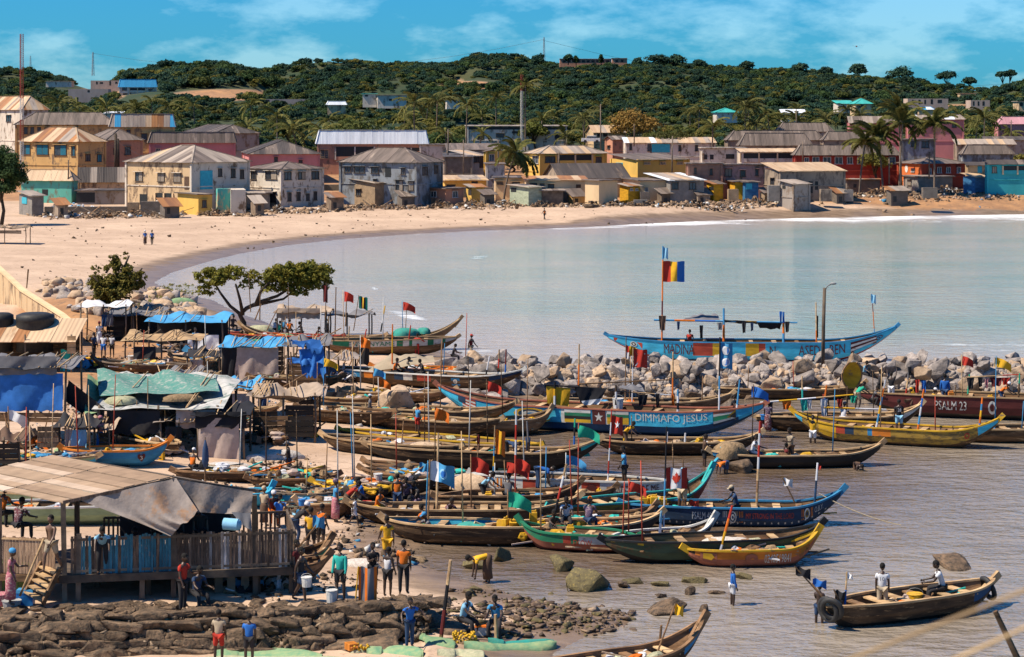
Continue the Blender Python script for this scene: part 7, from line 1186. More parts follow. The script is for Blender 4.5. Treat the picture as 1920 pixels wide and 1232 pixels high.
for i,(x,y,w,h,c,k) in enumerate([(1205,740,20,18,'black','jesus'),(1233,738,8,24,'dark','jesus'),(1262,740,7,22,'orange','jesus'),(1445,752,10,12,'black','far3'),(1475,752,18,14,'orange','far3'),(1508,748,16,20,'teal','far3'),(1518,750,8,14,'white','far3'),(1545,748,14,30,'white','far3'),(1575,748,12,14,'red','far3'),(1600,742,14,12,'green','far3'),(1838,708,9,16,'dark','psalm23'),(1850,710,8,16,'pink','psalm23'),(1868,708,24,14,'maroon','psalm23'),(1886,708,16,12,'red','psalm23'),(1820,706,14,22,'dark','psalm23'),(1720,712,8,22,'red','psalm23'),(1732,714,9,20,'navy' if False else 'blue','psalm23'),(1706,688,8,14,'black','psalm23'),(978 + 12,820,10,24,'jeans','sandC'),(1172,812,10,12,'yellow','net1'),(897,818,7,16,'maroon','sandC')]):
 Yc = Yb(k,.5); sheet('hanging_cloth','%s cloth hanging on a line or post over the boats' % {'black': 'black','dark': 'very dark','orange': 'orange','teal': 'bright green','white': 'white','red': 'red','green': 'green','pink': 'pink','maroon': 'maroon','blue': 'blue','jeans': 'navy blue','yellow': 'yellow'}[c],'cloth',[D(x - w / 2,y,Yc),D(x + w / 2,y,Yc),D(x + w / 3,y + h,Yc),D(x - w / 3,y + h,Yc)],CL[c],0,6,.08,.1,group='clothes drying over the boats')
pole('white and yellow drying spar over the far canoes',1425,755,1600,740,Yb('far3'),.05,['white','yellow','white','l','yellow'],'spar','spar'); pole('red and brown drying line on the dark maroon boat',1810,708,1915,702,Yb('psalm23'),.04,['l','l','red'],'spar','spar'); pole('yellow rail across the canoes at right',1545,764,1720,770,Yb('far3'),.05,['yellow','white','l'],'spar','spar')
wire(D(1535,925,bp('psalm49',.95).y),D(1690,985,bp('psalm49',.95).y - 2),.15,'mooring rope from the navy boat prow',.025,ROPE,'mooring_rope','rope'); wire(D(1430,770,Yb('jesus')),D(1250,830,Yb('net1')),.3,'pale rope slanting from the blue boat',.02,ROPE,'mooring_rope','rope'); wire(D(1040,800,118),D(1400,818,116),.1,'long pale rope across the blue hull',.02,ROPE,'mooring_rope','rope')
wire(D(1560,1250,5),D(1960,1092,5),0.0,'upper of two out of focus pale ropes close to the camera',.0052,WOODL,'rope','rope'); wire(D(1760,1250,5),D(1960,1160,5),0.0,'lower of two out of focus pale ropes close to the camera',.0052,WOODL,'rope','rope')
pole('rough broken wooden pole near the camera at the bottom right corner',1915,1250,1866,1146,30,.05,['m','m'],n=8)
t = thing('bird','small dark bird gliding in the sky at upper right','bird',D(1606,87,300)); m = MB(); m.ball((0,0,0),(.12,.3,.1),8,5); m.build('body',CL['maroon'],t,True)
for s in (-1,1): m = MB(); m.add([(0,-.12,0),(0,.12,0),(s * .6,.06,.08),(s * .6,-.08,.08),(s * 1.2,-.02,.02),(0,-.12,.02),(0,.12,.02),(s * .6,.06,.1),(s * .6,-.08,.1)],[(0,1,2,3),(3,2,4),(5,8,7,6),(8,4,7)]); m.build('wing',CL['dark'],t)
# ---------------------------------------------------------------- rock ledge in the foreground
rl = thing('rock_ledge','layered brown rock ledge running along the bottom left under the terrace','rock ledge',W(300,1150,0)); r0 = rl.location.copy(); rs = random.Random(11)
def ledge_pt(px,z,off=0): Y = float(np.interp(px,[c[0] for c in LEDGE],[c[1] for c in LEDGE])) - off; return Vector(((px - 960) * Y / F,Y,z))
n_ = 0
for row,(z,off,hs) in enumerate([(1.22,.0,.17),(1.0,.22,.19),(.76,.42,.2),(.5,.6,.22),(.28,.85,.2)]):
 px = -60
 while px < 800 - row * 25:
  w = rs.uniform(24,66);
  if n_ < 130: p = ledge_pt(px + w / 2,z + rs.uniform(-.04,.05),off + rs.uniform(-.14,.14)); inst('stone',SLB[rs.randrange(6)],rl,p - r0,(rs.uniform(-.12,.12),rs.uniform(-.1,.1),rs.uniform(-.25,.25) + (3.14 if rs.random() < .5 else 0)),(w * .0122,rs.uniform(.34,.5),hs * rs.uniform(.85,1.15) / .33)); n_ += 1
  px += w * rs.uniform(.8,1.0)
for k in range(110): px = rs.uniform(-40,800); p = ledge_pt(px,1.24,-rs.uniform(.1,1.5 if px < 600 else .9)); s_ = rs.uniform(.1,.32); inst('stone',SLB[rs.randrange(6)],rl,p - r0,(rs.uniform(-.2,.2),rs.uniform(-.2,.2),rs.uniform(0,6.28)),(s_ * 1.5,s_,s_ * 1.1))
pts = []
for k in range(2600): px = rs.uniform(-60,800); q = rs.random(); p = ledge_pt(px,.25 + 1.0 * q,.95 * (1 - q) + rs.uniform(-.15,.12) - (rs.random() * 1.2 if q > .93 else 0)); pts.append((p.x - r0.x,p.y - r0.y,p.z - .03,rs.uniform(.05,.16),0 if rs.random() < .8 else 1))
V,Fc,mi = soup('l',pts,[CH,CH]); inst('rubble',npmesh('rubble',V,Fc,[ROCKB,mat('rock_pale',(.45,.33,.22),(.25,.17,.11),4,bump=.6)],mi=mi),rl,kind='stuff')
m = MB(); A_ = [ledge_pt(x,1.2,-.1) for x in range(-80,801,40)]; B_ = [ledge_pt(x,.1,.75) for x in range(-80,801,40)]; C_ = [ledge_pt(x,1.17,-1.2) for x in range(-80,801,40)]
for i in range(len(A_) - 1): m.add([p - r0 for p in (A_[i],A_[i + 1],B_[i + 1],B_[i])],[(0,3,2,1)]); m.add([p - r0 for p in (A_[i],A_[i + 1],C_[i + 1],C_[i])],[(0,1,2,3)])
m.build('bedrock',ROCKB,rl)
rocks([(700,1198,.9,.35),(650,1205,.8,.2),(690,1215,.9,.25),(600,1208,.5,.2),(800,1165,.7,.6),(830,1175,.8,.35),(770,1185,.5,.4)],SLB,'flat brown slab on the sand before the rock ledge','slabs below the ledge')
# ---------------------------------------------------------------- terrace house on stilts
tz = 1.18; Pa = W(120,1130,tz); Pb = W(555,1113,tz); ax = (Pb - Pa); ax.z = 0; Lt = ax.length; rz_ = math.atan2(ax.y,ax.x); th_ = thing('stilt_terrace','wooden terrace house on stilts with plank roof sheets and slatted rails','terrace',Pa,rz_)
Mi = Matrix.Rotation(-rz_,3,'Z')
def loc(p): return Mi @ (Vector(p) - Pa)
dk = D(120,1079,Pa.y).z - tz; TB = mat('slat_blue',(.05,.20,.27),(.03,.11,.15),5,(2,2,.4),.8,.4,.35,c3=(.20,.15,.12),s3=1,c3pos=.62); TW = mat('slat_white',(.50,.45,.42),(.25,.2,.17),5,(2,2,.4),.8,.4,.3,c3=(.14,.10,.08)); TBR = mat('slat_brown',(.17,.11,.075),(.07,.045,.03),5,(2,2,.4),.85,.5,.35,c3=(.26,.18,.12))
TSUN = mat('slat_sunlit',(.40,.26,.16),(.22,.14,.09),5,(2,2,.4),.85,.5,.3)  # paler copy of the slat colour, sunlight put into the tone
left = loc(W(-30,1072,tz + dk)) ; left.z = 0; lv = Vector((left.x,left.y,0)); Ll = max(4.2,lv.length); lv.normalize()
m = MB(); q = [Vector((0,0,dk)),Vector((Lt,0,dk)),Vector((Lt,4.5,dk)),lv * Ll + Vector((0,0,dk)),]; q2 = lv * Ll + Vector((Lt * .6,3,dk)); m.add([q[0],q[1],q[2],q2,q[3]] + [p - Vector((0,0,.12)) for p in (q[0],q[1],q[2],q2,q[3])],[(0,1,2,3,4),(9,8,7,6,5),(0,5,6,1),(4,9,5,0),(1,6,7,2)]); m.build('deck',WOODG,th_)
m = MB(); m.box((Lt / 2,-.08,dk - .1),(Lt + .3,.12,.24)); m.build('beam',WOODG,th_); m = MB(); m.bar(Vector((0,0,dk - .14)),lv * Ll + Vector((0,0,dk - .14)),.12,.22); m.build('beam',WOODM,th_)
rs = random.Random(5)
for i in range(76):
 x = .25 + (Lt - .3) * i / 76; px = 120 + 435 * x / Lt
 if px < 138 and i > 0 and i % 2: continue
 mt = TB if 138 < px < 322 and rs.random() < .78 else (TW if px >= 322 and rs.random() < .28 else TBR)
 m = MB(); hh = 1.22 + rs.uniform(-.05,.05); m.box((0,0,hh / 2),(.084,.025,hh),Matrix.Rotation(rs.uniform(-.015,.015),3,'Y')); m.build('slat',mt,th_,loc=(x,-.02 + rs.uniform(0,.02),dk))
for i in range(34):
 m = MB(); hh = 1.15 + rs.uniform(-.05,.05); m.box((0,0,hh / 2),(.095,.03,hh)); p = lv * (.35 + (Ll - .35) * i / 34); m.build('slat',TSUN,th_,loc=(p.x,p.y,dk),rot=(0,0,math.atan2(lv.y,lv.x)))
for i in range(40):
 m = MB(); m.box((0,0,.5),(.07,.03,1.0)); m.build('slat',TBR,th_,loc=(1.2 + (Lt - 1.3) * i / 40,4.3,dk))
for i in range(20): m = MB(); m.box((0,0,.5),(.03,.06,1.0)); m.build('slat',TSUN,th_,loc=(Lt,.2 + 4.1 * i / 20,dk))
for a,b in (((.2,0,dk + 1.12),(Lt,0,dk + 1.12)),((.2,0,dk + .12),(Lt,0,dk + .12)),((Lt,0,dk + 1.05),(Lt,4.3,dk + 1.05)),((1.2,4.25,dk + 1),(Lt,4.3,dk + 1))): m = MB(); m.bar(a,b,.06,.08); m.build('rail',WOODG,th_)
m = MB(); m.bar(lv * .3 + Vector((0,0,dk + 1.1)),lv * Ll + Vector((0,0,dk + 1.1)),.08,.05); m.build('rail',WOODL,th_)
rn,ra_,rf = loc(D(118,942,Pa.y - .3)),loc(D(322,893,Pa.y + .5)),loc(D(487,921,Pa.y + 1.3))
for x,h in ((.0,rn.z - .05),(.45,dk + 1.3),(2.45,dk),(2.65,dk),(4.1,dk),(4.9,dk),(5.3,dk),(5.75,dk),(6.1,dk),(Lt - .1,dk),(3.45,rn.z + .35),(6.05,rf.z - .1)):
 m = MB(); m.box((0,0,h / 2 - .1),(.16 + .1 * (x > 4 and h == dk),.15,h + .2),Matrix.Rotation(rs.uniform(-.02,.02),3,'Y')); m.build('post',WOODG,th_,loc=(x,.05 + (.6 if h == dk and x < Lt - .5 else 0) * rs.random(),0))
for i in range(34): m = MB(); m.box((0,0,dk / 2),(.15,.03,dk)); m.build('shade_board',TAR if i % 3 else TBR,th_,loc=(-.2 + i * .155,3.6,0))  # dark boards added at the back, standing in for deep shade under the deck
for x,y in ((2,3),(3.5,2.6),(5,3.4),(1,2.2),(4.2,4.1),(0.3,4.2)): m = MB(); h = dk + (2.2 if y > 4 else 0); m.box((0,0,h / 2),(.18,.18,h)); m.build('post',TBR,th_,loc=(x,y,0))
p = lv * 2.2; m = MB(); m.box((0,0,(rn.z) / 2),(.14,.14,rn.z)); m.build('post',WOODG,th_,loc=(p.x,p.y,0))
back = loc(D(158,866,71.6)) - ra_; back.z = 0; e2 = back.normalized() * 5.2
RFM = [mat('roof_plank_%d' % i,c,tuple(x * .75 for x in c),1.2,(.25,2,1),.85,.3,.1,c3=tuple(x * .55 for x in c),s3=1.5) for i,c in enumerate([(.50,.37,.27),(.38,.26,.17),(.56,.43,.33),(.30,.20,.13)])]
rf_ = inst('roof',None,th_,(0,0,0)); k = 9; rs = random.Random(8)
for i in range(k):                                 # sheets run from the near eave side up to the ridge, split once across
 for j in range(2):
  f0,f1 = i / k,(i + 1) / k - .012; g0,g1 = j / 2,(j + 1) / 2
  def rp(f,g,dz=0): return rn.lerp(ra_,f) + e2 * g * 1.25 + Vector((0,0,dz + .02 * (i % 2)))
  P4 = [rp(f0,g0),rp(f1,g0),rp(f1,g1 - .008),rp(f0,g1 - .008)]; m = MB(); m.add(P4 + [p - Vector((0,0,.035)) for p in P4],[(0,1,2,3),(7,6,5,4),(0,4,5,1),(1,5,6,2),(2,6,7,3),(3,7,4,0)]); m.build('roof_sheet',RFM[rs.randrange(4)],rf_)
for i in range(5): f0,f1 = i / 5,(i + 1) / 5 - .01; P4 = [ra_.lerp(rf,f0),ra_.lerp(rf,f1),ra_.lerp(rf,f1) + e2,ra_.lerp(rf,f0) + e2]; m = MB(); m.add(P4 + [p - Vector((0,0,.04)) for p in P4],[(0,1,2,3),(7,6,5,4),(0,4,5,1),(1,5,6,2),(2,6,7,3),(3,7,4,0)]); m.build('roof_sheet',WOODG,rf_)
m = MB(); m.bar(rn,ra_ - Vector((0,0,.1)),.06,.1); m.bar(ra_ - Vector((0,0,.1)),rf,.06,.1); m.build('rafter',TBR,rf_)
yc = Pa.y - .1
sheet('hanging_canvas','large dirty grey canvas drooping in a point from the terrace roof edge','canvas',[D(150,938,yc),D(330,896,yc + .4),D(372,960,yc - .1),D(318,1004,yc - .3)],CL['dirty'],.25,24,.16); sheet('hanging_canvas','dirty canvas hung across the right half of the terrace roof','canvas',[D(322,897,yc + .4),D(474,922,yc + 1),D(470,965,yc + .7),D(352,960,yc + .3)],CL['dirty'],.1,16,.1); sheet('hanging_canvas','dark sheet added for the shade at the back right of the terrace','canvas',[D(225,946,yc + 3.5),D(440,938,yc + 3.5),D(440,1012,yc + 3.4),D(225,1012,yc + 3.4)],CL['dark'],.05,8,.05); sheet('hanging_canvas','small pale corner of canvas hanging over the terrace rail','canvas',[D(434,960,yc + .2),D(470,962,yc + .2),D(472,996,yc),D(455,985,yc)],CL['grey'],.05,8,.05)  # the dark sheet at the back is added, standing in for inside shade
m = MB(); m.tube([D(420,982,yc - .1),D(447,984,yc - .2)],.19,10,caps=False); m.tube([D(446.5,984,yc - .2),D(447.5,984,yc - .21)],.17,10); o = m.build('rolled_mat',CL['lsky'],None,True); o['label'] = 'rolled light blue mat lying over the terrace rail'; o['category'] = 'rolled mat'
person('person in a white and blue shirt leaning over the blue slats',th_.matrix_basis @ Vector((1.45,.1,dk)) if False else D(192,1075,Pa.y + .25),'stoop',10,'lsky','dark',1,1); person('bare chested man in tan shorts coming down the terrace steps',D(97,1070,Pa.y - .3),'walk',-30,None,'khaki',1,0,None,'white',1.0,True); person('person in a striped shirt sitting on the terrace rail',D(33,982,Pa.y + 1.6) - Vector((0,0,.45)),'sit',150,'stripe','dark',1,1); person('person in an orange top at the left edge of the terrace',D(2,985,Pa.y + 2.5),'sit',150,'orange','dark',1,1)
for i,(x,y,c) in enumerate([(250,1060,'jeans'),(285,1058,'brown'),(375,1050,'dark'),(330,1052,'dark')]): person(['person in the shade inside the terrace near the blue slats','person in brown sitting deep in the terrace shade','dark figure behind the terrace canvas','second dark figure behind the pointed canvas'][i],D(x,y,Pa.y + 1.8),'stand' if i > 1 else 'sit',20,c,'dark',1,1)
st = thing('wooden_steps','rough wooden steps with a slanted handrail leading up to the terrace','steps',D(85,1128,Pa.y - .9)); s0 = st.location
for (xa,ya,xb,yb) in ((48,1112,80,1052),(80,1132,112,1066)): m = MB(); a,b = D(xa,ya,Pa.y - 1.0 + (.5 if xa < 60 else 0)),D(xb,yb,Pa.y - .15 + (.4 if xa < 60 else 0)); m.bar(a - s0,b - s0,.07,.2); m.build('stringer',WOODM,st)
for i in range(5): f = (i + .3) / 5; a = D(48 + 32 * f,1112 - 60 * f,Pa.y - .5 + .75 * f); b = D(80 + 32 * f,1130 - 64 * f,Pa.y - 1 + .85 * f); m = MB(); m.bar(a - s0,b - s0,.26,.05); m.build('tread',WOODL,st)
m = MB(); m.tube([D(37,1118,Pa.y - .9) - s0,D(82,1010,Pa.y - .2) - s0],.04,6); m.build('handrail',WOODL,st,True)
bucket('large green drum left of the terrace steps',pz(42,1108,1.2),.32,.85,PLG,False); bucket('second green drum at the left edge',pz(8,1104,1.2),.34,.9,PLG,False); bucket('wide metal pot with lid at the bottom left',pz(22,1140,1.2),.3,.24,PIPE,False,name='cooking_pot'); bucket('purple plastic basin at the left edge',pz(0,1134,1.2),.3,.35,CL['pink'],False)
t = thing('cool_box','blue cool box with lighter lid beside the cooking pots','cool box',pz(48,1134,1.2)); m = MB(); m.box((0,0,.2),(.52,.34,.4),taper=1.05); m.build('box',PLB,t); m = MB(); m.box((0,0,.45),(.56,.38,.1),taper=.92); m.build('lid',CL['sky'],t)
t = thing('cool_box','clear plastic tub with orange lid between the two seated people','cool box',pg(904,1190)); m = MB(); m.box((0,0,.14),(.44,.3,.28)); m.build('box',PLW,t); m = MB(); m.box((0,0,.3),(.48,.34,.06),taper=.9); m.build('lid',CL['orange'],t)
NETM['roofnet'] = mat('net_roof',(.06,.20,.17),(.13,.24,.20),3,rough=.95,bump=.9,rnd=0,c3=(.30,.32,.29),s3=1.4,c3pos=.56,detail=9); NETM['white2'] = mat('roof_sheet_white',(.52,.50,.47),(.30,.30,.28),1.6,rough=.8,bump=.8,rnd=0,c3=(.08,.13,.11),s3=1.1,c3pos=.57,detail=9)

def hut(label,x0,x1,yb,yt,dep=2.5,roof=None,covers=(),cat='shelter',Y=None,sag=.15,oh=.3,posts=True,name='market_shelter',back=None,nr=5,tilt=.0):
 g = G((x0 + x1) / 2,yb); Y = Y or g.y; s = Y / F; a = D(x0,yb,Y); a.z = g.z; t = thing(name,label,cat,a); w = (x1 - x0) * s; h = H - (yt - HY) * s - g.z; rs_ = random.Random(int(x0 * 5 + yb))
 for x,y in ((0,0),(w,0),(w,dep),(0,dep),(w / 2,0)):
  if posts: m = MB(); m.tube([(x,y,-.3),(x + rs_.uniform(-.06,.06),y,h * .5),(x,y,h + (.0 if y else .15))],.06,6); m.build('post',WOODG,t,True)
 if roof in ('tin',): pass
 if roof:
  if isinstance(roof,tuple) and roof[0] == 'tin': rf = inst('roof',None,t); slope(rf,[(-oh,-oh,h - tilt * .5),(w + oh,-oh,h - tilt * .5),(w + oh,dep + oh,h + .25 + tilt),(-oh,dep + oh,h + .25 + tilt)],roof[1],rs_,.75)
  else:
   sheet('roof_sheet',None,None,[Vector((-oh,-oh,h)),Vector((w + oh,-oh,h)),Vector((w + oh,dep + oh,h + .2 + tilt)),Vector((-oh,dep + oh,h + .2 + tilt))],roof,sag,16,.15,.2,parent=t)
   for k in range(nr): m = MB(); x = rs_.uniform(0,w); m.tube([(x,-oh,h + .08),(x + rs_.uniform(-.6,.6),dep,h + .35 + tilt)],.03,5); m.build('roof_stick',WOODL,t,True)
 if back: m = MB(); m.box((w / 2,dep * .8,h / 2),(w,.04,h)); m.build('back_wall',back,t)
 for c in covers:
  xa,xb,ya,yb_ = c[:4]; mt = c[4]; A = [D(xa,ya,Y - .12) - t.location,D(xb,ya,Y - .12) - t.location,D(xb,yb_,Y - .18) - t.location,D(xa,yb_,Y - .18) - t.location]
  if len(c) > 5 and c[5] == 'plank':
   k = max(2,int(abs(yb_ - ya) / 9))
   for i in range(k): z0 = A[0].z + (A[3].z - A[0].z) * i / k; z1 = A[0].z + (A[3].z - A[0].z) * (i + .92) / k; m = MB(); m.box(((A[0].x + A[1].x) / 2,A[0].y + rs_.uniform(-.02,.02),(z0 + z1) / 2),(A[1].x - A[0].x,.04,abs(z1 - z0)),Matrix.Rotation(rs_.uniform(-.02,.02),3,'Y')); m.build('plank',mt,t)
  else: sheet('hanging_cloth',None,None,A,mt,.02,14,.07,.12,parent=t)
 return t
sheet0 = sheet
def sheet(name,label,cat,P4,mt,sag=.3,n=14,amp=.06,ragged=0,fold=0,parent=None,group=None,th=.015):
 o = sheet0(name,label or 'x',cat or 'x',P4,mt,sag,n,amp,ragged,fold,parent,group,th); return o
hut('shelter of pale grey sacking with black plastic top in the middle of the market',370,458,858,778,2.4,CL['black'],[(372,448,784,860,CL['sack']),(366,462,772,800,CL['black'])],nr=2); hut('shelter of grey sacking with thin blue roof strips behind the white net roof',418,530,718,650,3,CL['sky'],[(440,522,652,716,CL['sack']),(416,444,652,706,CL['black']),(520,532,650,722,WOODD,'plank')],nr=7)
hut('plank sided hut with torn bright blue plastic',540,608,745,648,3,CL['grey'],[(542,606,668,742,WOODM,'plank')],nr=5); hut('blue tarpaulin walled stall at the left edge of the market',-20,124,838,690,3.5,CL['grey'],[(-20,118,700,768,CL['tarp']),(-20,122,774,792,WOODM,'plank'),(-15,106,668,700,CL['grey'])],nr=8); hut('stall with corrugated rust orange tin roof at the left edge',-40,134,668,632,3.0,('tin',[RC,RR,RC]),[(126,142,630,664,WOODL,'plank')],Y=W(50,690,1.6).y,back=WOODD,tilt=.55)
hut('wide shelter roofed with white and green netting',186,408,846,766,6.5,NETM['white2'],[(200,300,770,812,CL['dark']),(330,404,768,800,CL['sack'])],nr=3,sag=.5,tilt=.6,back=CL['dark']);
Yn = G(300,846).y; sheet('roof_net','teal green netting spread over the back of the wide white roof','netting',[D(186,742,Yn + 1.7),D(412,735,Yn + 2.3),D(404,702,Yn + 5.9),D(182,698,Yn + 5.9)],NETM['roofnet'],.2,18,.15); sheet('roof_net','dark green shade net draped at the left of the wide roof','netting',[D(158,782,Yn - .1),D(250,752,Yn + 1.4),D(262,720,Yn + 5),D(165,705,Yn + 5)],NETM['green'],.4,14,.12); sheet('tarpaulin','black plastic sheet sagging at the left of the wide roof','tarpaulin',[D(128,712,Yn + 3),D(196,765,Yn - .2),D(190,800,Yn - .4),D(122,752,Yn + 2)],CL['black'],.4,14,.1); pile('heap of brown rags on the white roof',228,752,60,14,'pale',Y=Yn + 1.5); pile('heap of grey brown nets on the white roof edge',340,746,70,12,'brown',Y=Yn + 2)
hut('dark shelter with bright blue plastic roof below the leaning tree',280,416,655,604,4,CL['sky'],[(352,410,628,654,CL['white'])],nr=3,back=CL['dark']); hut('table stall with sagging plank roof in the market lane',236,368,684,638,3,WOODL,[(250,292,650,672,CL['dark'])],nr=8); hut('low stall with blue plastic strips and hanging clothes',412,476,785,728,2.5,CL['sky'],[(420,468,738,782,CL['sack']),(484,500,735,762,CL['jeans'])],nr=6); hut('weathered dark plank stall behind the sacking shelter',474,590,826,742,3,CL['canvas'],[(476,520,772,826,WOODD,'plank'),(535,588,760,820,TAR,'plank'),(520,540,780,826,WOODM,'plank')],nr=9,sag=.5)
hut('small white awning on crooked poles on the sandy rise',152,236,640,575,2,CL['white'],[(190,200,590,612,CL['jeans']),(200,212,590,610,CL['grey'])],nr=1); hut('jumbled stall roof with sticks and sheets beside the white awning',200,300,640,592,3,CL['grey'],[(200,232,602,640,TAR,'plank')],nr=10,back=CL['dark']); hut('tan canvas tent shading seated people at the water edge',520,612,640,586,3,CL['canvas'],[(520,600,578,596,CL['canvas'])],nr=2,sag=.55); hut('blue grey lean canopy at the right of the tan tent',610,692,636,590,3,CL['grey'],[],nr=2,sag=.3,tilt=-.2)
hut('dark plank wall with white painted marks at the left edge',-20,34,900,826,1.6,CL['brown'],[(-20,34,832,900,TAR,'plank')],nr=3); hut('clothes stall with hanging white lace sheets',112,168,862,800,2,CL['dark'],[(122,136,805,838,CL['sack']),(133,162,806,836,CL['lsky']),(70,110,800,840,TBR,'plank')],nr=4); hut('stilted lookout table on the far beach at the left',-30,48,458,428,2.5,WOODG,[(-30,40,432,438,WOODG,'plank')],nr=6,name='beach_table')
hut('low shack of sticks and sheets behind the brown canoes',556,600,780,742,2,CL['dirty'],[(560,596,750,778,WOODD,'plank')],nr=8); hut('rack of planks and net at the plank hut',600,660,762,730,2,None,[(606,650,735,758,CL['dark'])]); hut('open stall of poles behind the sacking shelter with grey cloth',300,372,848,790,2,CL['dirty'],[(310,340,800,842,CL['dark'])],nr=6)
yu = Yb('union',.3); sheet('tarpaulin','pale tarpaulin stretched over the boat with the cross flag','tarpaulin',[D(684,700,yu - .6),D(816,678,yu - .4),D(812,668,yu + 1.2),D(735,664,yu + 1.2)],CL['khaki'],-.25,14,.08)
for i,(x0,y0,x1,y1) in enumerate([(542,640,600,632),(538,672,600,668),(560,655,606,690)]): Yt = G(572,745).y - .4; sheet('torn_plastic',['upper torn bright blue plastic sheet on the plank hut','lower torn bright blue plastic streamer','blue plastic rag hanging at the hut side'][i],'plastic sheet',[D(x0,y0,Yt),D(x1,y0 - 4,Yt),D(x1 + 6,y1 + (22 if i == 0 else 8),Yt - .2),D(x0 + 6,y1 + 8,Yt - .2)],CL['tarp'],.1,14,.12,.4)
hut('low shelter of grey cloth on sticks beside the plank stall',300,366,742,706,2.2,CL['grey'],[(304,330,712,740,CL['dark'])],nr=7); hut('small brown awning above the lace sheets',150,204,850,804,1.8,CL['canvas'],[(186,202,812,848,WOODD,'plank')],nr=6); hut('torn canvas lean-to between the plank hut and the long boats',606,662,714,674,2,CL['dirty'],[(608,630,684,712,CL['jeans'])],nr=6); hut('sooty awning at the back of the sacking roofs',352,412,702,668,2.4,CL['dark'],[(356,380,674,700,CL['sack'])],nr=6)
# black water tanks, cream wall
for i,(x,w) in enumerate([(2,46),(66,70)]):
 p = D(x,612,W(50,690,1.6).y + 2.5); r = w * p.y / F / 2; m = MB(); m.tube([(0,0,-1.5),(0,0,-.1),(0,0,0),(0,0,.35),(0,0,.4),(0,0,.7),(0,0,.82)],[r,r,r * 1.03,r,r * 1.03,r,r * .7],20); m.build('water_tank',RUBBER,None,True,loc=p,label=['black plastic water tank at the left edge behind the tin roof','wide black plastic water tank between the tin roof and cream wall'][i],cat='water tank')
wl = thing('boundary_wall','cream ribbed concrete wall descending towards the market at the left','wall',D(0,600,150)); w0 = wl.location; WP_ = [(-60,455,575,195),(0,503,585,176),(45,545,612,163),(85,570,635,155),(120,592,655,149),(150,618,668,144)]
for i in range(len(WP_) - 1):
 for k in range(4):
  f0,f1 = k / 4,(k + 1) / 4; I = lambda f,j: WP_[i][j] + (WP_[i + 1][j] - WP_[i][j]) * f; a,b = D(I(f0,0),I(f0,1),I(f0,3)) - w0,D(I(f1,0),I(f1,1),I(f1,3)) - w0; a2,b2 = D(I(f0,0),I(f0,2),I(f0,3)) - w0,D(I(f1,0),I(f1,2),I(f1,3)) - w0; n = (b - a).cross(Vector((0,0,1))).normalized() * .2
  m = MB(); m.add([a,b,b2,a2,a + n,b + n,b2 + n,a2 + n],[(0,1,2,3),(7,6,5,4),(0,4,5,1),(3,2,6,7)]); m.build('wall_panel',PB,wl); m = MB(); m.bar(a + n * .5 + Vector((0,0,.05)),b + n * .5 + Vector((0,0,.05)),.42,.18); m.build('coping',PC,wl); m = MB(); m.bar(b,b2,.3,.5); m.build('rib',PC,wl)
# leaning poles and sticks of the market
rs = random.Random(21)
for i,(x0,y0,x1,y1,Y,r) in enumerate([(108,882,188,716,104,.05),(20,850,44,900,98,.06),(8,775,42,898,100,.05),(30,822,90,900,99,.06),(56,705,74,838,108,.06),(76,838,94,766,106,.04),(316,750,318,885,104,.035),(315,752,318,828,106,.03),(625,757,668,655,130,.05),(630,762,690,640,130,.05),(545,740,560,632,122,.05),(520,712,560,655,124,.04),(557,818,545,660,116,.06),(498,820,505,715,116,.04),(510,738,575,700,118,.04),(200,640,212,590,150,.05),(246,640,252,570,152,.05),(258,655,256,585,146,.05),(500,620,520,580,150,.04),(628,640,630,538,150,.05),(648,612,650,552,150,.05),(487,600,488,550,152,.05),(470,585,466,512,152,.04),
  (478,600,490,570,150,.05),(385,905,384,880,92,.05),(300,712,420,735,118,.04),(190,708,320,712,126,.05),(428,720,520,735,112,.05),(640,690,668,640,136,.05),(595,640,640,615,142,.05),(150,605,152,568,150,.05),(53,505,50,540,190,.08),(598,800,640,745,124,.05),(1235,1228,1240,1172,66.5,.05)]):
 pole('%s pole leaning in the market %s' % (rs.choice(['thin','crooked','weathered','bare']),['by the tan net heap','at the left plank wall','at the left edge','crossing the plank wall','against the blue tarpaulin','in front of the blue stall'][i] if i < 6 else 'near the %s' % (['striped washing','washing line','cross flag boat','black flag','plank hut','sacking roof'][i % 6])),x0,y0,x1,y1,Y,r)[0]['group'] = 'leaning poles in the market'
t = thing('umbrella','folded dark blue parasol on a post between the nets','parasol',D(385,885,92)); m = MB(); m.tube([(0,0,-.3),(0,0,1.5)],.03,6); m.build('shaft',WOODG,t); m = MB(); m.tube([(0,0,.2),(0,0,.5),(0,0,1.0),(0,0,1.42)],[.07,.14,.11,.02],9,jit=.3); m.build('canopy',CL['jeans'],t,True)
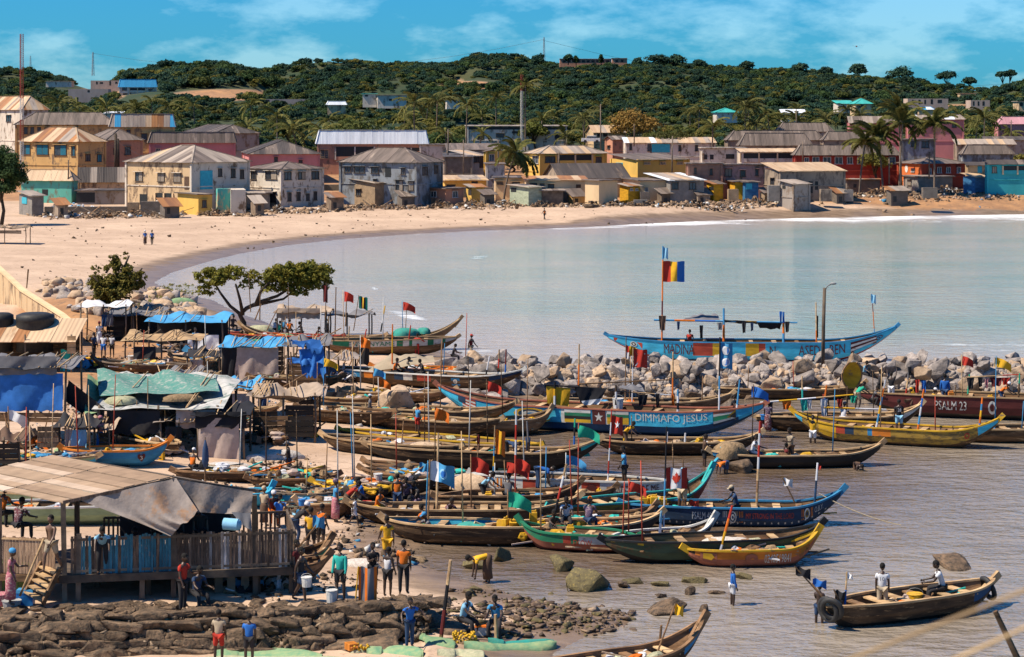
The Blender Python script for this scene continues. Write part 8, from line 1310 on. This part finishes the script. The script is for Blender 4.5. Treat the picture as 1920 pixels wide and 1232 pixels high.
# crates, tables and bundles of gear
for i,(x,y,w,h,c,lb) in enumerate([(530,712,22,9,'orange','orange plastic crate at the sacking hut'),(345,655,22,10,'brown','brown box under the blue roof'),(160,690,26,12,'sky','blue folded sheet in the market lane'),(172,683,24,12,'yellow','yellow cloth bundle on the blue sheet'),(270,690,40,8,'grey','grey tray on the table stall'),(480,650,22,12,'green','green folded net at the prow'),(300,862,16,20,'yellow','yellow jar table item below the white roof'),(200,870,10,24,'yellow','yellow painted float post by the heart canoe'),(688,950,16,10,'red','red tub held by the person in dark blue'),(655,955,16,14,'orange','orange red tub carried behind the woman'),(510,935,26,12,'lsky','light blue bowl pile by the terrace'),(800,948,16,6,'green','small green bottle crate on the canoe')]):
 p = pg(x,y); s_ = p.y / F; m = MB(); m.box((0,0,h * s_ / 2),(w * s_,w * s_ * .7,h * s_),rs.uniform(-.4,.4),taper=.92); k = 5; m.box((0,0,h * s_),(w * s_ * 1.04,w * s_ * .74,.04)); o = m.build('crate',CL[c],None,loc=p,label=lb,cat='crate')
# half boat shell propped on the breakwater
p = W(1595,728,.9); t = thing('boat_shell','yellow wooden boat shell propped upright against the breakwater boulders','boat shell',p,R(10)); m = MB()
def fs(u,v): a = (u - .5) * 2.6; w_ = math.sin(math.pi * (.08 + .84 * v)) ** .7; return Vector((math.sin(a) * .62 * w_,.35 * math.cos(a) * w_ - .2 - .25 * v,1.55 * v))
m.grid(fs,12,10); m.build('shell',PLT['yellow'],t,True); m = MB(); m.tube([fs(0,v / 10) for v in range(11)],.05,5); m.tube([fs(1,v / 10) for v in range(11)],.05,5); m.build('rim',WOODM,t)
# ---------------------------------------------------------------- the two shore trees
def shore_tree(label,px,py,limbs,lobes_,n,ls,mt,tr,seed):
 g = G(px,py); Y = g.y; t = thing('tree',label,'tree',g); rs_ = np.random.RandomState(seed); s = Y / F; m = MB()
 for L in limbs: P = [D(x,y,Y) - g for x,y in L[1:]]; P = [p + Vector((0,L[0] * (i / len(P)) * 2,0)) for i,p in enumerate(P)]; m.tube(P,[tr * (1 - .8 * i / len(P)) * (1 if L[0] == 0 else .6) for i in range(len(P))],7,jit=.25)
 m.build('trunk',BARKD,t,True); c = []; r = []
 for x,y,rx,ry in lobes_:
  k = max(5,int(rx * ry / 6))
  for _ in range(k): a = rs_.rand() * 6.28; q = rs_.rand() ** .5; dd = D(x + rx * q * math.cos(a),y + ry * q * math.sin(a),Y) - g; c.append((dd.x,rs_.uniform(-1,1) * rx * s * .8,dd.z)); r.append(rs_.uniform(.3,.8) * min(rx,ry * 1.6) * s * .5)
 P,Q = leafcloud(np.array(c),np.array(r),n,ls,rs_,.8,.2); inst('crown',npmesh('crown',P,Q,mt),t)
F_SH = foliage('leaf_shore',(.075,.09,.015),(.22,.18,.028),1.5)
shore_tree('wide spreading almond tree leaning over the boats by the bay',458,622,[(0,(458,625),(457,605),(450,590),(462,578),(490,565),(520,555),(560,530)),(1,(452,590),(430,575),(410,552),(395,530)),(-1,(455,590),(452,560),(446,530)),(.6,(470,574),(500,568),(530,562),(548,548)),(-.5,(480,570),(490,545),(510,525))],
   [(400,520,34,16),(430,512,26,12),(385,545,20,10),(470,520,22,12),(515,530,26,18),(545,512,40,18),(580,515,38,20),(600,530,20,14),(560,540,30,14),(460,535,16,8)],17000,.12,F_SH,.25,3)
shore_tree('scraggly upright bushy tree on the rocky rise',218,588,[(0,(218,592),(220,560),(222,530),(215,505)),(.8,(220,560),(240,530),(262,505)),(-.6,(219,565),(195,540),(178,515)),(.4,(221,545),(232,500),(240,480))],[(215,545,34,22),(240,530,28,16),(190,530,22,14),(222,508,24,12),(250,512,22,8),(216,488,12,12),(232,480,12,6),(262,520,12,8),(182,505,10,8),(195,560,22,12),(170,530,12,6)],7500,.15,foliage('leaf_bush',(.07,.07,.015),(.19,.15,.03),1.5),.2,4)
# ---------------------------------------------------------------- yard walls and debris at the far village edge
for i,(x0,x1,Y,yt,yb_,mt,lb) in enumerate([(82,243,330,388,404,BKD,'low dark block wall in front of the teal house'),(100,160,322,405,412,BKT,'broken short wall at the sand edge left'),(238,260,328,380,402,BKT,'stub of tan wall before the decayed house'),(262,335,326,378,408,BKD,'collapsed dark stone wall before the decayed house'),(604,652,350,346,352,BKT,'low brown wall with stacked wood'),(868,925,357,352,364,BKD,'rubble topped wall right of the yellow shack'),(1055,1066,352,360,380,BKG,'short grey pillar wall beside the slatted lean-to'),(1200,1218,352,360,376,BKD,'small dark stub wall beside the yellow hut'),(1188,1214,346,375,386,BKG,'grey concrete block on the sand'),(1365,1385,355,355,372,BKT,'tan block stub between the kiosks'),(1538,1560,354,355,372,PD,'low curved cement tub before the concrete house'),(1582,1600,358,356,372,BKG,'square grey block right of the concrete house'),(1730,1758,356,352,366,BKD,'broken cistern under the rightmost palm'),(1440,1462,352,348,372,BKG,'grey stub wall left of the bleached annex')]):
 house(lb,x0,x0 + 1,x1,Y,yt,yt,4,None,mt,RG,[],dep=1.2,yb=yb_,cat='wall',name='yard_wall')
for i in range(90):
 x = rs.choice([rs.uniform(90,340),rs.uniform(600,960),rs.uniform(1280,1900)]); y = float(np.interp(x,[90,340,700,960,1900],[408,406,392,390,384])) + rs.uniform(-6,4); p = G(x,y); m = MB(); a = rs.uniform(0,3.14); L_ = rs.uniform(.8,2.2); m.bar((-math.cos(a) * L_,-math.sin(a) * L_,0),(math.cos(a) * L_,math.sin(a) * L_,rs.uniform(0,1.4)),.18,.06); m.build('driftwood_plank',rs.choice([WOODG,WOODM,WOODD]),None,loc=p,label='loose weathered plank lying in the rubble at the village edge',cat='plank',group='loose planks in the village rubble')
for lb,x,y,s_ in [('dark overturned hull fragment on the far beach',1110,389,1.6),('tarp covered bundle under the leaning palm',1190,386,1.2)]: rocks([(x,y,s_,.4)],RKB,lb,None,'bundle','bundle')
p = G(970,392); m = MB(); m.box((0,0,.4),(.5,.2,.9),Matrix.Rotation(.3,3,'Y')); m.build('stump',WOODD,None,loc=p,label='short dark stump leaning in the sand near the palm shadow',cat='stump')
t = thing('parked_car','white estate car parked beside the gabled house','car',D(1108,268,470)); m = MB(); m.box((0,0,.7),(4.2,1.7,.7),taper=.96); m.box((.2,0,1.3),(2.4,1.5,.6),taper=.8); m.build('body',PLW,t); m = MB(); m.box((.2,0,1.3),(2.45,1.52,.35),taper=.85); m.build('window',PANE,t)
for x in (-1.3,1.3): m = MB(); m.tube([(x,-.9,.35),(x,-.7,.35)],.34,12); m.build('wheel',RUBBER,t)
# round emblem on the orange wall, lettering band on the red house
for o in list(COL.objects):
 if o.get('label') == 'orange and red house with round white emblem':
  q = D(1721,316,391.5); m = MB(); m.add([(0,.9 * math.cos(k * .45) * .55,.9 * math.sin(k * .45) * .8) for k in range(14)],[tuple(range(14))[::-1]]); e = m.build('emblem',MWH,o); iq = o.matrix_basis.inverted() @ q; e.location = (-.06,iq.y,iq.z)
def heap(label,px,py,w,h,cols,n=46,seed=0):
 g = G(px,py); s = g.y / F; rs_ = random.Random(int(px + py) + seed); m = MB(); W_,H_ = w * s / 2,h * s
 for i in range(n):
  a,q = rs_.uniform(0,6.28),rs_.random() ** .6; x,y = W_ * q * math.cos(a),W_ * .7 * q * math.sin(a); z = rs_.random() * H_ * (1 - q * .8); k = rs_.randrange(len(cols)); t_ = rs_.random(); r_ = Matrix.Rotation(rs_.uniform(0,6.28),3,'Z') @ Matrix.Rotation(rs_.uniform(-.7,.7),3,'Y')
  if t_ < .4: m.box((x,y,z),(rs_.uniform(.5,1.7),rs_.uniform(.05,.16),.04),r_,k)
  elif t_ < .7: m.box((x,y,z),[rs_.uniform(.12,.5) for _ in range(3)],r_,k,.85)
  else: m.ball((x,y,z),(rs_.uniform(.12,.4),rs_.uniform(.12,.35),rs_.uniform(.08,.22)),7,5,k,.5)
 m.build('gear_heap',cols,None,loc=g,label=label,cat='heap')
WD = [WOODD,WOODM,WOODG,CL['dark'],CL['sack']]
for lb,x,y,w,h,cs in [('planks and rags under the rust orange tin roof',70,668,90,18,WD),('yellow and blue cloth bundles behind the green cloth flag',160,690,50,18,[CL['yellow'],CL['sky'],CL['dark']]),('dark gear piled under the white awning',185,640,50,24,WD),('tarps and boxes at the blue roofed shelter',330,660,90,16,WD + [CL['sky']]),('sacks and wood behind the table stall',300,690,90,18,WD),('grey rocks of cloth by the rise',250,612,60,22,WD + [CL['white']]),('nets and boards left of the grey sacking hut',385,715,60,26,WD + [NETM['brown']]),('orange boxes and rope before the grey sacking',480,730,80,16,WD + [CL['orange']]),('broken planks right of the plank hut',640,715,50,30,WD + [CL['white']]),('blue scraps and timbers under the torn plastic',575,755,70,26,WD + [CL['tarp']]),
 ('dark timbers stacked at the plank stall',500,830,80,40,WD),('baskets and boards by the dark plank stall',565,815,60,46,WD + [CL['yellow']]),('washing and boxes under the white netted roof',290,850,110,30,WD + [CL['yellow'],CL['white']]),('bundles in the shade left of the pale sacking',215,800,50,40,WD + [CL['jeans']]),('ropes and sacks beneath the blue tarpaulin',60,838,100,46,WD + [CL['orange'],NETM['pale']]),('net floats and boards at the lace sheets',150,872,80,26,WD + [CL['orange'],NETM['green']]),('black sheeting and poles at the left edge',60,900,70,50,[CL['dark'],TAR,WOODM]),('driftwood and crates behind the black plastic',350,745,60,30,WD),('tools and drums along the blue strips stall',440,800,60,26,WD + [CL['teal']]),
 ('clothes and planks in the lane above the canoes',620,780,46,18,WD),('ropes and floats right of the long black canoe',640,920,40,10,WD + [CL['orange']]),('crates and tubs at the terrace right end',540,960,60,16,WD + [CL['lsky']]),('litter and weed under the terrace',450,1105,90,12,WD + [CL['white'],CL['sky']]),('second litter bank behind the terrace posts',520,1100,50,12,WD + [CL['white']]),('planks leaning at the tan tent',560,648,70,12,WD),('gear under the leaning tree',450,640,60,22,WD + [CL['sky'],CL['teal']]),('stacked boards by the left yard wall',120,408,80,9,[WOODG,WOODM,CL['white']]),('blue and white sacks on the yard wall',130,390,90,12,[CL['white'],CL['lsky'],CL['sack']]),('rubble and timbers by the square stone hut',625,388,60,14,[WOODG,WOODM,ERT]),('timbers under the leaning palm',910,384,70,14,[WOODG,WOODD,ERT]),('timbers and blocks below the beach palms',1680,378,90,18,[WOODG,WOODD,ERT,ROCKB])]: heap('heap of ' + lb,x,y,w,h,cs)
for i in range(26): x = 90 + 1800 * (i + rs.random() * .7) / 26; heap('heap of rubble timber and rags at the village edge',x,float(np.interp(x,[90,340,700,960,1900],[409,406,391,388,384])) + rs.uniform(-3,2),rs.uniform(30,80),rs.uniform(9,20),[WOODG,ROCKB,ERT,CL['dark'],WOODD,TR1 if i % 3 == 0 else WOODM],60,i); COL.objects[-1]['group'] = 'rubble heaps along the village edge'
for i,x in enumerate([100,300,470,612,745,900,965,1065,1232,1300,1425,1480,1560,1662]): yv = float(np.interp(x,[90,340,700,960,1900],[402,402,388,385,378])); house('low rusty lean-to shed at the village edge',x,x + 9,x + rs.uniform(24,42),F * 14.7 / (yv - HY),yv - rs.uniform(16,24),yv - 30,30,'shed',rs.choice([BKD,BKT,PD,WOODG,PY]),rs.choice([[RG],[RR,RG],[RL,RR]]),[(x + 13,x + 19,yv - 12,yv - 1,'o')],cat='shed',name='shed',group='lean-to sheds along the village edge')
for k,v in BOATS.items():
 if k in ('jesus','madina','tip1','tip2','cL3'): continue
 for j in range(3):
  q = .2 + .6 * (j + rs.random() * .8) / 3; p = bp(k,q,rs.uniform(-.2,.2),.3); m = MB(); cs = rs.sample([CL['dark'],CL['sack'],WOODL,NETM['tan'],NETM['brown'],NETM['pale'],CL['orange'],CL['sky'],CL['teal'],WOODM,CL['white'],CANY],5)
  for i in range(16):
   c_ = (rs.gauss(0,.45),rs.gauss(0,.2),rs.random() * .4); r_ = Matrix.Rotation(rs.gauss(0,.5),3,'Z') @ Matrix.Rotation(rs.uniform(-.25,.25),3,'Y')
   if i % 3 == 0: m.box(c_,(rs.uniform(.8,2.4),.06,.05),r_,rs.randrange(5))
   else: m.ball(c_,(rs.uniform(.12,.35),rs.uniform(.1,.25),rs.uniform(.08,.2)),7,5,rs.randrange(5),.5)
  m.build('gear',cs,None,loc=p,rot=(0,0,v[7]),label='loose gear, paddles and netting inside a wooden boat',cat='gear',group='gear lying in the boats')
 for j in range(0 if k in ('tyre','corner','phone','psalm49') else 1 + (rs.random() < .5)):
  q = rs.uniform(.15,.85); p = bp(k,q,.2,.3); h_ = rs.uniform(1.6,4.2); m = MB(); m.tube([(0,0,0),(rs.uniform(-.15,.15),0,h_)],[.035,.02],5); c_ = rs.choice([WOODL,WOODM,PLT['red'],PLT['white'],PLT['blue'],WOODD])
  if k[:2] not in ('cL','lm','pg','pl','x5','x2','he','pr','fr') and rs.random() < .36:
   ft = thing('flag','small coloured cloth flag on a thin pole in a boat','flag',p,0,'small flags over the boats'); m.build('shaft',c_,ft,True); fc = rs.choice(['orange','red','sky','white','blue','yellow','orange','red','green']); w_,g_,ph_ = rs.uniform(.5,1.0),rs.uniform(.4,.7),rs.uniform(0,6); m = MB(); m.grid(lambda u,v: Vector((w_ * u,.09 * math.sin(u * 7 + ph_ + v * 2),h_ - .1 - g_ * v * (1 - .25 * u) - w_ * .45 * u * u)),8,5); m.build('flag_cloth',CL[fc],ft,True)
  else: m.build('pole',c_,None,True,loc=p,label='thin upright pole standing in a boat',cat='pole',group='thin poles standing in the boats')
byl = {}
for o in COL.objects:
 if o.parent is None and o.get('label') and o.get('group'): byl.setdefault((o['group'],o['label']),[]).append(o)
for (g_,l_),os_ in byl.items():                # repeats of one kind are told apart by their order from the left
 if len(os_) > 1 and len(l_.split()) <= 12:
  for i,o in enumerate(sorted(os_,key=lambda o: o.location.x / o.location.y)): k = i + 1; o['label'] = l_ + ', %d%s from the left' % (k,'th' if 10 < k % 100 < 14 else {1: 'st',2: 'nd',3: 'rd'}.get(k % 10,'th'))
bpy.data.scenes.remove(TMP)
